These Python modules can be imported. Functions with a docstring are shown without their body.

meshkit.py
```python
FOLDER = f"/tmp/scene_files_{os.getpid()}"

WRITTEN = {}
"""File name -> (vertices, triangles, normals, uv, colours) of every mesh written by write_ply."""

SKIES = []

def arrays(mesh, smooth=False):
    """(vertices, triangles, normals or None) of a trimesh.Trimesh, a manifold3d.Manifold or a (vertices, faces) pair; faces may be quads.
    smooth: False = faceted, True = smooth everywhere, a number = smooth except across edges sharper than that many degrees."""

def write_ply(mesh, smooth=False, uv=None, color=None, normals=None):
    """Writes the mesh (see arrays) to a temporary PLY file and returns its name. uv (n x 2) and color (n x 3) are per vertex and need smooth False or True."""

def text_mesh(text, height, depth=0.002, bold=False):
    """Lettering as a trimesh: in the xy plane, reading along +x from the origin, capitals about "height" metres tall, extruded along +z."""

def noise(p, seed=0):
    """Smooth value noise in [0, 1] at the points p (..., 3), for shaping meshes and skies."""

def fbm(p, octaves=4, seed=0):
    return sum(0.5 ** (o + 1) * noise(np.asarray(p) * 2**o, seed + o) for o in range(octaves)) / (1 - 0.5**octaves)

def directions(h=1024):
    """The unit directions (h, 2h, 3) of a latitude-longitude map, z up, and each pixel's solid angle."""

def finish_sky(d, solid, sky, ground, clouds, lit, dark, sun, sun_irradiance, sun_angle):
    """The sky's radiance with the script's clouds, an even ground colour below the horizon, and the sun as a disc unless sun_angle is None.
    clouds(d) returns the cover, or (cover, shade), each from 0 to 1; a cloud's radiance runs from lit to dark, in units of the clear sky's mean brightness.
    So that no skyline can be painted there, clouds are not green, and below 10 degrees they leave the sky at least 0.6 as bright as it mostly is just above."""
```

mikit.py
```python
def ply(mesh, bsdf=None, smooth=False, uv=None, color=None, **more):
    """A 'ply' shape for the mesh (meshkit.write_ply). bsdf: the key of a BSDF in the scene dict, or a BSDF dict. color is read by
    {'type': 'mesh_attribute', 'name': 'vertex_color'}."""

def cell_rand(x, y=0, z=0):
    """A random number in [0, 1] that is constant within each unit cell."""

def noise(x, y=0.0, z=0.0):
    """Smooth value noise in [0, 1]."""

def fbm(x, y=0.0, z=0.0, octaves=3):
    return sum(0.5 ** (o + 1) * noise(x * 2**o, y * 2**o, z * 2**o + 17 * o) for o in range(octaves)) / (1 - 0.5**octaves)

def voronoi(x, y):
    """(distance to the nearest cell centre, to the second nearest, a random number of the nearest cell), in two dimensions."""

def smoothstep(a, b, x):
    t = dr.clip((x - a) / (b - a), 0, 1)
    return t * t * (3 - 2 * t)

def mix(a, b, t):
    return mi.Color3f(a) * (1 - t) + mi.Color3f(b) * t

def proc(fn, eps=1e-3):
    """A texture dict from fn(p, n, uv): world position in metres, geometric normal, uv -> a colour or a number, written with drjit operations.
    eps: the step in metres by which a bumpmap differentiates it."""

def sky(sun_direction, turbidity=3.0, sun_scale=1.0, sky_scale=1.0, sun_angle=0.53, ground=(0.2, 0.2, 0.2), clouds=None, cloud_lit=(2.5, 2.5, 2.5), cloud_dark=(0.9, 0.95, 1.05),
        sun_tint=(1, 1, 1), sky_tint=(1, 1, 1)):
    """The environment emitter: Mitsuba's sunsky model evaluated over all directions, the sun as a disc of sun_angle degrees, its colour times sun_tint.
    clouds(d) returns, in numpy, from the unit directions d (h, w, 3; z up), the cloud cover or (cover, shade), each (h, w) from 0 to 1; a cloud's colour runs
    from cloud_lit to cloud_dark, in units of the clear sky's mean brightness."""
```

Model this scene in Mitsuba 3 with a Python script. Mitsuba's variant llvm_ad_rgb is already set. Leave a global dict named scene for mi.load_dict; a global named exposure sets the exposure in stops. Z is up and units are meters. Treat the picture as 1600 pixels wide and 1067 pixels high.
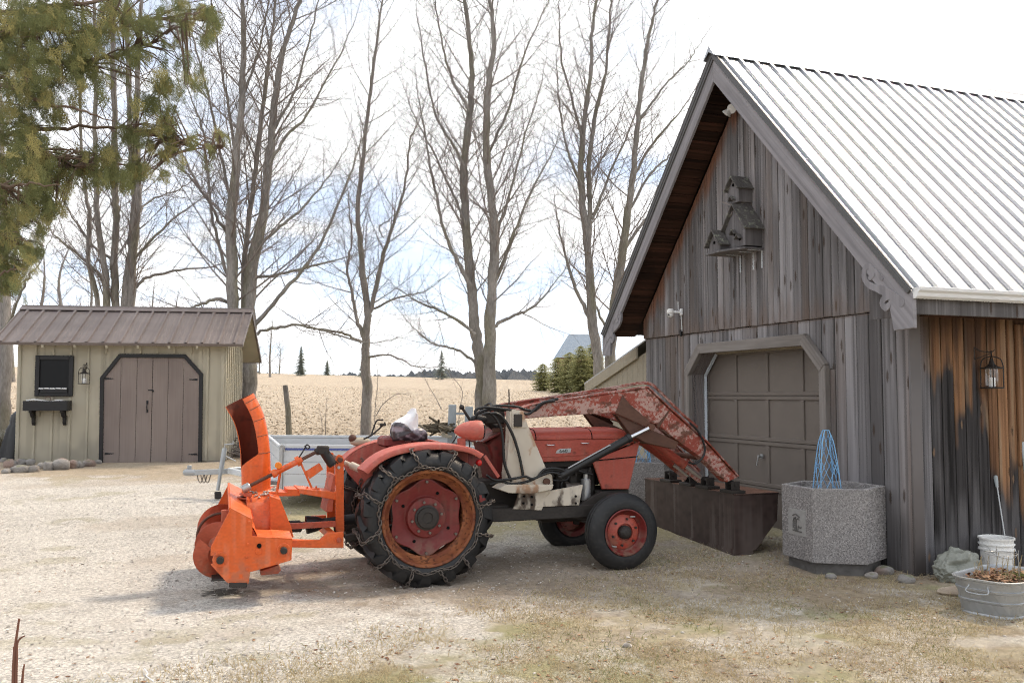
import math, random
import numpy as np, trimesh, shapely
from shapely.geometry import Polygon, LineString
import drjit as dr, mitsuba as mi, mikit, meshkit
from mikit import noise, fbm, voronoi, cell_rand, smoothstep, mix, proc

# ---------------------------------------------------------------- camera, sky, exposure
FPX, YAW, PITCH, EYE = 1420.0, math.radians(20.3), math.atan(83 / 1420.0), 1.7
FWD = np.array([math.sin(YAW), math.cos(YAW), 0.0])
RGT = np.array([math.cos(YAW), -math.sin(YAW), 0.0])
F3 = FWD * math.cos(PITCH) + np.array([0, 0, math.sin(PITCH)])
U3 = -FWD * math.sin(PITCH) + np.array([0, 0, math.cos(PITCH)])
CAM = np.array([0, 0, EYE])
T = mi.ScalarTransform4f
scene, labels = {}, {}
scene['camera'] = {'type': 'perspective', 'fov': math.degrees(2 * math.atan(800 / FPX)), 'fov_axis': 'x', 'near_clip': 0.05, 'far_clip': 6000.0,
                   'to_world': T().look_at(origin=CAM.tolist(), target=(CAM + F3).tolist(), up=[0, 0, 1])}
exposure = 2.45
SUN = RGT * 0.50 + FWD * 0.34 + np.array([0, 0, 0.80])


def clouds(d):
    s = np.maximum(d[..., 2:3], 0.02) + 0.12
    q = np.concatenate([d[..., :2] / s * 1.6, d[..., 2:3] * 0], -1)
    n = meshkit.fbm(q + [3.1, 8.2, 0.5], 5, seed=4)
    cover = np.clip((n - 0.36) / 0.16, 0, 1)
    shade = np.clip((meshkit.fbm(q * 1.3 + 11.0, 4, seed=9) - 0.45) * 2.0, 0, 1) * 0.6
    return 0.40 + 0.60 * cover, shade


scene['sky_light'] = mikit.sky(SUN.tolist(), turbidity=3.5, sun_scale=0.42, sun_angle=8.0, clouds=clouds, cloud_lit=(2.5, 2.5, 2.5), cloud_dark=(1.9, 1.92, 1.96), ground=(0.3, 0.28, 0.24))

# ---------------------------------------------------------------- measuring helpers (photograph of 1600 x 1067)
def ray(px, py):
    return F3 + RGT * (px - 800) / FPX - U3 * (py - 533.5) / FPX

def on_y(px, py, Y):
    d = ray(px, py)
    return CAM + d * Y / d[1]

def on_x(px, py, X):
    d = ray(px, py)
    return CAM + d * X / d[0]

def at_d(px, py, D):
    d = ray(px, py)
    return CAM + d * D / (d @ FWD)

def xz(pts, Y):
    return [(p[0], p[2]) for p in (on_y(a, b, Y) for a, b in pts)]

def rd(r, d, z=0.0):
    """right / forward metres -> world"""
    return RGT * r + FWD * d + np.array([0, 0, z])

# ---------------------------------------------------------------- terrain
def ground_z(r, d):
    r, d = np.asarray(r, float), np.asarray(d, float)
    q = np.clip(r / np.maximum(d, 4.0), -0.75, 0.35)
    s = 0.036 + 0.0288 * (0.07 - q)
    e = np.clip(d - 8.3, 0, None)
    e = np.where(e < 2.0, e * e / 4.0, e - 1.0)
    cap = 95.0
    far = s * (np.minimum(d, cap) - 9.3)
    return np.where(d < 20, s * e + 0.09 * np.clip((d - 8.5) / 4, 0, 1) * np.clip((20 - d) / 5, 0, 1), np.maximum(far, 0))

def gz(p):
    p = np.asarray(p, float)
    return float(ground_z(p[:2] @ RGT[:2], p[:2] @ FWD[:2]))

def on_ground(px, py):
    d = ray(px, py)
    t = 1.0
    for t in np.arange(3, 120, 0.02):
        p = CAM + d * t
        if p[2] <= gz(p):
            return np.array([p[0], p[1], gz(p)])
    return p

# ---------------------------------------------------------------- mesh helpers
def _norm(v):
    v = np.asarray(v, float)
    return v / max(np.linalg.norm(v), 1e-12)

_c = np.array([[sx * (1 if k == 0 else 0), 0, 0] for k in range(3) for sx in (1,)])
def _chamfer_topology():
    pts = []
    for sx in (-1, 1):
        for sy in (-1, 1):
            for sz in (-1, 1):
                for k in range(3):
                    pts.append((np.array([sx, sy, sz], float), np.array([sx * (k != 0), sy * (k != 1), sz * (k != 2)], float)))
    P = np.array([a - b * 0.2 for a, b in pts])
    h = trimesh.convex.convex_hull(P)
    idx = [int(np.argmin(np.linalg.norm(P - v, axis=1))) for v in h.vertices]
    return np.array([a for a, b in pts]), np.array([b for a, b in pts]), np.array(idx)[h.faces]
CH_A, CH_B, CH_F = _chamfer_topology()
BOX_V = np.array([[x, y, z] for x in (-1, 1) for y in (-1, 1) for z in (-1, 1)], float)
BOX_F = np.array([[0, 1, 3], [0, 3, 2], [4, 6, 7], [4, 7, 5], [0, 4, 5], [0, 5, 1], [2, 3, 7], [2, 7, 6], [0, 2, 6], [0, 6, 4], [1, 5, 7], [1, 7, 3]])


class M:
    """A mesh under construction."""
    def __init__(s):
        s.v, s.f, s.t, s.n = [], [], [], 0
    def add(s, v, f, uv=None):
        v, f = np.asarray(v, float), np.asarray(f, int)
        if f.shape[1] == 4:
            f = np.vstack([f[:, [0, 1, 2]], f[:, [0, 2, 3]]])
        s.v.append(v); s.f.append(f + s.n); s.t.append(np.zeros((len(v), 2)) if uv is None else np.asarray(uv, float)); s.n += len(v)
        return s
    def obox(s, c, U, V, W, ch=0.0):
        """box with half vectors U, V, W; ch = chamfer in metres"""
        U, V, W = (np.asarray(x, float) for x in (U, V, W))
        if ch > 0:
            L = np.array([np.linalg.norm(U), np.linalg.norm(V), np.linalg.norm(W)])
            k = CH_A - CH_B * np.minimum(ch / L, 0.45)
            return s.add(c + k @ np.array([U, V, W]), CH_F)
        return s.add(c + BOX_V @ np.array([U, V, W]), BOX_F)
    def box(s, lo, hi, ch=0.0):
        lo, hi = np.minimum(lo, hi).astype(float), np.maximum(lo, hi).astype(float)
        h = (hi - lo) / 2
        return s.obox((lo + hi) / 2, [h[0], 0, 0], [0, h[1], 0], [0, 0, h[2]], ch)
    def beam(s, a, b, w, h, up=(0, 0, 1), ch=0.0):
        a, b = np.asarray(a, float), np.asarray(b, float)
        d = _norm(b - a); side = np.cross(d, up); side = _norm(side) if np.linalg.norm(side) > 1e-6 else np.array([1.0, 0, 0]); u = np.cross(side, d)
        return s.obox((a + b) / 2, (b - a) / 2, side * w / 2, u * h / 2, ch)
    def tube(s, pts, r, n=8, cap=True, closed=False):
        P = np.asarray(pts, float); k = len(P); r = np.broadcast_to(np.asarray(r, float), k)
        if closed:
            t = np.roll(P, -1, 0) - np.roll(P, 1, 0)
        else:
            t = np.gradient(P, axis=0)
        t /= np.maximum(np.linalg.norm(t, axis=1, keepdims=True), 1e-12)
        u = np.cross(t[0], [0.31, 0.2, 0.93]); u = _norm(u)
        R = []
        for i in range(k):
            u = _norm(u - t[i] * (u @ t[i])); w = np.cross(t[i], u)
            a = np.arange(n) * 2 * np.pi / n
            R.append(P[i] + r[i] * (np.cos(a)[:, None] * u + np.sin(a)[:, None] * w))
        v = np.vstack(R); j = np.arange(n); f = []
        for i in range(k if closed else k - 1):
            a, b = i * n, ((i + 1) % k) * n
            f.append(np.stack([a + j, a + (j + 1) % n, b + (j + 1) % n, b + j], 1))
        s.add(v, np.vstack(f))
        if cap and not closed:
            for i, sg in ((0, -1), (k - 1, 1)):
                c = np.vstack([R[i], P[i]]); ff = np.stack([j, (j + 1) % n, j * 0 + n], 1)
                s.add(c, ff if sg > 0 else ff[:, ::-1])
        return s
    def cyl(s, a, b, r, n=16, r2=None, ch=0.0):
        a, b = np.asarray(a, float), np.asarray(b, float); r2 = r if r2 is None else r2
        if ch > 0:
            d = _norm(b - a)
            return s.tube([a, a + d * 1e-5, a + d * ch, b - d * ch, b - d * 1e-5, b], [r - ch, r - ch, r, r2, r2 - ch, r2 - ch], n)
        return s.tube([a, b], [r, r2], n)
    def lathe(s, prof, c, axis=(0, 0, 1), n=24, ref=None, close=True):
        """prof: (radius, height) pairs along axis"""
        ax = _norm(axis); u = np.cross(ax, [1, 0, 0] if abs(ax[0]) < 0.9 else [0, 1, 0]) if ref is None else np.asarray(ref, float); u = _norm(u - ax * (u @ ax)); w = np.cross(ax, u)
        a = np.arange(n) * 2 * np.pi / n; ring = np.cos(a)[:, None] * u + np.sin(a)[:, None] * w
        prof = np.asarray(prof, float)
        v = np.vstack([np.asarray(c, float) + ring * pr + ax * ph for pr, ph in prof]); j = np.arange(n)
        f = np.vstack([np.stack([i * n + j, i * n + (j + 1) % n, (i + 1) * n + (j + 1) % n, (i + 1) * n + j], 1) for i in range(len(prof) - 1)])
        return s.add(v, f)
    def prism(s, poly, O, U, V, depth, ch=0.0, seed=None, hole=None):
        """polygon (a, b) in the plane O + a U + b V, extruded by depth along U x V (ch: chamfered front edge), uv = (a + 7 seed, b)"""
        poly = np.asarray(poly, float)
        if 0.5 * np.sum(poly[:, 0] * np.roll(poly[:, 1], -1) - np.roll(poly[:, 0], -1) * poly[:, 1]) < 0:
            poly = poly[::-1]
        O, U, V = (np.asarray(x, float) for x in (O, U, V)); W = np.cross(U, V)
        n = len(poly)
        def ring(p, h): return O + p[:, :1] * U + p[:, 1:] * V + W * h
        inner = poly
        if ch > 0:
            e = np.roll(poly, -1, 0) - poly; e /= np.maximum(np.linalg.norm(e, axis=1, keepdims=True), 1e-12)
            nr = np.stack([-e[:, 1], e[:, 0]], 1); pn = np.roll(nr, 1, 0)
            inner = poly + (nr + pn) * (ch / np.maximum(1 + (nr * pn).sum(1, keepdims=True), 0.35))
        rings = [ring(poly, 0.0), ring(poly, depth - ch), ring(inner, depth)] if ch > 0 else [ring(poly, 0.0), ring(poly, depth)]
        pp = [poly, poly, inner] if ch > 0 else [poly, poly]
        sd = 0 if seed is None else seed
        uv = np.vstack([np.stack([p[:, 0] + 7 * sd, p[:, 1]], 1) for p in pp])
        j = np.arange(n); f = []
        for i in range(len(rings) - 1):
            f.append(np.stack([i * n + j, i * n + (j + 1) % n, (i + 1) * n + (j + 1) % n, (i + 1) * n + j], 1))
        s.add(np.vstack(rings), np.vstack(f), uv)
        tv, tf = trimesh.creation.triangulate_polygon(Polygon(inner), engine='earcut')
        a2 = np.cross(tv[tf[:, 1]] - tv[tf[:, 0]], tv[tf[:, 2]] - tv[tf[:, 0]])
        tf = np.where((a2 < 0)[:, None], tf[:, ::-1], tf)
        s.add(ring(tv, depth), tf, np.stack([tv[:, 0] + 7 * sd, tv[:, 1]], 1))
        tv, tf2 = trimesh.creation.triangulate_polygon(Polygon(poly), engine='earcut')
        a2 = np.cross(tv[tf2[:, 1]] - tv[tf2[:, 0]], tv[tf2[:, 2]] - tv[tf2[:, 0]])
        tf2 = np.where((a2 < 0)[:, None], tf2[:, ::-1], tf2)
        s.add(ring(tv, 0.0), tf2[:, ::-1], np.stack([tv[:, 0] + 7 * sd, tv[:, 1]], 1))
        return s
    def grid(s, P, closed_u=False, uv=None):
        """P (m, n, 3) of points -> quads"""
        P = np.asarray(P, float); m, n = P.shape[:2]
        i, j = np.meshgrid(np.arange(m if closed_u else m - 1), np.arange(n - 1), indexing='ij')
        i2 = (i + 1) % m
        f = np.stack([i * n + j, i2 * n + j, i2 * n + j + 1, i * n + j + 1], -1).reshape(-1, 4)
        return s.add(P.reshape(-1, 3), f, uv)
    def tm(s, mesh):
        return s.add(mesh.vertices, mesh.faces)
    def data(s):
        return np.vstack(s.v), np.vstack(s.f)
    def map(s, fn):
        s.v = [fn(v) for v in s.v]
        return s


def tubes(lines, n=3):
    """many polylines at once: [(points (k,3), radii (k))] -> (v, f)"""
    by = {}
    for p, r in lines:
        by.setdefault(len(p), []).append((p, r))
    V, F, base = [], [], 0
    for k, L in by.items():
        P = np.array([a for a, b in L]); R = np.array([b for a, b in L])
        t = np.gradient(P, axis=1); t /= np.maximum(np.linalg.norm(t, axis=2, keepdims=True), 1e-9)
        u = np.cross(t, np.array([0.83, 0.4, 0.21])); u /= np.maximum(np.linalg.norm(u, axis=2, keepdims=True), 1e-9)
        w = np.cross(t, u); a = np.arange(n) * 2 * np.pi / n
        ring = P[:, :, None] + R[:, :, None, None] * (np.cos(a)[:, None] * u[:, :, None] + np.sin(a)[:, None] * w[:, :, None])
        m = len(P); V.append(ring.reshape(-1, 3))
        o = (np.arange(m)[:, None, None] * k + np.arange(k - 1)[None, :, None]) * n
        j = np.arange(n)[None, None]; j2 = (j + 1) % n
        F.append(base + np.stack([o + j, o + j2, o + n + j2, o + n + j], -1).reshape(-1, 4)); base += m * k * n
    F = np.vstack(F)
    return np.vstack(V), np.vstack([F[:, [0, 1, 2]], F[:, [0, 2, 3]]])


def spline(pts, k=8):
    """Catmull-Rom through pts"""
    P = np.asarray(pts, float); P = np.vstack([2 * P[0] - P[1], P, 2 * P[-1] - P[-2]])
    out = []
    for i in range(1, len(P) - 2):
        t = np.linspace(0, 1, k, endpoint=False)[:, None]; a, b, c, d = P[i - 1:i + 3]
        out.append(0.5 * (2 * b + (c - a) * t + (2 * a - 5 * b + 4 * c - d) * t ** 2 + (3 * b - a - 3 * c + d) * t ** 3))
    return np.vstack(out + [P[-2:-1]])


# ---------------------------------------------------------------- naming
_used = set()
def key(name, parent=None):
    base = f'{parent}__{name}' if parent else name
    k, i = base, 0
    while k in _used:
        i += 1; k = f'{base}_{i:03d}'
    _used.add(k)
    return k

def thing(name, label, cat, group=None, kind=None):
    k = key(name); labels[k] = {'label': label, 'category': cat}
    if group: labels[k]['group'] = group
    if kind: labels[k]['kind'] = kind
    return k

def obj(name, m, mat, parent=None, smooth=False, uv=False, label=None, kind=None):
    k = key(name, parent)
    put(k, m, mat, smooth, uv)
    if label or kind:
        labels[k] = {**labels.get(k, {}), **({'label': label} if label else {}), **({'kind': kind} if kind else {})}
    return k

def put(k, m, mat, smooth=False, uv=False):
    v, f = m.data() if isinstance(m, M) else m
    scene[k] = mikit.ply((v, f), mat, smooth=smooth, **({'uv': np.vstack(m.t)} if uv else {}))

def sub(name, parent):
    """a key for a part that has sub-parts and no mesh of its own"""
    return key(name, parent)

def single(name, m, mat, label, cat, group=None, smooth=False, kind=None, uv=False):
    k = thing(name, label, cat, group, kind)
    put(k, m, mat, smooth, uv)
    return k

def setting(name, m, mat, smooth=False, kind='structure', label=None, cat=None):
    k = key(name); put(k, m, mat, smooth); labels[k] = {'kind': kind, 'label': label or name.replace('_', ' '), 'category': cat or name.replace('_', ' ')}
    return k

# ---------------------------------------------------------------- materials
def mat(name, color, rough=0.7, metal=0.0, spec=0.4, bump=None, eps=2e-3, **more):
    col = color if isinstance(color, dict) else ({'type': 'rgb', 'value': list(color)} if isinstance(color, (tuple, list)) else proc(color))
    b = {'type': 'principled', 'base_color': col, 'roughness': rough if not callable(rough) else proc(rough), 'metallic': metal, 'specular': spec, **more}
    if bump:
        b = {'type': 'bumpmap', 'arbitrary': proc(bump[0], eps), 'scale': bump[1], 'bsdf': b}
    scene[name] = {'type': 'twosided', 'bsdf': b}
    return name

def C(r, g, b):
    return mi.Color3f(r, g, b)

def c_wood(p, n, uv):
    k = dr.floor((uv.x + 3.5) / 7); a = uv.x - 7 * k; l = uv.y
    t1, t2, t3 = cell_rand(k, 3), cell_rand(k, 9), cell_rand(k, 21)
    g = fbm(a * 26 + k * 3.7, l * 0.9, k)
    fine = noise(a * 190, l * 3, k)
    col = mix((0.105, 0.099, 0.101), (0.325, 0.313, 0.325), dr.clip(g * 0.9 - 0.04 + (t1 - 0.5) * 0.66, 0, 1))
    col = mix(col, C(0.175, 0.120, 0.085), dr.clip((t2 - 0.42) * 1.2, 0, 0.6) * noise(a * 9, l * 1.1, k + 5))
    col = col * (0.90 + 0.16 * fine)
    f1, f2, w = voronoi(a * 6 + k * 1.31, l * 1.5 + t3 * 9)
    kn = smoothstep(0.13, 0.05, f1) * (w > 0.45)
    col = mix(col, C(0.05, 0.032, 0.022), kn * 0.75)
    drip = smoothstep(0.68, 0.85, noise(a * 26 + 3, l * 0.6, k + 2))
    return mix(col, C(0.05, 0.046, 0.046), drip * 0.4)
mat('m_wood', c_wood, 0.85, spec=0.2)
mat('m_trimdoor', lambda p, n, uv: mix((0.125, 0.112, 0.104), (0.275, 0.252, 0.238), dr.clip(fbm(uv.x * 30, uv.y * 1.1, 3) * 0.9 + 0.16 * noise(uv.x * 150, uv.y * 4) + 0.25 * (noise(p.x * 5, p.y * 5, p.z * 5) - 0.5), 0, 1)), 0.85, spec=0.2)
mat('m_birdwood', lambda p, n, uv: mix((0.075, 0.070, 0.072), (0.19, 0.18, 0.185), dr.clip(fbm(p.y * 26 + p.x * 14, p.z * 2.0, 3) * 0.9 + 0.2 * noise(p.y * 120 + p.x * 80, p.z * 5), 0, 1)), 0.85, spec=0.2)
mat('m_trim', lambda p, n, uv: mix((0.16, 0.153, 0.162), (0.325, 0.313, 0.334), dr.clip(fbm(uv.x * 30, uv.y * 1.1, 3) * 0.9 + 0.16 * noise(uv.x * 150, uv.y * 4) + 0.1 * (noise(p.x * 7, p.y * 7, p.z * 7) - 0.5), 0, 1)), 0.85, spec=0.2)

def c_gable(p, n, uv):
    """grey boards, still brown right under the soffit where rain never reaches"""
    col = c_wood(p, n, uv)
    t = (5.62 - dr.abs(p.y - 9.33) * 1.06) - p.z
    nn = noise(p.y * 9, p.z * 2)
    br = smoothstep(0.42, 0.05, t + (nn - 0.5) * 0.35)
    band = smoothstep(0.30, 0.02, p.z - 2.53 + (noise(p.y * 13, 2) - 0.5) * 0.3) * (p.z > 2.5)
    col = mix(col, C(0.20, 0.085, 0.045) * (0.6 + 0.8 * noise(p.y * 70, p.z * 3)), br * 0.8)
    col = mix(col, C(0.16, 0.105, 0.075), band * 0.35)
    damp = smoothstep(0.55, 0.05, p.z + (noise(p.y * 8, p.z * 2) - 0.5) * 0.5)
    return col * (1 - 0.45 * damp)
mat('m_gable', c_gable, 0.85, spec=0.2)

def c_side(p, n, uv):
    """long wall: bare orange-brown wood above, black weathering rising from below, grey at the corner"""
    k = dr.floor((uv.x + 3.5) / 7); a = uv.x - 7 * k
    g = fbm(a * 34 + k * 2.3, p.z * 1.0, k); fine = noise(a * 200, p.z * 3, k)
    warm = mix((0.090, 0.042, 0.021), (0.30, 0.160, 0.082), dr.clip(g * 1.6 - 0.3 + (cell_rand(k, 5) - 0.5) * 0.4, 0, 1))
    warm = mix(warm, C(0.30, 0.22, 0.15), smoothstep(0.55, 0.85, noise(a * 22, p.z * 0.9, k + 3)) * 0.6)
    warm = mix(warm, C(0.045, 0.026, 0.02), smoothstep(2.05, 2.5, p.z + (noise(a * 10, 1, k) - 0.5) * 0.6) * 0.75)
    hgt = 1.62 - 0.85 * smoothstep(7.38, 7.62, p.x) + 0.45 * (cell_rand(k, 31) - 0.5) + (noise(a * 22, p.z * 1.6, k) - 0.5) * 0.45 + (noise(p.x * 5, p.z * 5, 2) - 0.5) * 0.35
    dark = smoothstep(hgt + 0.22, hgt - 0.14, p.z)
    blk = mix((0.010, 0.009, 0.0095), (0.075, 0.070, 0.073), dr.clip(g * 1.6 - 0.35, 0, 1))
    blk = mix(blk, C(0.15, 0.145, 0.15), smoothstep(0.85, 0.25, p.z + (noise(a * 18, p.z * 2, k + 9) - 0.5) * 0.9) * 0.55)
    col = mix(warm, blk, dark)
    edge = smoothstep(0.36, 0.10, p.x - 6.56 + 0.16 * (noise(p.z * 1.4, k) - 0.5) + 0.13 * smoothstep(1.5, 2.3, p.z))
    grey = mix((0.07, 0.068, 0.072), (0.23, 0.222, 0.235), dr.clip(g * 1.5 - 0.25, 0, 1))
    col = mix(col, grey, edge)
    f1, f2, w = voronoi(a * 6 + k * 1.31, p.z * 1.7 + k)
    kn = smoothstep(0.10, 0.04, f1 + 0.05 * (noise(a * 60, p.z * 40) - 0.5)) * (w > 0.74)
    col = mix(col, mix((0.04, 0.025, 0.018), (0.22, 0.14, 0.085), dark), kn * 0.75)
    return col * (0.78 + 0.36 * fine)
mat('m_side', c_side, 0.8, spec=0.25)

def c_soffit(p, n, uv):
    k = dr.floor((uv.x + 3.5) / 7); a = uv.x - 7 * k
    g = fbm(uv.y * 40, a * 1.5, k)
    col = mix((0.028, 0.016, 0.012), (0.105, 0.050, 0.033), dr.clip(g * 1.3 - 0.2 + (cell_rand(k, 4) - 0.5) * 0.6, 0, 1))
    return mix(col, C(0.015, 0.011, 0.010), smoothstep(0.45, 0.8, noise(p.x * 3, p.y * 2, p.z * 2)) * 0.6)
mat('m_soffit', c_soffit, 0.8, spec=0.2)

def c_roof(p, n, uv):
    w = noise(p.x * 2.1, p.y * 1.2, 3) * 0.10 + noise(p.x * 40, p.y * 3.0, 7) * 0.05
    return C(0.47, 0.48, 0.50) * (0.84 + w)
mat('m_roof', c_roof, 0.38, metal=0.85, spec=0.5)
mat('m_gutter', (0.72, 0.73, 0.74), 0.35, spec=0.5)
mat('m_drip', (0.10, 0.098, 0.10), 0.5, metal=0.3)

def c_door(p, n, uv):
    v = fbm(p.y * 3, p.z * 3, p.x * 3); f = noise(p.y * 60, p.z * 60)
    return C(0.150, 0.127, 0.111) * (0.86 + 0.22 * v + 0.06 * f)
mat('m_door', c_door, 0.55, spec=0.4)

def c_cream(p, n, uv):
    v = fbm(p.x * 2.4, p.y * 2.4, p.z * 1.2)
    s = noise(p.x * 21 + p.y * 13, p.z * 0.9, 2)
    col = mix((0.345, 0.318, 0.247), (0.465, 0.43, 0.345), v)
    col = mix(col, C(0.22, 0.20, 0.15), smoothstep(0.62, 0.9, s) * 0.35)
    low = smoothstep(0.55, 0.0, p.z - 0.42 + (noise(p.x * 7 + p.y * 5, p.z * 5) - 0.5) * 0.5)
    return mix(col, C(0.20, 0.185, 0.16), low * 0.5)
mat('m_cream', c_cream, 0.7, spec=0.25)

def c_beige(p, n, uv):
    v = fbm(p.y * 2.4, p.z * 1.2, 4); s = noise(p.y * 40, p.z * 1.2)
    return C(0.335, 0.298, 0.235) * (0.84 + 0.22 * v + 0.1 * s)
mat('m_beige', c_beige, 0.75, spec=0.2)

def c_mauve(p, n, uv):
    v = fbm(p.x * 3 + p.y, p.z * 1.3, 4); s = noise(p.x * 90 + p.y * 40, p.z * 2.4)
    k = dr.floor((uv.x + 3.5) / 7)
    return mix((0.175, 0.142, 0.132), (0.285, 0.238, 0.215), dr.clip(v * 0.8 + 0.25 * s + (cell_rand(k, 2) - 0.5) * 0.25, 0, 1))
mat('m_mauve', c_mauve, 0.75, spec=0.2)

def c_brownroof(p, n, uv):
    w = fbm(p.x * 1.7 + p.y, p.y * 1.1, p.z * 4)
    s = noise((p.x * 0.93 - p.y * 0.2) * 26, p.z * 2.2)
    return mix((0.115, 0.095, 0.090), (0.215, 0.182, 0.172), dr.clip(w * 0.8 + s * 0.35, 0, 1))
mat('m_brownroof', c_brownroof, 0.45, metal=0.15, spec=0.5)
mat('m_black', (0.014, 0.014, 0.016), 0.5, spec=0.4)
mat('m_darkglass', (0.010, 0.011, 0.013), 0.2, spec=0.18)
mat('m_void', (0.008, 0.008, 0.008), 0.95, spec=0.05)

def _paint(base, fade, rust, dust, amt):
    def fn(p, n, uv):
        q = p * 1.0
        a = fbm(q.x * 3.1, q.y * 3.1, q.z * 3.1); b = fbm(q.x * 17, q.y * 17, q.z * 17); c = noise(q.x * 70, q.y * 70, q.z * 70)
        up = dr.clip(n.z, 0, 1)
        col = mix(base, fade, dr.clip(0.75 * a - 0.1 + 0.25 * b, 0, 1))
        col = mix(col, mi.Color3f(rust), smoothstep(0.60 - 0.12 * amt, 0.74, 0.6 * b + 0.4 * a + 0.12 * (c - 0.5)) * (0.55 + 0.4 * amt))
        str_ = noise(q.x * 40, q.y * 40, q.z * 3)
        col = mix(col, mi.Color3f(dust), dr.clip(smoothstep(0.5, 0.9, str_ * 0.6 + a * 0.5) * 0.35 + up * 0.10, 0, 0.6))
        mud = smoothstep(0.42, 0.16, p.z + (a - 0.5) * 0.35) * smoothstep(0.35, 0.6, b)
        col = mix(col, C(0.20, 0.15, 0.11), mud * 0.5)
        return col * (0.9 + 0.2 * c)
    return fn
mat('m_red', _paint((0.33, 0.052, 0.034), (0.46, 0.10, 0.066), (0.085, 0.026, 0.018), (0.30, 0.15, 0.11), 0.2), 0.45, spec=0.45)
mat('m_fender', _paint((0.40, 0.085, 0.062), (0.50, 0.135, 0.105), (0.18, 0.07, 0.05), (0.45, 0.27, 0.22), 0.25), 0.5, spec=0.4)
mat('m_wheelred', _paint((0.130, 0.014, 0.014), (0.19, 0.026, 0.022), (0.05, 0.016, 0.013), (0.16, 0.08, 0.06), 0.5), 0.5, spec=0.4)
mat('m_orange', _paint((0.60, 0.095, 0.014), (0.68, 0.125, 0.024), (0.28, 0.055, 0.025), (0.66, 0.27, 0.16), 0.22), 0.40, spec=0.45)
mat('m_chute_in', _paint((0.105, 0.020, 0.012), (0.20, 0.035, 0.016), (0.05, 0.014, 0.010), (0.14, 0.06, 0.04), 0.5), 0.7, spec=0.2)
mat('m_auger', _paint((0.36, 0.060, 0.028), (0.44, 0.11, 0.06), (0.22, 0.045, 0.025), (0.45, 0.2, 0.13), 0.4), 0.5, spec=0.4)

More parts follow.
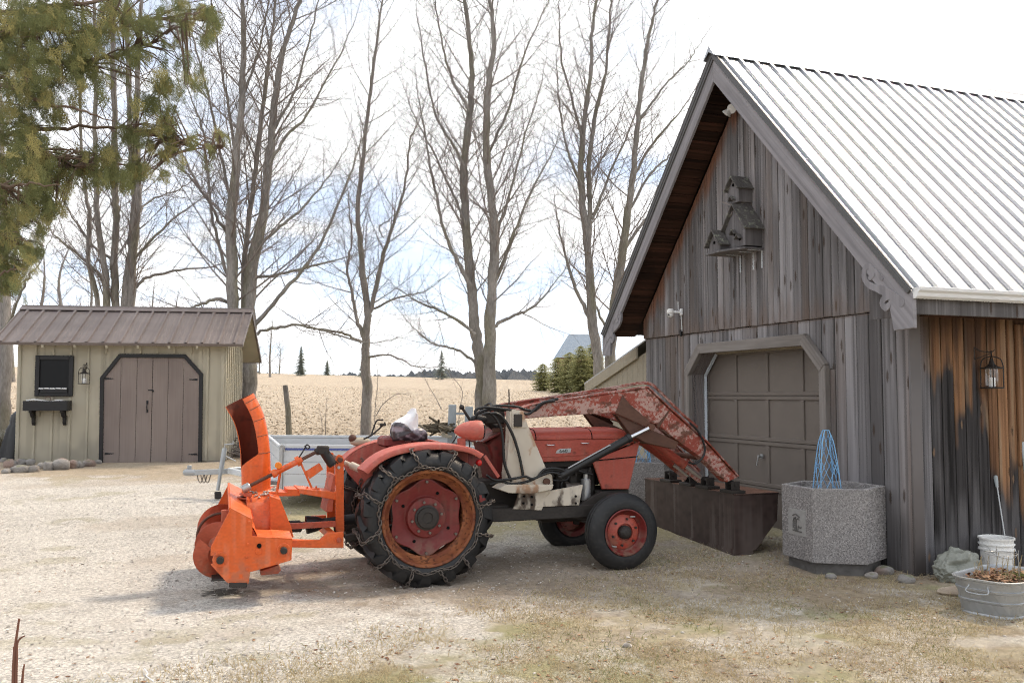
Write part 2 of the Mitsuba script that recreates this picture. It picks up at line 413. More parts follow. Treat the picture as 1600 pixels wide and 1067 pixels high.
def c_rim(p, n, uv):
    a = fbm(p.x * 9, p.y * 9, p.z * 9); b = noise(p.x * 45, p.y * 45, p.z * 45)
    col = mix((0.13, 0.032, 0.018), (0.33, 0.125, 0.048), dr.clip(a * 1.6 - 0.35, 0, 1))
    return mix(col, C(0.075, 0.026, 0.015), smoothstep(0.5, 0.75, a * 0.35 + b * 0.65) * 0.85)
mat('m_rim', c_rim, 0.65, spec=0.3)

def c_loader(p, n, uv):
    a = fbm(p.x * 6, p.y * 6, p.z * 6); b = fbm(p.x * 48, p.y * 48, p.z * 40, 4); c = noise(p.x * 160, p.y * 160, p.z * 160)
    col = mix((0.20, 0.034, 0.024), (0.34, 0.085, 0.055), a)
    wht = smoothstep(0.475, 0.60, 0.60 * a + 0.42 * b + 0.16 * (c - 0.5) - 0.01)
    col = mix(col, C(0.46, 0.36, 0.32), wht * 0.68)
    rst = smoothstep(0.56, 0.68, fbm(p.x * 13 + 5, p.y * 13, p.z * 13 + 2) + 0.1 * (c - 0.5))
    return mix(col, C(0.10, 0.036, 0.020), rst * 0.85)
mat('m_loader', c_loader, 0.6, spec=0.35)

def c_mast(p, n, uv):
    a = fbm(p.x * 5, p.y * 5, p.z * 4); b = fbm(p.x * 20, p.y * 20, p.z * 12); s = noise(p.x * 17, p.z * 4.0, 5)
    col = mix((0.46, 0.40, 0.32), (0.60, 0.55, 0.47), a)
    col = mix(col, C(0.34, 0.15, 0.055), smoothstep(0.52, 0.72, 0.55 * b + 0.45 * s) * 0.75)
    low = smoothstep(0.86, 0.70, p.z)
    return mix(col, C(0.035, 0.028, 0.024), dr.clip(smoothstep(0.42, 0.66, s * 0.5 + b * 0.5) * low * 0.95, 0, 0.9))
mat('m_mast', c_mast, 0.6, spec=0.35)

def c_iron(p, n, uv):
    a = fbm(p.x * 6, p.y * 6, p.z * 6); b = noise(p.x * 60, p.y * 60, p.z * 60)
    return mix((0.012, 0.011, 0.011), (0.045, 0.037, 0.032), a * 0.7 + b * 0.3)
mat('m_iron', c_iron, 0.6, spec=0.4)

def c_brownsteel(p, n, uv):
    a = fbm(p.x * 8, p.y * 8, p.z * 8); b = noise(p.x * 50, p.y * 50, p.z * 50)
    return mix((0.048, 0.026, 0.020), (0.150, 0.068, 0.044), a * 0.7 + b * 0.3)
mat('m_brownsteel', c_brownsteel, 0.6, spec=0.35)

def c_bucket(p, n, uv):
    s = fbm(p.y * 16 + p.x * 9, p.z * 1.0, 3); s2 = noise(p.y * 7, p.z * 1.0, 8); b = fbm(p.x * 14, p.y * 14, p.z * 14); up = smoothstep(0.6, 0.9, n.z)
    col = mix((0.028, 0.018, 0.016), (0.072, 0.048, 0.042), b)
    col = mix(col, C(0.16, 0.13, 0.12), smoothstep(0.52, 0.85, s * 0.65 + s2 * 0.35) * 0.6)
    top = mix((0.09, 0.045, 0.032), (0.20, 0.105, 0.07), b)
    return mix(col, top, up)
mat('m_bucket', c_bucket, 0.55, spec=0.4)

def c_rubber(p, n, uv):
    a = fbm(p.x * 5, p.y * 5, p.z * 5); b = noise(p.x * 40, p.y * 40, p.z * 40)
    col = mix((0.008, 0.0084, 0.0095), (0.020, 0.021, 0.023), a)
    return mix(col, C(0.10, 0.088, 0.075), smoothstep(0.55, 0.85, 0.5 * a + 0.5 * b) * 0.16 + smoothstep(0.30, 0.0, p.z) * 0.22 * b)
mat('m_rubber', c_rubber, 0.5, spec=0.4)
mat('m_hose', (0.012, 0.012, 0.013), 0.4, spec=0.45)
mat('m_chrome', (0.78, 0.79, 0.80), 0.16, metal=1.0)
mat('m_chain', (0.16, 0.138, 0.122), 0.42, metal=0.6)
mat('m_steel', (0.42, 0.43, 0.44), 0.4, metal=0.7)

def c_galv(p, n, uv):
    a = fbm(p.x * 9, p.y * 9, p.z * 9); f1, f2, w = voronoi(p.x * 30 + p.z * 17, p.y * 30 - p.z * 13)
    return mix((0.30, 0.32, 0.335), (0.47, 0.49, 0.51), a * 0.65 + w * 0.3)
mat('m_galv', c_galv, 0.42, metal=0.55, spec=0.5)
mat('m_alu', lambda p, n, uv: C(0.60, 0.63, 0.66) * (0.85 + 0.2 * fbm(p.x * 3, p.y * 3, p.z * 6)), 0.45, metal=0.35, spec=0.5)
mat('m_bluestripe', (0.07, 0.10, 0.33), 0.5)
mat('m_bluegrey', lambda p, n, uv: C(0.36, 0.40, 0.42) * (0.8 + 0.3 * fbm(p.x * 8, p.y * 8, p.z * 3)), 0.6)

def c_aggregate(p, n, uv):
    q = p.x * 0.8 + p.y * 0.6
    f1, f2, w = voronoi((p.x - p.y) * 68 + p.z * 9, p.z * 96 + q * 17)
    st = mix((0.13, 0.122, 0.124), (0.43, 0.41, 0.405), w * w * 0.9 + 0.1 * w)
    col = mix(st, C(0.25, 0.24, 0.235), smoothstep(0.30, 0.62, f1))
    return col * (0.86 + 0.22 * fbm(p.x * 3, p.y * 3, p.z * 3))
mat('m_aggregate', c_aggregate, 0.8, spec=0.3)
mat('m_concrete', lambda p, n, uv: mix((0.20, 0.195, 0.185), (0.34, 0.335, 0.325), fbm(p.x * 22, p.y * 22, p.z * 22)), 0.85, spec=0.2)
mat('m_bluewire', (0.20, 0.42, 0.68), 0.5)
mat('m_whiteplastic', lambda p, n, uv: mix((0.66, 0.66, 0.64), (0.78, 0.78, 0.77), fbm(p.x * 7, p.y * 7, p.z * 7)), 0.4, spec=0.45)
mat('m_white', (0.72, 0.73, 0.74), 0.5)
mat('m_strip', (0.62, 0.68, 0.74), 0.5)
mat('m_bag', lambda p, n, uv: mix((0.55, 0.55, 0.58), (0.82, 0.82, 0.84), fbm(p.x * 14, p.y * 14, p.z * 14)), 0.3, spec=0.5)
mat('m_bagdark', lambda p, n, uv: mix((0.035, 0.028, 0.036), (0.26, 0.23, 0.27), smoothstep(0.45, 0.75, fbm(p.x * 16, p.y * 16, p.z * 16))), 0.22, spec=0.55)
mat('m_bagolive', lambda p, n, uv: mix((0.15, 0.16, 0.135), (0.34, 0.35, 0.31), fbm(p.x * 12, p.y * 12, p.z * 12)), 0.4, spec=0.5)
mat('m_amber', (0.75, 0.22, 0.02), 0.25, spec=0.5)
mat('m_taillight', (0.50, 0.012, 0.010), 0.25, spec=0.5)
scene['m_glass'] = {'type': 'thindielectric', 'int_ior': 1.5}

def c_rock(p, n, uv):
    a = fbm(p.x * 9, p.y * 9, p.z * 9); b = noise(p.x * 90, p.y * 90, p.z * 90); w = noise(p.x * 2.9, p.y * 2.9, 4)
    col = mix((0.15, 0.14, 0.135), (0.36, 0.345, 0.325), a)
    col = mix(col, C(0.30, 0.20, 0.16), smoothstep(0.55, 0.75, w) * 0.7)
    col = mix(col, C(0.16, 0.17, 0.085), smoothstep(0.5, 0.8, n.z) * smoothstep(0.5, 0.7, noise(p.x * 14, p.y * 14, p.z * 14)) * 0.6)
    return col * (0.8 + 0.35 * b)
mat('m_rock', c_rock, 0.85, spec=0.2)
mat('m_slab', lambda p, n, uv: mix((0.27, 0.215, 0.16), (0.42, 0.35, 0.275), fbm(p.x * 14, p.y * 14, p.z * 14)), 0.85, spec=0.2)

def c_bark(p, n, uv):
    a = fbm(p.x * 4, p.y * 4, p.z * 1.6); b = noise(p.x * 34 + p.y * 11, p.y * 34, p.z * 6); c = noise(p.x * 80, p.y * 80, p.z * 14)
    col = mix((0.145, 0.133, 0.123), (0.37, 0.345, 0.32), dr.clip(a * 0.75 + b * 0.4 - 0.1, 0, 1))
    col = mix(col, C(0.17, 0.16, 0.075), smoothstep(0.5, 0.72, noise(p.x * 3, p.y * 3, p.z * 0.9)) * 0.35)
    return col * (0.72 + 0.5 * c)
mat('m_bark', c_bark, 0.9, spec=0.1)
mat('m_twig', (0.205, 0.178, 0.165), 0.85, spec=0.15)
mat('m_cedarbark', lambda p, n, uv: mix((0.09, 0.06, 0.045), (0.21, 0.16, 0.125), fbm(p.x * 20, p.y * 20, p.z * 4)), 0.9, spec=0.1)
def leaf(name, c, tr):
    scene[name] = {'type': 'principledthin', 'base_color': {'type': 'rgb', 'value': list(c)}, 'roughness': 0.6, 'diff_trans': tr, 'spec_trans': 0.0, 'eta': 1.3}
leaf('m_cedar', (0.17, 0.185, 0.085), 1.0)
leaf('m_cedar_gold', (0.31, 0.285, 0.125), 1.0)
leaf('m_needle', (0.33, 0.36, 0.32), 1.0)
leaf('m_hedge', (0.40, 0.40, 0.21), 1.2)
leaf('m_straw', (0.44, 0.365, 0.225), 0.6)
leaf('m_greengrass', (0.20, 0.215, 0.085), 0.7)
mat('m_deadleaf', lambda p, n, uv: mix((0.12, 0.055, 0.032), (0.36, 0.22, 0.13), cell_rand(dr.floor(p.x * 14), dr.floor(p.y * 14))), 0.8)
mat('m_stub', lambda p, n, uv: mix((0.30, 0.235, 0.165), (0.58, 0.51, 0.41), cell_rand(dr.floor(p.x * 9), dr.floor(p.y * 9))), 0.85, spec=0.1)
mat('m_pebble', lambda p, n, uv: mix((0.20, 0.18, 0.16), (0.60, 0.565, 0.52), cell_rand(dr.floor(p.x * 31), dr.floor(p.y * 31))), 0.85, spec=0.2)
mat('m_redleaf', (0.20, 0.03, 0.02), 0.7)
mat('m_weed', (0.10, 0.085, 0.06), 0.8)
mat('m_stem', (0.17, 0.075, 0.05), 0.7)
mat('m_soil', lambda p, n, uv: mix((0.05, 0.036, 0.026), (0.14, 0.10, 0.07), fbm(p.x * 30, p.y * 30, p.z * 30)), 0.95, spec=0.1)

# ================================================================ SETTING: ground
def c_ground(p, n, uv):
    r = p.x * RGT[0] + p.y * RGT[1]; d = p.x * FWD[0] + p.y * FWD[1]
    n1 = fbm(p.x * 0.8, p.y * 0.8, 1, 4); n2 = fbm(p.x * 3.5, p.y * 3.5, 2, 4); n3 = noise(p.x * 23, p.y * 23, 3); n4 = noise(p.x * 75, p.y * 75, 5)
    f1, f2, w = voronoi(p.x * 34, p.y * 34)
    g1, g2, w2 = voronoi(p.x * 85 + 3, p.y * 85)
    grav = mix((0.265, 0.246, 0.219), (0.65, 0.617, 0.562), dr.clip(0.45 * w + 0.4 * w2 + 0.25 * n2, 0, 1))
    grav = grav * (0.80 + 0.20 * smoothstep(0.5, 0.25, f1)) * (0.9 + 0.2 * n1)
    wet = smoothstep(0.52, 0.68, fbm(p.x * 0.6 + 7, p.y * 1.1, 8, 4))
    grav = mix(grav, C(0.30, 0.25, 0.195) * (0.7 + 0.6 * n3), wet * 0.38)
    grass = mix((0.185, 0.153, 0.106), (0.375, 0.328, 0.235), dr.clip(n3 * 0.5 + n4 * 0.3 + n2 * 0.4 - 0.1, 0, 1))
    grass = mix(grass, C(0.20, 0.20, 0.095), smoothstep(0.54, 0.72, fbm(p.x * 1.9 + 3, p.y * 1.9, 4, 4)) * 0.55)
    grass = mix(grass, grav, smoothstep(0.50, 0.62, fbm(p.x * 2.9 + 8, p.y * 2.9, 14, 4)) * 0.6)
    dirt = mix((0.10, 0.070, 0.047), (0.27, 0.205, 0.140), n3 * 0.5 + n4 * 0.5)
    grass = mix(grass, dirt, smoothstep(0.55, 0.70, fbm(p.x * 3.4, p.y * 3.4 + 9, 6, 4)) * 0.45)
    edge = 6.9 + 0.9 * dr.clip(r, -4, 3) + (n1 - 0.5) * 2.6 + (n2 - 0.5) * 1.6
    ga = smoothstep(edge + 0.55, edge - 0.7, d) * dr.clip(0.35 + n2 * 1.2, 0, 1)
    col = mix(grav, grass, ga)
    # bare trodden soil round the tractor and along the barn front
    e = dr.sqrt(dr.square((p.x - 3.3) / 2.7) + dr.square((p.y - 8.2) / 1.3))
    so = smoothstep(1.15, 0.45, e + (n2 - 0.5) * 1.1)
    e2 = dr.abs(p.x - 5.3) / 1.3 + dr.maximum(0, 6.6 - p.y) * 0.9
    so = dr.maximum(so * 0.72, smoothstep(1.2, 0.5, e2 + (n2 - 0.5) * 1.4) * 0.6)
    col = mix(col, dirt, so)
    # moss and thin turf in strips
    gs = smoothstep(0.56, 0.70, fbm(p.x * 0.9 + 2, p.y * 1.7 + 5, 3, 4)) * smoothstep(0.4, 0.55, n2)
    col = mix(col, C(0.22, 0.20, 0.115) * (0.7 + 0.6 * n4), gs * 0.40)
    # earth apron at the shed door and green strip by the trailer
    ap = smoothstep(14.0, 15.4, d + (n2 - 0.5) * 1.6) * (r < -3)
    col = mix(col, mix((0.17, 0.13, 0.085), (0.37, 0.30, 0.21), n2 * 0.6 + n3 * 0.4), ap * 0.8)
    tu = smoothstep(9.8, 11.4, d + (n2 - 0.5) * 1.8) * smoothstep(-4.2, -2.6, r)
    col = mix(col, mix((0.20, 0.18, 0.085), (0.36, 0.31, 0.17), n3 * 0.6 + n2 * 0.4), tu * 0.8)
    # small dark brown patch painted on the ground below the snow blower
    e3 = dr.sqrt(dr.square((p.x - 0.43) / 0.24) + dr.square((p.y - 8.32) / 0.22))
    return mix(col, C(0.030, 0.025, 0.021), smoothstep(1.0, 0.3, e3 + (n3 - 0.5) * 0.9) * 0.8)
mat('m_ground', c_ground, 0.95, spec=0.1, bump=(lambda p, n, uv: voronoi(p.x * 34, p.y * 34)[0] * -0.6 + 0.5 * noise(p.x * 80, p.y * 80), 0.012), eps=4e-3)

def c_field(p, n, uv):
    a = fbm(p.x * 0.35, p.y * 0.35, 1, 4); b = noise(p.x * 5, p.y * 5, 2); c = noise(p.x * 19, p.y * 19, 3)
    f1, f2, w = voronoi(p.x * 11, p.y * 11)
    row = 0.5 + 0.5 * dr.sin((p.x * 0.94 - p.y * 0.35) * 8.2)
    col = mix((0.245, 0.197, 0.145), (0.46, 0.405, 0.33), dr.clip(0.30 * a + 0.36 * w + 0.22 * b + 0.28 * c - 0.06, 0, 1))
    return mix(col, C(0.20, 0.15, 0.10), row * 0.13 + smoothstep(0.55, 0.75, a) * 0.15)
mat('m_field', c_field, 0.95, spec=0.05)

def sheet(ds, n_r, half=lambda d: 0.80 * d + 9.0, amp=0.0):
    u = np.linspace(-1, 1, n_r)
    D = np.repeat(ds[:, None], n_r, 1); R = u[None] * half(ds)[:, None]
    Z = ground_z(R, D)
    P = R[..., None] * RGT + D[..., None] * FWD
    if amp:
        q = P * 1.3
        Z = Z + amp * (meshkit.fbm(q + 5.5, 4, seed=3) - 0.5) * np.clip((D - 3) / 3, 0.3, 1) + 0.35 * amp * (meshkit.fbm(P * 7.0, 3, seed=8) - 0.5)
    P[..., 2] = Z
    return M().grid(P)
FIELD_D = 20.6
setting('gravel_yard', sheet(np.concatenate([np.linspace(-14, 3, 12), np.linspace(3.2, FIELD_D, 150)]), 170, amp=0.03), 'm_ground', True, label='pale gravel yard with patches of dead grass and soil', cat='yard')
setting('field', sheet(np.concatenate([np.linspace(FIELD_D, 94, 70), [95.0, 97, 105, 150, 400, 1500, 4500]]), 150, half=lambda d: np.where(d < 100, 0.80 * d + 9.0, 1.5 * d), amp=0.0), 'm_field', True, label='harvested straw coloured field rising to the skyline', cat='field')

def yard_z(P):
    P = np.atleast_2d(P); r, d = P[:, :2] @ RGT[:2], P[:, :2] @ FWD[:2]
    q = P.copy(); q[:, 2] = 0
    return ground_z(r, d) + 0.03 * (meshkit.fbm(q * 1.3 + 5.5, 4, seed=3) - 0.5) * np.clip((d - 3) / 3, 0.3, 1) + 0.0105 * (meshkit.fbm(q * 7.0, 3, seed=8) - 0.5)

rng = np.random.default_rng(7)
def scatter(n, d0, d1, wide=0.62, power=1.0):
    d = d0 + (d1 - d0) * rng.random(n) ** power
    r = (rng.random(n) * 2 - 1) * wide * d
    P = r[:, None] * RGT + d[:, None] * FWD
    return r, d, P

def keep_clear(P):
    """not inside the barn, planters or the shed"""
    ok = ~((P[:, 0] > 6.5) & (P[:, 1] > 6.75))
    for (x, y, rad) in ((6.09, 7.36, 0.49), (6.0, 10.9, 0.5)):
        ok &= np.hypot(P[:, 0] - x, P[:, 1] - y) > rad
    return ok

# loose stones lying on the yard
ico = trimesh.creation.icosphere(subdivisions=0)
def stones(P, size):
    n = len(P); V0 = ico.vertices
    s = size[:, None, None] * (0.55 + 0.9 * rng.random((n, 1, 3))) * np.array([1, 1, 0.55])
    a = rng.random(n) * 6.283; c, sn = np.cos(a), np.sin(a)
    v = V0[None] * (0.8 + 0.4 * rng.random((n, len(V0), 1))) * s
    x = v[..., 0] * c[:, None] - v[..., 1] * sn[:, None]; y = v[..., 0] * sn[:, None] + v[..., 1] * c[:, None]
    v = np.stack([x, y, v[..., 2]], -1) + P[:, None]
    return v.reshape(-1, 3), (ico.faces[None] + (np.arange(n) * len(V0))[:, None, None]).reshape(-1, 3)
def edge_d(r):
    return 7.0 + 0.9 * np.clip(r, -4, 3)
r, d, P = scatter(24000, 4.4, 13.0, power=1.35)
nz = meshkit.fbm(P * 0.9 + 2.0, 4, seed=5)
k = keep_clear(P) & (rng.random(len(P)) < np.where(d > edge_d(r) - 0.3, 0.8, 0.45) * np.clip(nz * 3 - 0.7, 0.1, 1.2)); P = P[k]
P[:, 2] = yard_z(P) + 0.002
setting('gravel', stones(P, 0.003 + 0.011 * rng.random(len(P)) ** 4), 'm_pebble', kind='stuff', label='loose pale stones on the yard', cat='gravel')

# grass: short dead blades and some green
def blades(P, h, lean, w):
    n = len(P); a = rng.random(n) * 6.283; b = rng.random(n) * 6.283
    side = np.stack([np.cos(a), np.sin(a), a * 0], 1) * (w / 2)[:, None]
    tip = P + np.stack([np.cos(b) * lean, np.sin(b) * lean, h], 1)
    mid = P + (tip - P) * [0.45, 0.45, 0.62]
    v = np.stack([P - side, P + side, mid - side * 0.8, mid + side * 0.8, tip], 1).reshape(-1, 3)
    f = np.array([[0, 1, 3], [0, 3, 2], [2, 3, 4]])
    return v, (f[None] + (np.arange(n) * 5)[:, None, None]).reshape(-1, 3)
def turf(name, n, m, thr, seed, hmin, hmax, label):
    r, d, P = scatter(n, 4.3, 10.8, power=1.0)
    q = meshkit.fbm(P * 1.9 + 3.0, 4, seed=seed); e = edge_d(r) + 2.4 * (meshkit.fbm(P * 0.8, 4, seed=6) - 0.5)
    k = keep_clear(P) & (d < e + 0.3 + 0.8 * rng.random(len(P))) & (q + 0.18 * rng.random(len(P)) > thr); P = P[k]
    P[:, 2] = yard_z(P) - 0.002
    h = hmin + (hmax - hmin) * rng.random(len(P)) ** 2
    setting(name, blades(P, h, h * (0.4 + 1.6 * rng.random(len(P))), 0.003 + 0.003 * rng.random(len(P))), m, kind='stuff', label=label, cat='grass')
turf('dead_grass', 130000, 'm_straw', 0.52, 4, 0.008, 0.055, 'short dead straw coloured grass at the edge of the yard')
turf('green_grass', 40000, 'm_greengrass', 0.64, 12, 0.008, 0.04, 'sparse green grass blades in the dead turf')
# dead leaves and bark crumbs
def flakes(P, size, tilt=0.5):
    n = len(P); a = rng.random(n) * 6.283
    u = np.stack([np.cos(a), np.sin(a), (rng.random(n) - 0.5) * tilt], 1) * size[:, None]
    w = np.stack([-np.sin(a), np.cos(a), (rng.random(n) - 0.5) * tilt], 1) * (size * (0.3 + 0.4 * rng.random(n)))[:, None]
    v = np.stack([P - u, P - w, P + u, P + w], 1).reshape(-1, 3)
    return v, (np.array([[0, 1, 2], [0, 2, 3]])[None] + (np.arange(n) * 4)[:, None, None]).reshape(-1, 3)
r, d, P = scatter(9000, 4.4, 12.5)
k = keep_clear(P) & (rng.random(len(P)) < np.where((d < edge_d(r) + 0.6) | ((P[:, 0] > 3.6) & (P[:, 1] < 9)), 0.9, 0.18)) & (meshkit.fbm(P * 1.4, 3, seed=2) > 0.44); P = P[k]
P[:, 2] = yard_z(P) + 0.006
setting('leaf_litter', flakes(P, 0.008 + 0.016 * rng.random(len(P)) ** 2), 'm_deadleaf', kind='stuff', label='brown leaf crumbs lying on the ground', cat='leaves')
# corn stubble and husks on the field
r, d, P = scatter(110000, FIELD_D + 0.2, 60.0, wide=0.66, power=1.6)
P[:, 2] = ground_z(r, d) + 0.012
setting('crop_stubble', flakes(P, 0.018 + 0.05 * rng.random(len(P)) ** 2, tilt=0.9), 'm_stub', kind='stuff', label='pale chopped stalks littering the field', cat='stubble')

# ================================================================ BARN (garage)
GX, Y0, Y1 = 6.56, 6.79, 11.95           # gable plane, near and far corner
YC, XO = 9.33, 6.06                       # ridge line, rake overhang
RIDGE, SLOPE = 5.87, 1.05
EYE0 = 3.07                               # half width to the eave
def roof_z(y): return RIDGE - SLOPE * abs(y - YC)
barn = thing('weathered_barn', 'weathered grey board garage with steep shiny metal roof', 'barn')
R2 = random.Random(3)
EX, EY, EZ = np.eye(3)

# gable boards: U = -Y so that U x V(z) points to -X
def gy(y): return -y
wall = sub('gable_wall', barn)
def clip_under_roof(y0, y1, z0, off):
    top = lambda y: roof_z(y) - off
    ys = [y0, y1] + ([YC] if y0 < YC < y1 else [])
    ys = sorted(ys)
    return [(-y0, z0), (-y1, z0)][::-1] + [(-y, top(y)) for y in ys] if min(top(y0), top(y1)) > z0 + 0.01 else None
y = Y0 - 0.02
while y < Y1 + 0.02:
    w = R2.uniform(0.105, 0.14); y1 = min(y + w, Y1 + 0.03)
    pl = clip_under_roof(y + 0.004, y1 - 0.004, 2.53 - R2.uniform(0, 0.008), 0.30)
    if pl:
        m = M().prism(pl, [GX, 0, 0], -EY, EZ, 0.045 + R2.uniform(-0.005, 0.004), 0.006, seed=R2.randint(1, 80))
        obj('plank', m, 'm_gable', wall, uv=True)
    y = y1
# lower boards, wider, cut round the door opening
DY0, DY1, DZ, DC = 8.01, 10.67, 2.26, 0.29    # opening
def in_open(y): 
    return 0 if y <= DY0 or y >= DY1 else DZ - max(0, DC - min(y - DY0, DY1 - y))
y = Y0
while y < Y1 - 0.01:
    w = R2.uniform(0.15, 0.205); y1 = min(y + w, Y1)
    if Y1 - y1 < 0.06: y1 = Y1
    a, b = y + 0.005, y1 - 0.005
    za, zb = in_open(a + 0.02), in_open(b - 0.02); zm = max(za, zb)
    if za > 0 and zb > 0 or zm > 1.5:
        if za == 0: za = zm
        if zb == 0: zb = zm
        z0 = max(za, zb)
    else: z0 = -0.06
    m = M().prism([(-b, z0), (-a, z0), (-a, 2.52), (-b, 2.52)], [GX, 0, 0], -EY, EZ, 0.022 + R2.uniform(-0.005, 0.004), 0.006, seed=R2.randint(1, 80))
    obj('plank', m, 'm_gable', wall, uv=True)
    for (p, q_) in ((a, DY0 - 0.003), (DY1 + 0.003, b)):
        if z0 > 0 and a < q_ and p < b and q_ - p < 0.3 and q_ - p > 0.015 and (a < DY0 < b or a < DY1 < b):
            obj('plank', M().prism([(-q_, -0.06), (-p, -0.06), (-p, z0 - 0.004), (-q_, z0 - 0.004)], [GX, 0, 0], -EY, EZ, 0.021, 0.005, seed=R2.randint(1, 80)), 'm_gable', wall, uv=True)
    y = y1
# a dark backing and corner board
m = M().box([GX + 0.004, Y0 + 0.03, -0.1], [GX + 0.03, DY0, 2.6]); m.box([GX + 0.004, DY1, -0.1], [GX + 0.03, Y1, 2.6]); m.box([GX + 0.004, DY0, DZ], [GX + 0.03, DY1, 2.6])
m.prism([(-(YC + 2.6), 2.6), (-(YC - 2.55), 2.6), (-(YC - 2.5), 2.75), (-YC, 5.5), (-(YC + 2.5), 2.75)], [GX + 0.03, 0, 0], -EY, EZ, 0.026)
obj('sheathing', m, 'm_void', wall)
obj('plank', M().prism([(-(Y0 + 0.0), -0.06), (-(Y0 - 0.028), -0.06), (-(Y0 - 0.028), 2.5), (-(Y0 + 0.0), 2.5)], [GX + 0.09, 0, 0], -EY, EZ, 0.125, 0.004, seed=5), 'm_gable', wall, uv=True)

# long side wall: boards facing -Y  (U = +X, V = z, U x V = -Y)
side = sub('side_wall', barn)
x = GX + 0.09
i = 0
while x < 12.0:
    w = R2.uniform(0.115, 0.165); x1 = x + w
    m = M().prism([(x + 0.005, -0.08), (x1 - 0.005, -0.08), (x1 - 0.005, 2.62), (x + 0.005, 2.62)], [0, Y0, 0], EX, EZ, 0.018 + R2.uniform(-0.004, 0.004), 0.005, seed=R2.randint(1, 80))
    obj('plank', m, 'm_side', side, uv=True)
    x = x1
obj('sheathing', M().box([GX + 0.09, Y0 + 0.004, -0.1], [14.9, Y0 + 0.06, 2.62]), 'm_void', side)
# window casing at the right end of what one sees
win = sub('side_window', barn)
obj('casing', M().prism([(7.865, 1.0), (7.965, 1.0), (7.965, 2.40), (7.865, 2.40)], [0, Y0 - 0.019, 0], EX, EZ, 0.022, 0.004, seed=12), 'm_side', win, uv=True)
obj('casing', M().prism([(7.967, 2.28), (8.75, 2.28), (8.75, 2.40), (7.967, 2.40)], [0, Y0 - 0.019, 0], EX, EZ, 0.022, 0.004, seed=14), 'm_side', win, uv=True)
obj('pane', M().box([7.97, Y0 - 0.035, 1.0], [8.75, Y0 - 0.031, 2.28]), 'm_darkglass', win)
# rear and far walls
m = M().box([14.86, Y0 + 0.07, -0.1], [14.9, Y1, 2.6]); m.box([GX + 0.04, Y1 - 0.04, -0.1], [14.85, Y1, 2.62])
m.prism([(Y0, 2.6), (Y1, 2.6), (YC, 5.5)], [14.86, 0, 0], EY, EZ, 0.03)
obj('rear_wall', m, 'm_soffit', barn)

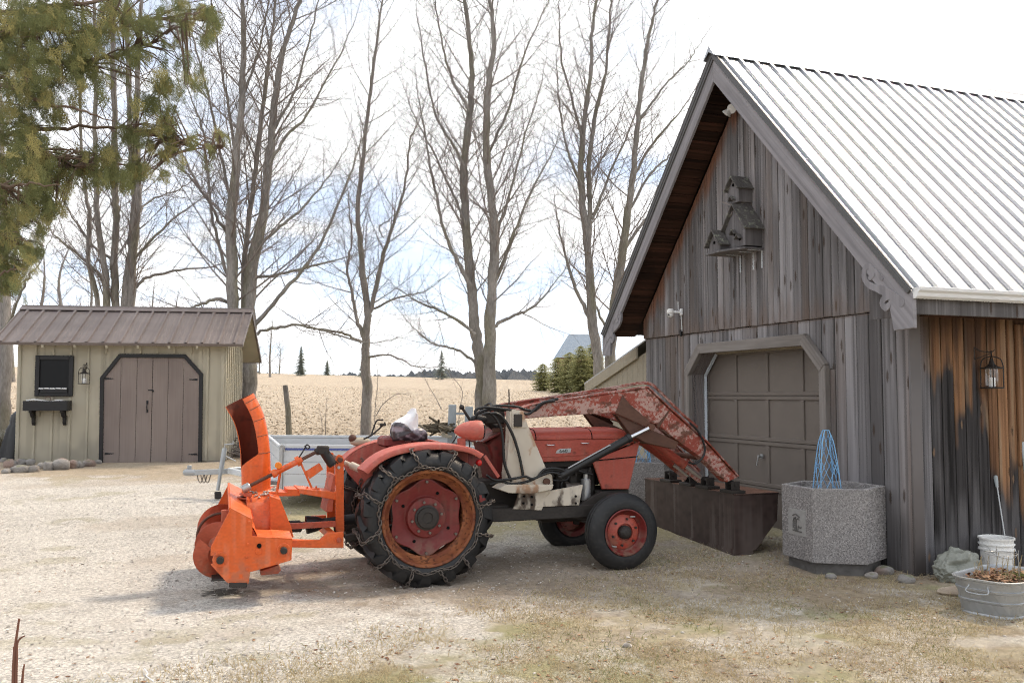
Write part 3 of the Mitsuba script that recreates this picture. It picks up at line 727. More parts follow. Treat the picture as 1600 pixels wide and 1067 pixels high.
# roof: ribbed sheets, each 0.9 m wide
LEN = 15.2
nrm = {}
for sgn, nm in ((-1, 'front_roof'), (1, 'back_roof')):
    rf = sub(nm, barn)
    S = _norm([0, sgn, -SLOPE]); N = _norm([0, sgn * SLOPE, 1.0])
    L = math.hypot(EYE0, EYE0 * SLOPE) + 0.05
    x = XO - 0.03
    while x < LEN:
        prof = []
        for k in range(4):
            c = x + 0.115 + 0.225 * k
            if k == 0: prof.append((x, 0.0))
            prof += [(c - 0.027, 0.0), (c - 0.018, 0.028), (c + 0.018, 0.028), (c + 0.027, 0.0)]
            if k < 3: prof += [(c + 0.085, 0.0), (c + 0.095, 0.003), (c + 0.130, 0.003), (c + 0.140, 0.0)]
        prof.append((x + 0.902, 0.0))
        P = np.array([[np.array([a, YC, RIDGE]) + N * (b + 0.002 + 0.0008 * math.sin(7 * a)) + S * t for t in np.linspace(0.0, L, 7)] for a, b in prof])
        P[:, 1:-1] += N * (rng.random((1, 5, 1)) - 0.5) * 0.003
        obj('roof_sheet', M().grid(P if sgn < 0 else P[::-1]), 'm_roof', rf)
        x += 0.90
    m = M()
    for k in range(14):
        for t in (0.28, 1.3, 2.4, 3.4, L - 0.12):
            c = np.array([XO + 0.045 + k * 0.675, YC, RIDGE]) + S * t
            m.cyl(c, c + N * 0.010, 0.006, 6)
    obj('screws', m, 'm_steel', rf, kind='stuff')
    # sheathing under the steel
    a = np.array([XO + 0.02, YC, RIDGE - 0.02]) ; b = a + S * (L - 0.04)
    m = M().obox((a + b) / 2 + [(LEN - XO) / 2, 0, 0] - N * 0.012, [(LEN - XO) / 2 - 0.02, 0, 0], S * (L / 2 - 0.03), N * 0.010)
    obj('deck', m, 'm_soffit', rf)
    # soffit boards under the rake overhang
    t = 0.10
    while t < L - 0.1:
        w = R2.uniform(0.115, 0.15)
        k = R2.randint(1, 80)
        O = np.array([0, YC, RIDGE]) - N * 0.085 + S * t
        poly = [(XO + 0.05, 0.0), (GX + 0.005, 0.0), (GX + 0.005, w - 0.005), (XO + 0.05, w - 0.005)]
        U, V = EX, S
        if np.cross(U, V)[2] > 0:
            poly = [(-a, b) for a, b in poly]; U = -EX
        obj('soffit_board', M().prism(poly, O - np.cross(U, V) * 0.0, U, V, 0.018, 0.003, seed=k), 'm_soffit', rf, uv=True)
        t += w
    # rake board
    D0 = 0.235
    hb = EYE0 + 0.03
    U = -EY
    yb = YC + sgn * hb
    top = lambda yy, o: roof_z(yy) - o
    pl = [(-YC, top(YC, 0.03)), (-yb, top(yb, 0.03)), (-yb, top(yb, 0.03) - 0.30), (-(yb - sgn * 0.24), top(yb, 0.03) - 0.31), (-(yb - sgn * 0.30), top(yb - sgn * 0.30, 0.03 + D0 * 1.45)), (-YC, top(YC, 0.03 + D0 * 1.45))]
    m = M().prism(pl, [XO + 0.035, 0, 0], U, EZ, 0.035, 0.004, seed=20 + sgn)
    # grain runs along the board: swap the uv in board coordinates
    uvs = m.t
    for q in range(len(m.v)):
        v = m.v[q]; al = (v - np.array([XO, YC, RIDGE])) @ S; ac = (v - np.array([XO, YC, RIDGE])) @ N
        m.t[q] = np.stack([ac + 7 * (20 + sgn), al], 1)
    obj('rake_board', m, 'm_trim', rf, uv=True)
    # metal drip edge on the rake
    a = np.array([XO - 0.012, YC, RIDGE + 0.012]); b = a + S * (L - 0.01)
    m = M().obox((a + b) / 2 - N * 0.028, [0.011, 0, 0], S * ((L - 0.01) / 2), N * 0.034, 0.003)
    if sgn > 0: m.obox((a + b) / 2 - N * 0.085, [0.006, 0, 0], S * ((L - 0.01) / 2), N * 0.016, 0.003)
    obj('drip_edge', m, 'm_drip', rf)
# ridge cap
N1, N2 = _norm([0, -SLOPE, 1]), _norm([0, SLOPE, 1])
S1, S2 = _norm([0, -1, -SLOPE]), _norm([0, 1, -SLOPE])
prof = [S1 * 0.15 + N1 * 0.024, S1 * 0.145 + N1 * 0.030, np.array([0, 0, 0.055]) + S1 * 0.03, np.array([0, 0, 0.066]), np.array([0, 0, 0.055]) + S2 * 0.03, S2 * 0.145 + N2 * 0.030, S2 * 0.15 + N2 * 0.024]
P = np.array([[np.array([xx, YC, RIDGE]) + q for q in prof] for xx in np.linspace(XO - 0.06, LEN, 12)])
m = M().grid(P)
e = P[0]; m.add(np.vstack([e, e[3:4] - [0, 0, 0.08]]), np.array([[i, i + 1, 7] for i in range(6)]))
obj('ridge_cap', m, 'm_roof', barn)
# gutter and eave board on the camera side
ye = YC - EYE0
gz0 = roof_z(ye)
prof = [(-0.005, -0.012), (-0.005, -0.10), (-0.045, -0.105), (-0.075, -0.085), (-0.082, -0.055), (-0.108, -0.035), (-0.112, -0.008), (-0.104, -0.004), (-0.104, -0.012), (-0.095, -0.012)]
P = np.array([[[xx, ye + a, gz0 + b] for a, b in prof] for xx in (XO + 0.005, LEN)])
gu = sub('gutter', barn)
obj('trough', M().grid(P), 'm_gutter', gu)
m = M().prism([(a, b) for a, b in prof[:7]], [XO + 0.004, ye, gz0], -EY, EZ, 0.003)
m = M().prism([(-a, b) for a, b in prof[:7]], [XO + 0.006, ye, gz0], -EY, EZ, 0.003)
obj('end_cap', m, 'm_gutter', gu)
obj('eave_board', M().prism([(XO + 0.04, gz0 - 0.235), (LEN, gz0 - 0.235), (LEN, gz0 - 0.02), (XO + 0.04, gz0 - 0.02)], [0, ye + 0.045, 0], EX, EZ, 0.03, 0.004, seed=33), 'm_wood', barn, uv=True)
obj('eave_soffit', M().box([GX + 0.1, ye + 0.046, gz0 - 0.20], [LEN, Y0 - 0.002, gz0 - 0.18]), 'm_soffit', barn)
m = M().prism([(ye + 0.05, gz0 - 0.23), (Y0 + 0.2, gz0 - 0.23), (Y0 + 0.2, gz0 + 0.25), (ye + 0.05, gz0 - 0.09)], [GX - 0.30, 0, 0], EY, EZ, 0.02)
obj('eave_return', m, 'm_wood', barn, uv=True)
# curled brackets at the feet of the rakes
def stroke(pts, w0, w1, k=10):
    s = spline(pts, k); w = np.linspace(w0, w1, len(s))
    return shapely.union_all([LineString(s[i:i + 2]).buffer(w[i], quad_segs=4) for i in range(len(s) - 1)])
def scroll(mirror):
    q = lambda px, py: (lambda p: (-(p[1]), p[2]))(on_x(px, py, XO))
    g = [stroke([q(*p) for p in L], a, b) for L, a, b in (
        ([(1382, 455), (1371, 451), (1359, 446), (1351, 435), (1351, 421), (1357, 416), (1362, 420), (1364, 428), (1360, 434)], 0.032, 0.026),
        ([(1405, 470), (1394, 462), (1382, 466), (1379, 475), (1384, 481), (1389, 477)], 0.034, 0.028),
        ([(1375, 452), (1392, 460), (1408, 472)], 0.040, 0.045), ([(1357, 416), (1366, 421), (1378, 436)], 0.018, 0.02))]
    s = shapely.union_all(g).simplify(0.003)
    s = max(getattr(s, 'geoms', [s]), key=lambda a: a.area)
    m = M()
    msh = trimesh.creation.extrude_polygon(s, 0.03, engine='earcut')
    v = msh.vertices
    V = np.stack([XO + 0.006 - 0.0 * v[:, 2] + (0.03 - v[:, 2]) - 0.012, -v[:, 0], v[:, 1]], 1)
    f = msh.faces
    if mirror:
        V[:, 1] = 2 * YC - V[:, 1]; f = f[:, ::-1]
    return m.add(V, f, np.stack([v[:, 0] + 7 * 9, v[:, 1]], 1))
obj('scroll_bracket', scroll(False), 'm_trim', barn, uv=True)
obj('scroll_bracket', scroll(True), 'm_trim', barn, uv=True)

# door trim: five boards standing proud, deep jambs
tr = sub('door_trim', barn)
def tboard(name, y0, z0, y1, z1, w, k, x_=GX - 0.085, dep=0.06):
    a, b = np.array([-y0, z0]), np.array([-y1, z1]); d = (b - a) / np.linalg.norm(b - a); nn = np.array([-d[1], d[0]])
    pl = [a - nn * w / 2, b - nn * w / 2, b + nn * w / 2, a + nn * w / 2]
    m = M().prism(pl, [x_ + dep, 0, 0], -EY, EZ, dep, 0.005, seed=k)
    for q in range(len(m.v)):
        P2 = np.stack([-m.v[q][:, 1], m.v[q][:, 2]], 1) - a
        m.t[q] = np.stack([P2 @ nn + 7 * k, P2 @ d], 1)
    obj(name, m, 'm_trimdoor', tr, uv=True)
ty0, ty1, tz = DY0 - 0.045, DY1 + 0.045, DZ + 0.045
cc = DC + 0.0
tboard('jamb_board', ty0, -0.05, ty0, tz - cc, 0.11, 40)
tboard('jamb_board', ty1, -0.05, ty1, tz - cc, 0.11, 41)
tboard('head_board', ty1 - cc, tz, ty0 + cc, tz, 0.13, 42, GX - 0.088)
tboard('corner_board', ty0 - 0.01, tz - cc - 0.03, ty0 + cc + 0.03, tz + 0.01, 0.12, 43, GX - 0.092)
tboard('corner_board', ty1 + 0.01, tz - cc - 0.03, ty1 - cc - 0.03, tz + 0.01, 0.12, 44, GX - 0.092)
# reveal (inside faces of the opening)
m = M(); RX = GX + 0.20
pts = [(DY0, -0.05), (DY0, DZ - DC), (DY0 + DC, DZ), (DY1 - DC, DZ), (DY1, DZ - DC), (DY1, -0.05)]
P = np.array([[[xx, a, b] for a, b in pts] for xx in (GX - 0.03, RX)])
m.grid(P)
obj('reveal', m, 'm_wood', tr)
ws = M().box([RX - 0.035, DY1 - 0.050, 0.0], [RX - 0.02, DY1 - 0.004, DZ - DC - 0.02]); ws.beam([RX - 0.028, DY1 - 0.02, DZ - DC - 0.02], [RX - 0.028, DY1 - DC - 0.01, DZ - 0.02], 0.02, 0.035, up=(1, 0, 0)); 
obj('weather_strip', ws, 'm_strip', tr)
obj('weather_strip', M().box([RX - 0.03, DY0 + DC, DZ - 0.03], [RX - 0.02, DY1 - DC, DZ - 0.004]), 'm_beige', tr)

# sectional door: frame members and recessed panels
dr_ = sub('garage_door', barn)
A0, A1, B1 = DY0 + 0.004, DY1 - 0.004, DZ - 0.004
rows = [0.02, 0.575, 1.13, 1.685, B1]
cols = [A0 + (A1 - A0) * k / 4 for k in range(5)]
XF = RX - 0.002
def octx(y): return B1 - max(0, DC - min(y - A0, A1 - y))
for j in range(4):
    z0, z1 = rows[j], rows[j + 1]
    for i in range(4):
        a, b = cols[i], cols[i + 1]
        pl = [(-b + 0.03, z0 + 0.04), (-a - 0.03, z0 + 0.04), (-a - 0.03, z1 - 0.04), (-b + 0.03, z1 - 0.04)]
        obj('panel', M().prism(pl, [XF + 0.030, 0, 0], -EY, EZ, 0.006, 0.003), 'm_door', dr_)
    for i in range(5):
        c = cols[i]; hw = 0.036
        a, b = max(c - hw, A0), min(c + hw, A1)
        obj('stile', M().prism([(-b, z0 + 0.045), (-a, z0 + 0.045), (-a, z1 - 0.045), (-b, z1 - 0.045)], [XF + 0.030, 0, 0], -EY, EZ, 0.026, 0.006), 'm_door', dr_)
    obj('rail', M().prism([(-A1, z0 + 0.003), (-A0, z0 + 0.003), (-A0, z0 + 0.05), (-A1, z0 + 0.05)], [XF + 0.030, 0, 0], -EY, EZ, 0.029, 0.006), 'm_door', dr_)
    obj('rail', M().prism([(-A1, z1 - 0.05), (-A0, z1 - 0.05), (-A0, z1 - 0.003), (-A1, z1 - 0.003)], [XF + 0.030, 0, 0], -EY, EZ, 0.029, 0.006), 'm_door', dr_)
obj('backing', M().box([XF + 0.03, A0, -0.02], [XF + 0.05, A1, B1]), 'm_door', dr_)
hp = on_x(1190, 715, XF)
m = M().cyl(hp + [0.0, 0, 0.02], hp + [-0.05, 0, 0.02], 0.016, 12); m.beam(hp + [-0.045, 0, 0.03], hp + [-0.05, 0.035, -0.10], 0.018, 0.014, up=(1, 0, 0), ch=0.004); m.cyl(hp + [0.0, -0.01, 0.02], hp + [-0.012, -0.01, 0.02], 0.03, 14)
obj('handle', m, 'm_steel', dr_, smooth=40)
obj('sill', M().box([GX - 0.12, DY0 + 0.02, -0.06], [RX + 0.05, DY1 - 0.02, 0.018], 0.006), 'm_concrete', barn)

# beige lean-to on the far side
lt = sub('lean_to', barn)
LX = GX + 0.03
LY1 = 13.80
ltop = lambda y: 2.46 - 0.285 * (y - Y1)
y = Y1 + 0.003; i = 0
while y < LY1:
    y1 = min(y + 0.172, LY1)
    obj('board', M().prism([(-y1 + 0.003, 0.0), (-y - 0.003, 0.0), (-y - 0.003, ltop(y) - 0.10), (-y1 + 0.003, ltop(y1) - 0.10)], [LX + 0.02, 0, 0], -EY, EZ, 0.02, 0.004, seed=50 + i), 'm_beige', lt, uv=True)
    y = y1; i += 1
obj('rake_board', M().prism([(-14.12, ltop(14.12) - 0.13), (-Y1 - 0.3, ltop(Y1 + 0.3) - 0.13), (-Y1 - 0.3, ltop(Y1 + 0.3) + 0.04), (-14.12, ltop(14.12) + 0.04)], [LX - 0.02, 0, 0], -EY, EZ, 0.03, 0.004, seed=3), 'm_beige', lt, uv=True)
obj('end_wall', M().box([LX + 0.01, LY1 - 0.02, 0.0], [13, LY1 + 0.02, ltop(LY1) - 0.1]), 'm_beige', lt)
obj('corner_post', M().box([LX - 0.022, LY1 - 0.05, 0.0], [LX + 0.06, LY1 + 0.045, ltop(LY1) - 0.1], 0.006), 'm_bluegrey', lt)
a, b = np.array([LX - 0.03, Y1 + 0.02, ltop(Y1) + 0.06]), np.array([LX - 0.03, 14.18, ltop(14.18) + 0.06])
S = _norm(b - a)
obj('roof', M().obox((a + b) / 2 + [3.2, 0, 0], [3.2, 0, 0], (b - a) / 2, np.cross([1, 0, 0], S) * 0.012), 'm_roof', lt)

# ---------------------------------------------------------------- things fixed to the barn
# bird house: three little houses stacked on a shelf
bh = thing('bird_house', 'weathered wooden bird house with three steep little roofs on the gable', 'bird house')
def little(name, yc, z0, w, h, x0, x1, rise, over, mt='m_wood'):
    """gabled box facing -X, front at x0, back at x1"""
    p = sub(name, bh)
    pl = [(-yc - w / 2, z0), (-yc + w / 2, z0), (-yc + w / 2, z0 + h), (-yc, z0 + h + rise), (-yc - w / 2, z0 + h)]
    obj('body', M().prism(pl, [x1, 0, 0], -EY, EZ, x1 - x0, 0.004, seed=R2.randint(1, 80)), 'm_birdwood', p, uv=True)
    for sg in (-1, 1):
        a = np.array([0, yc, z0 + h + rise + 0.018]); e = np.array([0, yc + sg * (w / 2 + over), z0 + h - over * rise / (w / 2) + 0.018])
        d = _norm(e - a); n_ = np.cross(EX, d); n_ = n_ if n_[2] > 0 else -n_
        nb = 3
        for q in range(nb):
            xa, xb = x0 - 0.05 + (x1 - x0 + 0.05) * q / nb, x0 - 0.05 + (x1 - x0 + 0.05) * (q + 1) / nb - 0.002
            obj('roof_board', M().obox((a + e) / 2 + [(xa + xb) / 2, 0, 0] + n_ * 0.003 * (q % 2), [(xb - xa) / 2, 0, 0], (e - a) / 2, n_ * 0.009, 0.003), 'm_birdroof', p)
    return p
def c_bird(p, n, uv):
    a = fbm(p.x * 9, p.y * 9, p.z * 9); b = noise(p.x * 120, p.y * 30, p.z * 30)
    col = mix((0.055, 0.052, 0.050), (0.16, 0.15, 0.145), a * 0.6 + b * 0.4)
    return mix(col, C(0.24, 0.25, 0.20), smoothstep(0.55, 0.72, fbm(p.x * 22, p.y * 22, p.z * 22)) * 0.7)
mat('m_birdroof', c_bird, 0.9, spec=0.1)
XW = GX - 0.046
hs = [('upper_house', 9.31, 4.02, 0.22, 0.18, XW - 0.20, 0.13, 0.035), ('main_house', 9.23, 3.46, 0.42, 0.24, XW - 0.24, 0.27, 0.05), ('front_house', 9.49, 3.44, 0.24, 0.10, XW - 0.36, 0.15, 0.04)]
for nm, yc, z0, w, h, x0, rise, over in hs:
    little(nm, yc, z0, w, h, x0, XW - 0.002 if nm != 'front_house' else XW - 0.242, rise, over)
obj('tower', M().box([XW - 0.13, 9.23, 3.80], [XW - 0.004, 9.37, 4.02], 0.004), 'm_birdwood', bh)
obj('shelf', M().prism([(XW - 0.002, 9.00), (XW - 0.27, 9.00), (XW - 0.40, 9.33), (XW - 0.40, 9.65), (XW - 0.002, 9.65)], [0, 0, 3.415], EX, EY, 0.024, 0.003), 'm_birdwood', bh)
m = M()
for (xx, yy, zz, rr) in ((XW - 0.205, 9.31, 4.24, 0.020), (XW - 0.245, 9.23, 3.62, 0.022), (XW - 0.365, 9.49, 3.555, 0.020), (XW - 0.245, 9.13, 3.55, 0.020)):
    m.cyl([xx + 0.004, yy, zz], [xx - 0.003, yy, zz], rr, 12)
obj('entrance_hole', m, 'm_void', bh)
for (yy, zz, xx) in ((9.23, 3.675, XW - 0.25), (9.13, 3.605, XW - 0.25), (9.31, 4.10, XW - 0.21)):
    m = M()
    for sg in (-1, 1):
        m.beam([xx - 0.02, yy, zz], [xx - 0.02, yy + sg * 0.05, zz - 0.055], 0.05, 0.012, up=(0, 0, 1))
    obj('hood', m, 'm_birdroof', bh)
m = M().tube(spline([[XW - 0.24, 9.37, 3.98], [XW - 0.25, 9.33, 3.89], [XW - 0.25, 9.29, 3.87], [XW - 0.24, 9.27, 3.97]], 6), 0.009, 6)
m.beam([XW - 0.24, 9.47, 4.06], [XW - 0.2, 9.25, 3.96], 0.03, 0.02)
obj('perch', m, 'm_wood', bh)
for yy in (9.47, 9.20, 9.03):
    obj('bracket', M().box([XW - 0.010, yy - 0.009, 3.20], [XW - 0.001, yy + 0.009, 3.414]).box([XW - 0.2, yy - 0.009, 3.406], [XW - 0.011, yy + 0.009, 3.414]), 'm_alu', bh)

# flood light pair in the peak
fl = thing('flood_light', 'pair of round white flood lamps under the barn peak', 'flood light')
c0 = on_x(1143, 171, GX - 0.05)
obj('mount', M().cyl(c0 + [0.045, 0.0, 0.0], c0 + [0.0, 0.0, 0.0], 0.05, 16), 'm_white', fl, smooth=40)
def bulb(c, d):
    c = np.asarray(c); d = _norm(d)
    prof = [(0.0, -0.09), (0.02, -0.09), (0.022, -0.05), (0.055, 0.0), (0.062, 0.015), (0.058, 0.022), (0.0, 0.03)]
    return M().lathe(prof, c, d, 20)
obj('lamp', bulb(on_x(1144, 170, GX - 0.16), [-0.75, -0.55, -0.3]), 'm_whiteplastic', fl, smooth=40)
obj('lamp', bulb(on_x(1136, 177, GX - 0.2), [-0.35, 0.55, -0.75]), 'm_whiteplastic', fl, smooth=40)
m = M().tube([c0, on_x(1144, 170, GX - 0.12)], 0.012, 8); m.tube([c0, on_x(1136, 176, GX - 0.14)], 0.012, 8)
obj('arm', m, 'm_white', fl)
# security camera
sc_ = thing('security_camera', 'white dome security camera on the grey gable boards', 'camera')
c0 = on_x(1066, 488, XW)
obj('bracket', M().box(c0 + [-0.03, -0.025, -0.04], c0 + [-0.001, 0.025, 0.05], 0.006).beam(c0 + [-0.02, 0, 0.0], c0 + [-0.13, 0.06, 0.01], 0.035, 0.03, ch=0.006), 'm_white', sc_)
c1 = c0 + [-0.14, 0.075, 0.0]
obj('housing', M().lathe([(0, 0.055), (0.035, 0.05), (0.05, 0.03), (0.052, -0.01), (0.045, -0.012), (0.0, -0.012)], c1, (0, 0, 1), 20), 'm_whiteplastic', sc_, smooth=40)
bl = trimesh.creation.icosphere(subdivisions=2, radius=0.042); bl.apply_translation(c1 + [0, 0, -0.03])
obj('dome', M().tm(bl), 'm_whiteplastic', sc_, smooth=True)
lens = trimesh.creation.icosphere(subdivisions=2, radius=0.017); lens.apply_translation(c1 + [-0.03, -0.012, -0.035])
obj('lens', M().tm(lens), 'm_black', sc_, smooth=True)
obj('antenna', M().cyl(c0 + [-0.05, 0.02, 0.03], c0 + [-0.05, 0.025, 0.15], 0.005, 8), 'm_white', sc_)
obj('cable', M().tube(spline([c0 + [-0.02, 0.0, -0.04], c0 + [-0.012, 0.002, -0.14], c0 + [-0.008, -0.004, -0.26]], 6), 0.006, 6), 'm_white', sc_)
obj('plug', M().box(c0 + [-0.03, -0.004, -0.33], c0 + [-0.003, 0.028, -0.24], 0.004), 'm_black', sc_)

# ================================================================ GARDEN SHED
SO = rd(-9.09, 16.72); SX = RGT * 0.987 + FWD * 0.16; SY = -RGT * 0.16 + FWD * 0.987
SO[2] = 0.42
SW, SD = 3.66, 2.35
def sh(x, y, z): return SO + SX * x + SY * y + np.array([0, 0, z])
def shq(px, py, off=0.0):
    """pixel -> (x, z) on the shed's front plane moved forward by off"""
    d = ray(px, py); o = SO - SY * off; t = ((o - CAM) @ SY) / (d @ SY); p = CAM + d * t - SO
    return p @ SX, p[2]
shed = thing('garden_shed', 'cream board garden shed with brown metal roof and black trim', 'shed')
R4 = random.Random(11)
door_px = [(160, 724), (162, 591), (188, 559), (289, 559), (313, 585), (311, 726)]
dq = [shq(*p) for p in door_px]
dx0, dx1, dzt = dq[0][0] - 0.02, dq[5][0] + 0.02, max(q[1] for q in dq) + 0.02
fw = sub('front_wall', shed)
wx0, wz1 = shq(57, 555.5); wx1, wz0 = shq(114.5, 619)
HW = 2.22
nb = 12
for i in range(nb):
    a, b = SW * i / nb, SW * (i + 1) / nb
    # boards run behind the batten joints; the ones over the door stop above it
    z0 = 0.03
    if a > dx0 - 0.1 and b < dx1 + 0.1: z0 = dzt - 0.02
    segs = [(a, b, z0)]
    if z0 < 1 and b > dx0 and a < dx0: segs = [(a, dx0, 0.03), (dx0, b, dzt - 0.3)]
    if z0 < 1 and b > dx1 and a < dx1: segs = [(dx1, b, 0.03), (a, dx1, dzt - 0.3)]
    if z0 < 1 and not (b > dx0 and a < dx0) and not (b > dx1 and a < dx1): segs = [(a, b, 0.03)]
    if z0 > 1: segs = [(max(a, dx0) if a < dx0 else a, min(b, dx1) if b > dx1 else b, dzt - 0.34 if (a < dx0 + 0.3 or b > dx1 - 0.3) else z0)] + ([(a, dx0, 0.03)] if a < dx0 else []) + ([(dx1, b, 0.03)] if b > dx1 else [])
    for (p, q, z) in segs:
        if q - p < 0.01: continue
        obj('board', M().prism([(p + 0.001, z), (q - 0.001, z), (q - 0.001, HW), (p + 0.001, HW)], sh(0, 0.012, 0), SX, [0, 0, 1], 0.012, 0.002), 'm_cream', fw)
for i in range(nb + 1):
    c = min(max(SW * i / nb, 0.03), SW - 0.03)
    z0 = 0.03 if c < dx0 - 0.04 or c > dx1 + 0.04 else dzt + 0.05
    w = 0.045 if 0 < i < nb else 0.06
    for (za, zb) in ([(z0, wz0 - 0.02), (wz1 + 0.01, HW)] if wx0 - 0.03 < c < wx1 + 0.03 else [(z0, HW)]):
        obj('batten', M().prism([(c - w / 2, za), (c + w / 2, za), (c + w / 2, zb), (c - w / 2, zb)], sh(0, 0.001, 0), SX, [0, 0, 1], 0.030, 0.004), 'm_cream', fw)
rw = sub('right_wall', shed)
def rtop(y): return (2.98 - 0.535 * (1.12 - y) if y < 1.12 else 2.98 - 0.5246 * (y - 1.12)) - 0.10
n2 = 9
for i in range(n2):
    a, b = SD * i / n2, SD * (i + 1) / n2
    obj('board', M().prism([(a + 0.001, 0.03), (b - 0.001, 0.03), (b - 0.001, rtop(b)), (a + 0.001, rtop(a))], sh(SW, 0, 0), SY, [0, 0, 1], 0.012, 0.002), 'm_cream', rw)
for i in range(n2 + 1):
    c = min(max(SD * i / n2, 0.03), SD - 0.03)
    obj('batten', M().prism([(c - 0.024, 0.03), (c + 0.024, 0.03), (c + 0.024, rtop(c) - 0.02), (c - 0.024, rtop(c) - 0.02)], sh(SW + 0.012, 0, 0), SY, [0, 0, 1], 0.022, 0.003), 'm_cream', rw)
m = M()
for (a, b) in (((0, 0.02), (0, SD)), ((0, SD), (SW, SD))):
    p, q = sh(*a, 0), sh(*b, 0)
    m.beam(p + [0, 0, 1.1], q + [0, 0, 1.1], 0.03, 2.16)
obj('back_walls', m, 'm_cream', shed)
m = M()
for c in (0.15, 1.2, 2.4, 3.5):
    p = sh(c, 0.15, -0.06); m.obox(p, SX * 0.14, SY * 0.15, [0, 0, 0.085], 0.01)
obj('foundation_block', m, 'm_concrete', shed, kind='stuff')
# roof: ridge at 1.1 m behind the front wall, eaves lower at the back
rxa, rxb = -0.34, SW + 0.36
yr, zr = 1.12, 2.98
ef, eb = (-0.30, 2.22), (2.95, 2.02)
for nm, (ye_, ze_) in (('front_roof', ef), ('back_roof', eb)):
    rf = sub(nm, shed)
    S = np.array([0, ye_ - yr, ze_ - zr]); L = np.linalg.norm(S); S /= L
    W_ = SY * S[1] + np.array([0, 0, S[2]]); N_ = _norm(np.cross(SX, W_)); N_ = N_ if N_[2] > 0 else -N_
    x = rxa; ns = 5; ww = (rxb - rxa) / ns
    for k in range(ns):
        prof = []
        for q in range(3):
            c = x + ww * (q + 0.5) / 3
            if q == 0: prof.append((x, 0))
            prof += [(c - 0.030, 0), (c - 0.018, 0.032), (c + 0.018, 0.032), (c + 0.030, 0)]
            for u in (0.09, 0.18):
                if q < 2: prof += [(c + u - 0.012, 0), (c + u, 0.005), (c + u + 0.012, 0)]
        prof.append((x + ww + 0.001, 0))
        P = np.array([[sh(a, yr, zr) + N_ * (b_ + 0.001 * k) + W_ * t for t in (0, L * 0.3, L * 0.65, L)] for a, b_ in prof])
        obj('roof_sheet', M().grid(P), 'm_brownroof', rf)
        x += ww
    a, b_ = sh((rxa + rxb) / 2, yr, zr), sh((rxa + rxb) / 2, yr, zr) + W_ * L
    obj('deck', M().obox((a + b_) / 2 - N_ * 0.022, SX * ((rxb - rxa) / 2 - 0.02), W_ * (L / 2 - 0.015), N_ * 0.015, 0.003), 'm_cream', rf)
    e = sh(0, yr, zr) + W_ * L
    obj('eave_trim', M().beam(e + SX * rxa - N_ * 0.012, e + SX * rxb - N_ * 0.012, 0.02, 0.055, up=N_), 'm_brownroof', rf)
    for xx in (rxa, rxb):
        p = sh(xx, yr, zr); obj('rake_trim', M().beam(p - N_ * 0.02, p + W_ * L - N_ * 0.02, 0.02, 0.075, up=N_), 'm_brownroof', rf)
m = M()
for sg, (ye_, ze_) in ((-1, ef), (1, eb)):
    d_ = _norm(SY * (ye_ - yr) + np.array([0, 0, ze_ - zr])); a = sh(rxa - 0.01, yr, zr + 0.035)
    m.obox(a + SX * (rxb - rxa + 0.02) / 2 + d_ * 0.085, SX * ((rxb - rxa + 0.02) / 2), d_ * 0.085, np.cross(SX, d_) * 0.006)
m.tube([sh(rxa - 0.01, yr, zr + 0.04), sh(rxb + 0.01, yr, zr + 0.04)], 0.018, 8)
obj('ridge_cap', m, 'm_brownroof', shed)
m = M()
for c in (0.5, 1.05, 1.6, 2.15, 2.7, 3.2):
    m.beam(sh(c, ef[0] + 0.02, ef[1] - 0.06), sh(c, 0.02, ef[1] + 0.10), 0.04, 0.06)
obj('rafter_tail', m, 'm_cream', shed, kind='stuff')
# side gables
obj('gable', M().prism([(0.0, HW), (SD, HW - 0.2), (SD, HW - 0.08), (yr, zr - 0.10), (0.0, 2.28)], sh(SW - 0.03, 0, 0), SY, [0, 0, 1], 0.025), 'm_cream', shed)
obj('gable', M().prism([(0.0, HW + 0.0), (SD, HW - 0.2), (SD, HW - 0.08), (yr, zr - 0.10), (0.0, 2.28)], sh(0.0, 0, 0), SY, [0, 0, 1], 0.025), 'm_cream', shed)

# double door
dd = sub('double_door', shed)
bx = [shq(p, 640)[0] for p in (161.5, 188, 213, 237.5, 262, 286, 312.5)]
zt = max(q[1] for q in dq); zl, zr_ = dq[1][1], dq[4][1]
xl, xr = dq[2][0], dq[3][0]
def dtop(x): return zl + (zt - zl) * (x - dq[1][0]) / (xl - dq[1][0]) if x < xl else (zt if x < xr else zt + (zr_ - zt) * (x - xr) / (dq[4][0] - xr))
for i in range(6):
    a, b = bx[i] + (0.003 if i != 3 else 0.005), bx[i + 1] - (0.003 if i != 2 else 0.005)
    xs = [a] + [q for q in (xl, xr) if a < q < b] + [b]
    pl = [(a, 0.02), (b, 0.02)] + [(x_, dtop(x_)) for x_ in reversed(xs)]
    obj('door_board', M().prism(pl, sh(0, 0.010, 0), SX, [0, 0, 1], 0.022, 0.003, seed=i + 2), 'm_mauve', dd, uv=True)
obj('backing', M().prism([(bx[0], 0), (bx[6], 0), (bx[6], zr_), (xr, zt), (xl, zt), (bx[0], zl)], sh(0, 0.04, 0), SX, [0, 0, 1], 0.02), 'm_void', dd)
fr = sub('door_frame', shed)
cs = [(dq[0][0] - 0.02, 0.0), (dq[1][0] - 0.02, zl), (xl, zt + 0.03), (xr, zt + 0.03), (dq[4][0] + 0.02, zr_), (dq[5][0] + 0.02, 0.0)]
for i in range(5):
    a, b = sh(cs[i][0], -0.022, cs[i][1]), sh(cs[i + 1][0], -0.022, cs[i + 1][1]); d_ = _norm(b - a)
    obj('frame_board', M().obox((a + b) / 2, (b - a) / 2 + d_ * 0.016, np.cross(d_, SY) * 0.034, SY * (0.022 + 0.001 * (i % 2)), 0.004), 'm_black', fr)
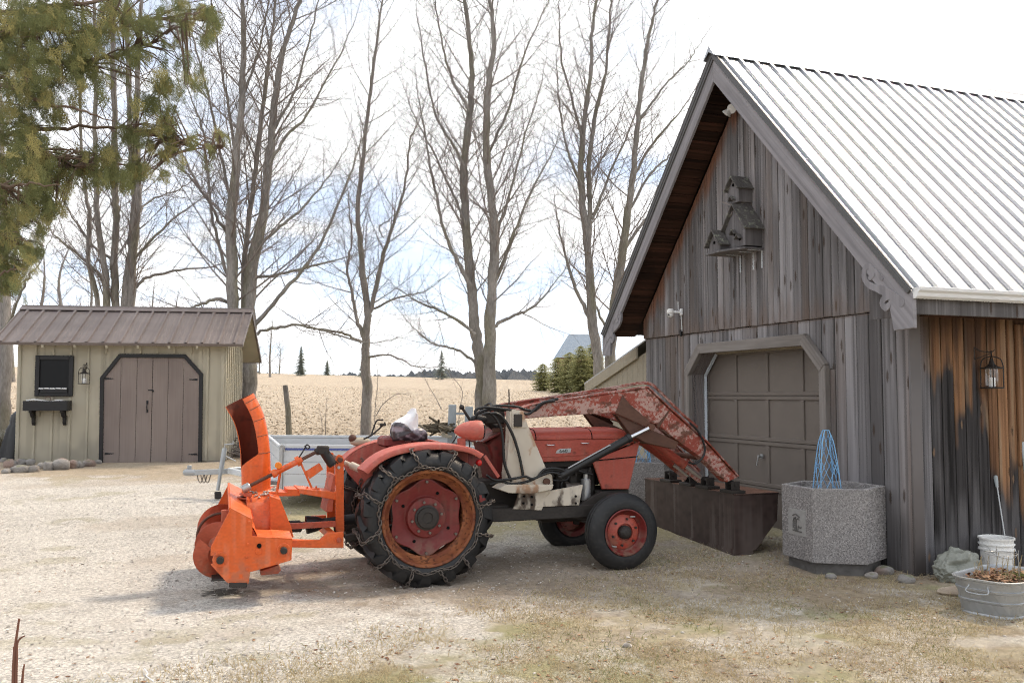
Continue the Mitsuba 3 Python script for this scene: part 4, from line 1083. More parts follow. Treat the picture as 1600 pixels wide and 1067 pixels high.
for (px, py, sgn) in ((164, 591.5, 1), (164, 708.5, 1), (309, 593, -1), (308.5, 709.5, -1)):
    x_, z_ = shq(px, py)
    obj('strap_hinge', M().prism([(x_, z_ - 0.022), (x_ + sgn * 0.16, z_ - 0.006), (x_ + sgn * 0.16, z_ + 0.006), (x_, z_ + 0.022)], sh(0, -0.0105, 0), SX, [0, 0, 1], 0.008, 0.002), 'm_black', dd)
hx, hz = shq(230.5, 636)
m = M().tube(spline([sh(hx, -0.012, hz + 0.09), sh(hx, -0.05, hz + 0.06), sh(hx, -0.055, hz - 0.03), sh(hx, -0.012, hz - 0.07)], 5), 0.010, 6)
m.obox(sh(hx, -0.014, hz + 0.09), SX * 0.018, [0, 0, 0.035], SY * 0.005).obox(sh(hx, -0.014, hz - 0.07), SX * 0.015, [0, 0, 0.03], SY * 0.005)
obj('handle', m, 'm_black', dd)
hx, hz = shq(237.5, 609.5)
obj('latch', M().obox(sh(hx - 0.02, -0.015, hz), SX * 0.045, [0, 0, 0.010], SY * 0.006, 0.002).cyl(sh(hx + 0.03, -0.01, hz - 0.02), sh(hx + 0.03, -0.035, hz - 0.02), 0.014, 8), 'm_black', dd)

# window with flower box
wn = sub('window', shed)
wx0, wz1 = shq(57, 555.5); wx1, wz0 = shq(114.5, 619)
for (a, b, c, d_) in ((wx0, wz0, wx0 + 0.075, wz1), (wx1 - 0.075, wz0, wx1, wz1), (wx0 + 0.077, wz1 - 0.08, wx1 - 0.077, wz1), (wx0 + 0.077, wz0, wx1 - 0.077, wz0 + 0.06)):
    obj('frame', M().prism([(a, b), (c, b), (c, d_), (a, d_)], sh(0, -0.012, 0), SX, [0, 0, 1], 0.045, 0.005), 'm_black', wn)
obj('pane', M().prism([(wx0 + 0.05, wz0 + 0.05), (wx1 - 0.05, wz0 + 0.05), (wx1 - 0.05, wz1 - 0.05), (wx0 + 0.05, wz1 - 0.05)], sh(0, -0.013, 0), SX, [0, 0, 1], 0.006), 'm_darkglass', wn)
obj('sill', M().prism([(wx0 + 0.09, wz0 + 0.062), (wx1 - 0.09, wz0 + 0.062), (wx1 - 0.09, wz0 + 0.135), (wx0 + 0.09, wz0 + 0.135)], sh(0, -0.020, 0), SX, [0, 0, 1], 0.03, 0.004), 'm_black', wn)
m = M()
for k in range(5):
    x_ = wx0 + 0.11 + 0.1 * k; m.obox(sh(x_, -0.045, wz0 + 0.142 + 0.004 * (k % 2)), SX * 0.045, SY * 0.012, [0, 0, 0.012], 0.005)
obj('peeling_paint', m, 'm_white', wn, kind='stuff')
fb = sub('flower_box', shed)
fx0, fz1 = shq(45, 626); fx1, fz0 = shq(112.5, 641)
for (y0, y1, x0, x1) in ((-0.30, -0.275, fx0, fx1), (-0.03, -0.016, fx0, fx1)):
    m = M().obox(sh((x0 + x1) / 2, (y0 + y1) / 2, (fz0 + fz1) / 2), SX * (x1 - x0) / 2, SY * abs(y1 - y0) / 2, [0, 0, (fz1 - fz0) / 2], 0.004); obj('board', m, 'm_black', fb)
for x_ in (fx0 + 0.012, fx1 - 0.012):
    obj('board', M().obox(sh(x_, -0.1525, (fz0 + fz1) / 2), SX * 0.012, SY * 0.12, [0, 0, (fz1 - fz0) / 2], 0.004), 'm_black', fb)
obj('soil', M().obox(sh((fx0 + fx1) / 2, -0.15, fz1 - 0.055), SX * ((fx1 - fx0) / 2 - 0.03), SY * 0.12, [0, 0, 0.03]), 'm_soil', fb)
m = M().tube(spline([sh(fx0 + 0.05, -0.28, fz1 + 0.006), sh(fx0 + 0.2, -0.27, fz1 + 0.02), sh(fx0 + 0.45, -0.285, fz1 - 0.01), sh(fx0 + 0.6, -0.27, fz1 + 0.012), sh(fx1 - 0.08, -0.27, fz1 + 0.0)], 6), 0.012, 5)
obj('faded_ribbon', m, 'm_white', fb)
m = M(); c = sh(fx0 + 0.40, -0.22, fz1 + 0.03)
m.tube([c + SX * 0.05 * math.cos(a) + np.array([0, 0, 0.05 * math.sin(a)]) for a in np.linspace(0, 6.28, 16)[:-1]], 0.006, 5, closed=True)
obj('wire_loop', m, 'm_brownsteel', fb)
for x_ in (fx0 + 0.11, fx1 - 0.11):
    pts = [(0, 0), (-0.23, 0), (-0.23, -0.03), (-0.17, -0.05), (-0.14, -0.11), (-0.08, -0.13), (-0.06, -0.22), (-0.03, -0.27), (0, -0.27)]
    obj('scroll_bracket', M().prism(pts, sh(x_ - 0.025, -0.016, fz0 - 0.002), SY, [0, 0, 1], 0.05, 0.004), 'm_black', fb)
    obj('block', M().obox(sh(x_ + (0.06 if x_ > 0.6 else 0.07), -0.045, fz0 - 0.05), SX * 0.03, SY * 0.028, [0, 0, 0.045], 0.004), 'm_cream', fb)

# hanging lanterns: one maker for the shed's and the barn's
def lantern(name, label, base, out, wide, s, wallmat='m_iron', glow=(0.7, 0.68, 0.66)):
    """base: point on the wall where the hook is screwed; out: unit vector from the wall; wide: unit vector along the wall; s: size of the cage"""
    t = thing(name, label, 'lantern')
    up = np.array([0, 0, 1.0]); R_ = s * 0.36
    hk = base + out * (R_ + 0.05)
    m = M().tube([base + up * 0.07 * s / 0.3, base - up * 0.07 * s / 0.3], 0.006, 6)
    m.tube(spline([base + up * 0.06, base + out * R_ * 0.6 + up * 0.02, hk + up * 0.012, hk + out * 0.03 + up * 0.03], 5), 0.005, 6)
    m.tube([base - up * 0.06, hk], 0.004, 6)
    obj('hook', m, 'm_iron', t)
    top = hk - up * 0.03; c1 = top - up * 0.42 * s; c2 = top - up * 1.12 * s
    m = M()
    for a in np.arange(4) * math.pi / 2:
        d_ = wide * math.cos(a) + out * math.sin(a)
        L = spline([top, top + d_ * R_ * 0.75 - up * 0.10 * s, c1 + d_ * R_ + up * 0.06 * s, c1 + d_ * R_ - up * 0.1 * s], 5)
        m.tube(np.vstack([L, [c2 + d_ * R_]]), 0.011 * s / 0.3 * 0.55, 6)
    for c in (c1, c2):
        m.tube([c + (wide * math.cos(a) + out * math.sin(a)) * R_ for a in np.linspace(0, 2 * math.pi, 25)[:-1]], 0.0075 * s / 0.3, 6, closed=True)
    m.tube([top + up * 0.028 + (wide * math.cos(a) + up * math.sin(a)) * 0.025 for a in np.linspace(0, 6.28, 13)[:-1]], 0.004, 5, closed=True)
    obj('cage', m, 'm_iron', t)
    obj('lid', M().lathe([(0.0, 0.30 * s), (0.05 * s, 0.29 * s), (0.10 * s, 0.1 * s), (0.2 * s, 0.02 * s), (0.27 * s, 0.0), (0.0, 0.0)], c1 + up * 0.01, up, 18), 'm_iron', t, smooth=40)
    obj('base', M().lathe([(0.0, 0.03 * s), (0.26 * s, 0.03 * s), (0.30 * s, 0.0), (0.0, -0.01)], c2, up, 18), 'm_iron', t, smooth=40)
    obj('glass', M().lathe([(0.20 * s, 0.0), (0.215 * s, 0.2 * s), (0.20 * s, 0.66 * s)], c2 + up * 0.02, up, 24), 'm_glass', t, smooth=True)
    obj('candle', M().cyl(c2 + up * 0.03 * s, c2 + up * 0.36 * s, 0.11 * s, 16, ch=0.004), 'm_whiteplastic', t, smooth=40)
    return t
lx, lz = shq(136.5, 570)
lantern('hanging_lantern', 'black wire lantern hanging between the shed window and door', sh(lx, -0.036, lz - 0.02), -SY, -SX, 0.27)
bp = on_y(1522, 552, Y0 - 0.02)
lantern('hanging_lantern', 'black iron lantern hanging on the stained barn side wall', bp + np.array([0.0, -0.001, 0.0]), _norm([0.75, -0.66, 0]), _norm([0.66, 0.75, 0]), 0.275)

# black cover beside the shed
cp = on_ground(20, 692); cp = rd(-9.28, 17.35); cp[2] = gz(cp) - 0.02
P = []
for i, (h, rr) in enumerate(((0.0, 0.42), (0.1, 0.41), (0.35, 0.36), (0.6, 0.30), (0.70, 0.24), (0.74, 0.25), (0.86, 0.22), (0.93, 0.15), (0.95, 0.0))):
    a = np.linspace(0, 2 * math.pi, 49)
    fold = 1 + (0.07 * np.sin(9 * a + i * 0.3) + 0.04 * np.sin(17 * a + 2)) * (1 - h)
    P.append(cp + np.stack([rr * fold * np.cos(a), rr * fold * np.sin(a), a * 0 + h], 1))
single('covered_grill', M().grid(np.array(P)), 'm_black', 'something under a draped black cover left of the shed', 'cover', smooth=50)

# stones edging the bed by the shed
def rock_mesh(c, s, seed, sub_=2):
    ic = trimesh.creation.icosphere(subdivisions=sub_); v = ic.vertices.copy()
    v *= (0.72 + 0.6 * meshkit.fbm(v * 1.3 + seed * 7.7, 3, seed=seed))[:, None]
    v = np.sign(v) * np.abs(v) ** 0.9
    a = seed * 1.7; v = np.stack([v[:, 0] * math.cos(a) - v[:, 1] * math.sin(a), v[:, 0] * math.sin(a) + v[:, 1] * math.cos(a), v[:, 2]], 1)
    X = v[:, :1] * RGT + v[:, 1:2] * FWD + v[:, 2:] * np.array([0, 0, 1])
    X = (v[:, 0] * s[0])[:, None] * RGT + (v[:, 1] * s[1])[:, None] * FWD + (v[:, 2] * s[2])[:, None] * np.array([0, 0, 1])
    return M().add(X + c, ic.faces)
rocks = [(110, 760, 160, 120, 'brown mossy stone with a yellow patch'), (280, 730, 130, 90, 'smooth grey stone'), (230, 835, 235, 110, 'broad flat grey stone'), (430, 830, 150, 100, 'grey speckled round stone'), (400, 735, 110, 90, 'dark purple stone'),
         (545, 790, 90, 90, 'small greenish stone'), (645, 790, 130, 130, 'blotchy grey stone'), (800, 775, 205, 160, 'large pale mossy boulder, biggest of the row'), (985, 765, 130, 115, 'pinkish round stone'), (1095, 770, 90, 90, 'small bluish grey stone'),
         (1200, 750, 160, 100, 'pale lichen covered stone'), (1350, 730, 80, 60, 'small white stone nearest the door'), (60, 860, 110, 70, 'low mossy stone'), (30, 705, 90, 60, 'reddish stone')]
for i, (zx, zy, w, h, nm) in enumerate(rocks):
    px, py = zx / 8.889, 640 + (zy + h * 0.40) / 8.889
    g = on_ground(px, py); dd_ = g @ FWD
    sw, shh = w / 8.889 * dd_ / FPX / 2, h / 8.889 * dd_ / FPX / 2
    c = g + FWD * sw * 0.8 + np.array([0, 0, shh * 0.75])
    where = ['at the far left by the shed', 'below the flower box', 'left of the shed door'][0 if zx < 250 else (1 if zx < 900 else 2)]
    single('rock', rock_mesh(c, (sw * 1.12, sw * 0.95, shh * 1.2), i + 1), 'm_rock', nm + ' ' + where, 'rock', 'stones edging the bed by the shed', smooth=True)
# small plants in the bed
def tuft(px, py, n, h, spread, m_, name, label, seed, size=0.03):
    q = np.random.default_rng(seed); c = on_ground(px, py)
    L = []; P = []
    for i in range(n):
        a = q.random() * 6.28; rr = spread * math.sqrt(q.random()); hh = h * (0.5 + 0.7 * q.random())
        tip = c + np.array([math.cos(a) * rr, math.sin(a) * rr, hh]); mid = c + np.array([math.cos(a) * rr * 0.4, math.sin(a) * rr * 0.4, hh * 0.6])
        L.append((np.array([c, mid, tip]), np.array([0.004, 0.003, 0.002]))); P += [tip + q.normal(0, 0.02, 3) for _ in range(3)]
    m = M(); m.add(*tubes(L, 3)); P = np.array(P); v, f = flakes(P, size * (0.6 + 0.8 * q.random(len(P))), 1.5); m.add(v, f)
    single(name, m, m_, label, 'plant')
mat('m_silver', (0.30, 0.32, 0.30), 0.8); mat('m_purple', (0.055, 0.038, 0.045), 0.7)
tuft(127, 716, 60, 0.13, 0.24, 'm_silver', 'silver_leaf_plant', 'silvery leaved low plant beside the shed door frame', 5, 0.035)
tuft(106, 717, 60, 0.12, 0.26, 'm_purple', 'dark_leaf_plant', 'dark purple leaved plant behind the stones', 6, 0.035)
tuft(46, 717, 40, 0.06, 0.26, 'm_redleaf', 'red_leaf_plant', 'dried red leaves behind the grey stones', 7, 0.03)
tuft(10, 706, 170, 0.30, 0.42, 'm_weed', 'dead_perennial', 'grey tangle of dead stems at the left edge by the shed', 8, 0.012)
tuft(22, 700, 120, 0.33, 0.36, 'm_silver', 'dead_perennial', 'pale dead bush in front of the black cover', 9, 0.014)

# boards leaning and brush heaped behind the shed's right corner
lb = thing('leaning_lumber', 'grey boards leaning on the back corner of the shed', 'lumber')
for (a, b, w) in (((374, 640), (369, 578), 0.10), ((379, 640), (373, 585), 0.07)):
    p, q = at_d(*a, 19.2), at_d(*b, 19.5); p[2] = max(gz(p), 0.4)
    obj('board', M().beam(p, q, w, 0.03, up=FWD), 'm_wood', lb)
q_ = np.random.default_rng(12); L = []
c = on_ground(362, 716)
for i in range(160):
    a = q_.random() * 3.14; p = c + rd(q_.normal(0, 0.30), q_.normal(0.5, 0.35), 0.0); ln = 0.25 + 0.5 * q_.random(); d_ = np.array([math.cos(a), math.sin(a), q_.normal(0, 0.18)])
    p = p + [0, 0, abs(q_.normal(0, 0.13))]
    L.append((np.array([p - d_ * ln / 2, p + [0, 0, q_.normal(0, 0.02)], p + d_ * ln / 2]), np.array([0.012, 0.01, 0.006]) * (0.4 + q_.random())))
single('brush_pile', tubes(L, 5), 'm_twig', 'heap of dead branches beside the right wall of the shed', 'brush pile')

# ================================================================ TRACTOR
YT = 8.65
def far(y): return 2 * YT - y
tr_ = thing('tractor', 'old faded red farm tractor with front loader and chained rear wheels', 'tractor')
UX = np.array([1.0, 0, 0])
def plate(px, Y, dep, ch=0.003, mirror=False, yref=None):
    """outline given in the photograph on the plane y = (yref or Y), extruded away from the camera by dep"""
    pl = xz(px, Y if yref is None else yref)
    m = M().prism(pl, [0, Y + dep, 0], UX, EZ, dep, ch)          # U x V = -Y
    return m
def flip(m):
    q = M(); q.n = m.n
    q.v = [np.stack([v[:, 0], 2 * YT - v[:, 1], v[:, 2]], 1) for v in m.v]; q.f = [f[:, ::-1] for f in m.f]; q.t = list(m.t)
    return q
def both(name, m, mt, parent, smooth=False, **k):
    obj(name, m, mt, parent, smooth=smooth, **k); obj(name, flip(m), mt, parent, smooth=smooth)

# ---- rear wheels
RC, RR, RW = np.array([2.14, 0, 0.60]), 0.615, 0.33
AX = np.array([0, -1.0, 0])                 # outwards, near wheel
def rear_wheel(yc, near):
    w = sub('rear_wheel', tr_); c = np.array([RC[0], yc, RC[2]]); ax = AX if near else -AX
    fx = lambda m: m if near else M().add(*(lambda v, f: (np.stack([v[:, 0], 2 * YT - v[:, 1], v[:, 2]], 1), f[:, ::-1]))(*m.data()))
    cn = np.array([RC[0], far(9.24) if False else 8.07, RC[2]])
    h = RW / 2
    prof = [(0.405, -h + 0.03), (0.425, -h + 0.005), (0.46, -h - 0.018), (0.50, -h - 0.022), (0.545, -h + 0.0), (0.572, -h + 0.035), (0.583, -h + 0.08), (0.588, 0.0), (0.583, h - 0.08), (0.572, h - 0.035), (0.545, h), (0.50, h + 0.022), (0.46, h + 0.018), (0.425, h - 0.005), (0.405, h - 0.03)]
    m = M().lathe(prof, cn, AX, 72, ref=UX)
    W2 = np.cross(AX, UX)
    def pt(th, r, yy): return cn + (UX * math.cos(th) + W2 * math.sin(th)) * r + AX * yy
    nl = 15
    for sd in (-1, 1):
        for k in range(nl):
            th0 = 2 * math.pi * (k + (0.5 if sd > 0 else 0)) / nl
            st = [(0.00, 0.612, -0.012, 0.036), (0.07, 0.613, 0.05, 0.040), (0.15, 0.611, 0.10, 0.045), (0.215, 0.604, h - 0.025, 0.052), (0.240, 0.590, h - 0.002, 0.054), (0.25, 0.565, h + 0.012, 0.052), (0.258, 0.535, h + 0.018, 0.046), (0.262, 0.505, h + 0.024, 0.034)]
            ring = []
            for i, (dt, r, yy, hw) in enumerate(st):
                th = th0 + dt; inn = 0.045 if i < 4 else 0.0
                # cross-section rectangle: two on top, two sunk in the carcass
                nr = (UX * math.cos(th) + W2 * math.sin(th)); tg = (-UX * math.sin(th) + W2 * math.cos(th))
                base = pt(th, r, sd * yy)
                al = 0.35 if i < 4 else 0.0
                wv = tg * math.cos(al) - AX * sd * math.sin(al)
                dn = -nr if i < 4 else (-nr * 0.35 - AX * sd * 0.9)
                dn = _norm(dn); dp = 0.05
                ring.append([base + dn * dp - wv * hw * 1.35, base - wv * hw, base + wv * hw, base + dn * dp + wv * hw * 1.35])
            R_ = np.array(ring); v = R_.reshape(-1, 3); n = len(st); f = []
            for i in range(n - 1):
                for j in range(3):
                    a = i * 4 + j; f.append([a, a + 1, a + 5, a + 4] if sd > 0 else [a, a + 4, a + 5, a + 1])
            f.append([0, 3, 2, 1] if sd > 0 else [0, 1, 2, 3]); e = (n - 1) * 4; f.append([e, e + 1, e + 2, e + 3] if sd > 0 else [e, e + 3, e + 2, e + 1])
            m.add(v, f)
    obj('tyre', fx(m), 'm_rubber', w, smooth=45)
    # rim with rolled edge, recessed dish held on lugs
    prof = [(0.40, h - 0.03), (0.425, h - 0.012), (0.432, h + 0.004), (0.424, h + 0.012), (0.405, h + 0.004), (0.395, h - 0.03), (0.372, h - 0.075), (0.345, h - 0.095), (0.343, -0.05), (0.395, -h + 0.03), (0.425, -h + 0.01), (0.43, -h), (0.405, -h + 0.03)]
    obj('rim', fx(M().lathe(prof, cn, AX, 64, ref=UX)), 'm_rim', w, smooth=50)
    # dish: six-lobed disc
    a = np.linspace(0, 2 * math.pi, 97)[:-1]
    lobe = 0.325 + 0.020 * np.cos(6 * (a - 0.52))
    P = []
    y1 = h - 0.105
    for fr_, yy in ((1.0, y1 - 0.006), (1.0, y1), (0.965, y1 + 0.004), (0.62, y1 - 0.03), (0.585, y1 - 0.028), (0.545, y1 + 0.012), (0.40, y1 + 0.018), (0.38, y1 + 0.018)):
        rr = (lobe if fr_ > 0.9 else np.full_like(a, 0.32)) * fr_
        P.append(cn + rr[:, None] * (np.cos(a)[:, None] * UX + np.sin(a)[:, None] * W2) + AX * yy)
    P.append(np.repeat(cn[None] + AX * (y1 + 0.018), len(a), 0))
    m = M().grid(np.array(P).transpose(1, 0, 2), closed_u=True)
    obj('dish', fx(m), 'm_wheelred', w, smooth=40)
    m = M()
    for k in range(6):
        th = 0.52 + k * math.pi / 3
        m.beam(pt(th, 0.30, y1 - 0.02), pt(th, 0.352, y1 - 0.02), 0.06, 0.03, up=AX, ch=0.004)
    obj('rim_lug', fx(m), 'm_rim', w, kind='stuff')
    m = M().lathe([(0.112, y1 + 0.016), (0.112, y1 + 0.030), (0.095, y1 + 0.036), (0.090, y1 + 0.052), (0.050, y1 + 0.056), (0.046, y1 + 0.046), (0.0, y1 + 0.046)], cn, AX, 32, ref=UX)
    obj('hub', fx(m), 'm_iron', w, smooth=35)
    m = M()
    for k in range(8):
        th = k * math.pi / 4 + 0.2; m.cyl(pt(th, 0.138, y1 + 0.010), pt(th, 0.138, y1 + 0.036), 0.013, 6)
    for k in range(6):
        th = 0.52 + k * math.pi / 3; m.cyl(pt(th, 0.318, y1 - 0.005), pt(th, 0.318, y1 + 0.022), 0.013, 6)
    obj('bolt', fx(m), 'm_chain', w, kind='stuff')
    m = M()
    for k in range(4):
        th = 1.1 + k * math.pi / 2; m.cyl(pt(th, 0.235, y1 - 0.016), pt(th, 0.235, y1 - 0.006), 0.014, 10)
    obj('hole', fx(m), 'm_void', w, kind='stuff')
    # ladder chain
    lk = M()
    def link(p, t, nrm_, L=0.052, W=0.030, r=0.0055):
        s_ = np.cross(t, nrm_); pts = [p + t * L / 2 * ca + s_ * W / 2 * sa for ca, sa in ((1, 0), (0.72, 0.85), (-0.72, 0.85), (-1, 0), (-0.72, -0.85), (0.72, -0.85))]
        lk.tube(pts, r, 4, closed=True)
    def run(path, twist):
        path = np.asarray(path); seg = np.linalg.norm(np.diff(path, axis=0), axis=1); s = np.concatenate([[0], np.cumsum(seg)]); n = max(3, int(s[-1] / 0.038))
        u = (np.arange(n) + 0.5) / n * s[-1]; Q = np.stack([np.interp(u, s, path[:, k]) for k in range(3)], 1); tt = np.gradient(Q, axis=0)
        for i in range(n):
            t_ = _norm(tt[i]); o = _norm(Q[i] - cn) if twist == 0 else _norm(Q[i] - cn + AX * 0.0)
            nr = _norm(o - t_ * (o @ t_)); b_ = np.cross(t_, nr)
            ph = (0.8 if i % 2 else -0.8); link(Q[i], t_, nr * math.cos(ph) + b_ * math.sin(ph))
    for sd in ((1, -1) if near else (-1,)):
        a = np.linspace(0, 2 * math.pi, 121); wob = 0.462 + 0.012 * np.sin(11 * a + sd) - 0.006 * np.sin(a)
        run([pt(x, r, sd * (h + 0.036)) for x, r in zip(a, wob)], 0)
    nc = 12
    for k in range(nc):
        th = 2 * math.pi * (k + 0.35) / nc
        sk = 0.10 * math.sin(k * 2.3)
        pth = [(th, 0.462, h + 0.04), (th + sk * 0.3 + 0.02, 0.52, h + 0.05), (th + sk * 0.7 + 0.03, 0.585, h + 0.034), (th + sk + 0.03, 0.628, h - 0.02), (th + 0.02, 0.632, 0.09), (th - 0.01, 0.632, 0.0), (th + 0.02, 0.632, -0.09), (th, 0.628, -h + 0.02), (th, 0.585, -h - 0.034), (th, 0.462, -h - 0.04)]
        run(spline([pt(*q) for q in pth], 4), 1)
    obj('snow_chain', fx(lk), 'm_chain', w, smooth=True)
    if near:
        m = M().beam(pt(0.28, 0.49, h + 0.055), pt(0.40, 0.50, h + 0.05), 0.022, 0.012, up=AX); m.beam(pt(0.33, 0.475, h + 0.06), pt(0.30, 0.53, h + 0.05), 0.02, 0.012, up=AX)
        obj('chain_tightener', m, 'm_wheelred', w)
rear_wheel(8.07, True); rear_wheel(far(8.07), False)

# ---- front wheels
def front_wheel(near):
    w = sub('front_wheel', tr_); cn = np.array([4.11, 8.04, 0.372]); h = 0.10
    fx = lambda m: m if near else flip(m)
    prof = [(0.215, -h + 0.01), (0.235, -h - 0.006), (0.28, -h - 0.012), (0.325, -h + 0.002), (0.352, -h + 0.022), (0.362, -h + 0.035), (0.355, -h + 0.042), (0.367, -h + 0.05), (0.370, -0.035), (0.362, -0.03), (0.362, -0.022), (0.374, -0.016), (0.374, 0.016), (0.362, 0.022), (0.362, 0.03), (0.370, 0.035), (0.367, h - 0.05), (0.355, h - 0.042), (0.362, h - 0.035), (0.352, h - 0.022), (0.325, h - 0.002), (0.28, h + 0.012), (0.235, h + 0.006), (0.215, h - 0.01)]
    obj('tyre', fx(M().lathe(prof, cn, AX, 64, ref=UX)), 'm_rubber', w, smooth=28)
    prof = [(0.20, h - 0.02), (0.222, h + 0.0), (0.226, h + 0.010), (0.215, h + 0.014), (0.205, h + 0.004), (0.195, h - 0.035), (0.175, h - 0.045), (0.165, h - 0.06), (0.165, -h + 0.02), (0.215, -h)]
    obj('rim', fx(M().lathe(prof, cn, AX, 48, ref=UX)), 'm_wheelred', w, smooth=50)
    prof = [(0.168, h - 0.06), (0.150, h - 0.048), (0.110, h - 0.030), (0.085, h - 0.022), (0.082, h - 0.045), (0.060, h - 0.045)]
    obj('dish', fx(M().lathe(prof, cn, AX, 40, ref=UX)), 'm_red', w, smooth=35)
    m = M().lathe([(0.066, h - 0.05), (0.066, h - 0.005), (0.056, h + 0.012), (0.036, h + 0.03), (0.03, h + 0.034), (0.0, h + 0.035)], cn, AX, 24, ref=UX)
    obj('hub', fx(m), 'm_iron', w, smooth=35)
    m = M(); W2 = np.cross(AX, UX)
    for k in range(6):
        th = k * math.pi / 3 + 0.3; p = cn + (UX * math.cos(th) + W2 * math.sin(th)) * 0.128 + AX * (h - 0.038); m.cyl(p, p + AX * 0.02, 0.012, 6)
    obj('bolt', fx(m), 'm_iron', w, kind='stuff')
    m = M(); p = cn + (UX * -0.4 + W2 * -0.9) * 0.10 + AX * (h + 0.01)
    th = 4.05
    for th in (0.9, 3.9):
        p = cn + (UX * math.cos(th) + W2 * math.sin(th)) * 0.185 + AX * (h - 0.028); q = cn + (UX * math.cos(th + 0.25) + W2 * math.sin(th + 0.25)) * 0.16 + AX * (h - 0.03)
        m.beam(p, q, 0.012, 0.008, up=AX)
    obj('wheel_weight_clip', fx(m), 'm_steel', w, kind='stuff')
front_wheel(True); front_wheel(False)

# ---- chassis
m = M().box([2.0, YT - 0.22, 0.42], [2.75, YT + 0.22, 0.95], 0.04); m.box([2.70, YT - 0.19, 0.46], [3.50, YT + 0.19, 0.86], 0.03)
m.box([3.45, YT - 0.16, 0.42], [4.40, YT + 0.16, 0.64], 0.03)
obj('gearbox', m, 'm_iron', tr_)
m = M().cyl([2.14, 8.22, 0.60], [2.14, far(8.22), 0.60], 0.115, 20); m.cyl([2.14, 8.16, 0.60], [2.14, 8.26, 0.60], 0.15, 20); m.cyl([2.14, far(8.16), 0.60], [2.14, far(8.26), 0.60], 0.15, 20)
obj('rear_axle', m, 'm_iron', tr_, smooth=40)
m = M().beam([4.11, 8.12, 0.40], [4.11, far(8.12), 0.40], 0.10, 0.10, ch=0.012); m.cyl([4.11, 8.20, 0.30], [4.11, 8.20, 0.62], 0.035, 12); m.cyl([4.11, far(8.20), 0.30], [4.11, far(8.20), 0.62], 0.035, 12)
m.tube([[4.05, 8.22, 0.44], [3.6, 8.45, 0.50], [3.3, 8.5, 0.55]], 0.018, 8); m.cyl([4.11, 8.05, 0.372], [4.11, 8.2, 0.372], 0.04, 12); m.cyl([4.11, far(8.05), 0.372], [4.11, far(8.2), 0.372], 0.04, 12)
obj('front_axle', m, 'm_iron', tr_, smooth=40)
m = M().box([3.36, YT - 0.17, 0.60], [4.05, YT + 0.17, 0.98], 0.02); m.box([3.20, YT - 0.22, 0.97], [4.30, YT + 0.22, 1.10], 0.01)
for k in range(4):
    m.box([3.44 + 0.15 * k, YT - 0.215, 0.70], [3.53 + 0.15 * k, YT - 0.165, 0.92], 0.012)
    m.tube(spline([[3.49 + 0.15 * k, YT - 0.20, 0.93], [3.5 + 0.15 * k, YT - 0.25, 0.96], [3.55 + 0.12 * k, YT - 0.25, 0.88]], 4), 0.012, 6)
m.box([3.40, YT - 0.24, 0.90], [3.98, YT - 0.16, 0.95], 0.012)
obj('engine', m, 'm_iron', tr_)
m = M().cyl([3.88, 8.36, 0.64], [3.88, 8.36, 0.86], 0.05, 16, ch=0.01); m.cyl([3.88, 8.36, 0.86], [3.88, 8.36, 0.92], 0.025, 12)
obj('oil_filter', m, 'm_steel', tr_, smooth=40)
m = M().cyl([3.70, 8.40, 0.76], [3.84, 8.40, 0.76], 0.06, 16, ch=0.01); m.cyl([3.66, 8.40, 0.76], [3.70, 8.40, 0.76], 0.075, 18)
obj('alternator', m, 'm_chain', tr_, smooth=40)
m = M().tube(spline([[3.55, 8.40, 0.95], [3.62, 8.34, 0.90], [3.60, 8.33, 0.78], [3.70, 8.36, 0.70]], 6), 0.016, 7); m.tube(spline([[3.75, 8.42, 0.98], [3.80, 8.34, 0.94], [3.95, 8.35, 0.90]], 6), 0.014, 7)
m.tube(spline([[3.42, 8.40, 0.90], [3.50, 8.32, 0.86], [3.66, 8.33, 0.86], [3.72, 8.38, 0.95]], 6), 0.012, 7)
obj('engine_hose', m, 'm_hose', tr_, smooth=True)
obj('fan', M().lathe([(0.0, -0.01), (0.16, -0.01), (0.16, 0.01), (0.0, 0.01)], [4.12, YT, 0.92], UX, 24), 'm_iron', tr_)

# ---- bonnet
def hood_sec(x, dz=0.0, sw=1.0, zb=1.255):
    hw = 0.285 * sw; zt = 1.362 + dz
    pts = [(-hw, zb), (-hw, zb + 0.02)]
    for a in np.linspace(0, math.pi / 2, 7):
        pts.append((-hw + 0.10 * (1 - math.cos(a)), zt - 0.012 - 0.085 * (1 - math.sin(a))))
    pts += [(-0.09, zt - 0.003), (0.0, zt)]
    pts = pts + [(-a, b) for a, b in pts[-2::-1]]
    return [[x, YT + a, b] for a, b in pts]
P = [hood_sec(3.20, 0.0)] + [hood_sec(x, 0.004 * math.sin((x - 3.2) * 2.8)) for x in np.linspace(3.22, 4.25, 8)] + [hood_sec(4.33, -0.008, 0.995), hood_sec(4.39, -0.028, 0.98), hood_sec(4.425, -0.06, 0.955), hood_sec(4.435, -0.09, 0.94)]
m = M().grid(np.array(P)[::-1]); c_ = np.array(P[-1]); m.add(np.vstack([c_, c_.mean(0)]), [[i + 1, i, len(c_)] for i in range(len(c_) - 1)])
hd = obj('bonnet', m, 'm_red', tr_, smooth=40)
m = M()
for x in (3.345, 3.955):
    s = np.array(hood_sec(x)); m.tube((s - [0, YT, 1.25]) * [1, 1.006, 1.02] + [0, YT, 1.25], 0.005, 5)
obj('bonnet_seam', m, 'm_void', tr_)
sp = plate([(838, 689), (1001, 685.5), (998, 693), (936, 719), (848, 722)], 8.378, 0.014, yref=8.36)
sp = M().prism([(3.30, 1.035), (3.975, 1.040), (4.425, 1.215), (4.43, 1.250), (3.25, 1.250)], [0, 8.385, 0], UX, EZ, 0.016, 0.004)
both('side_panel', sp, 'm_red', tr_)
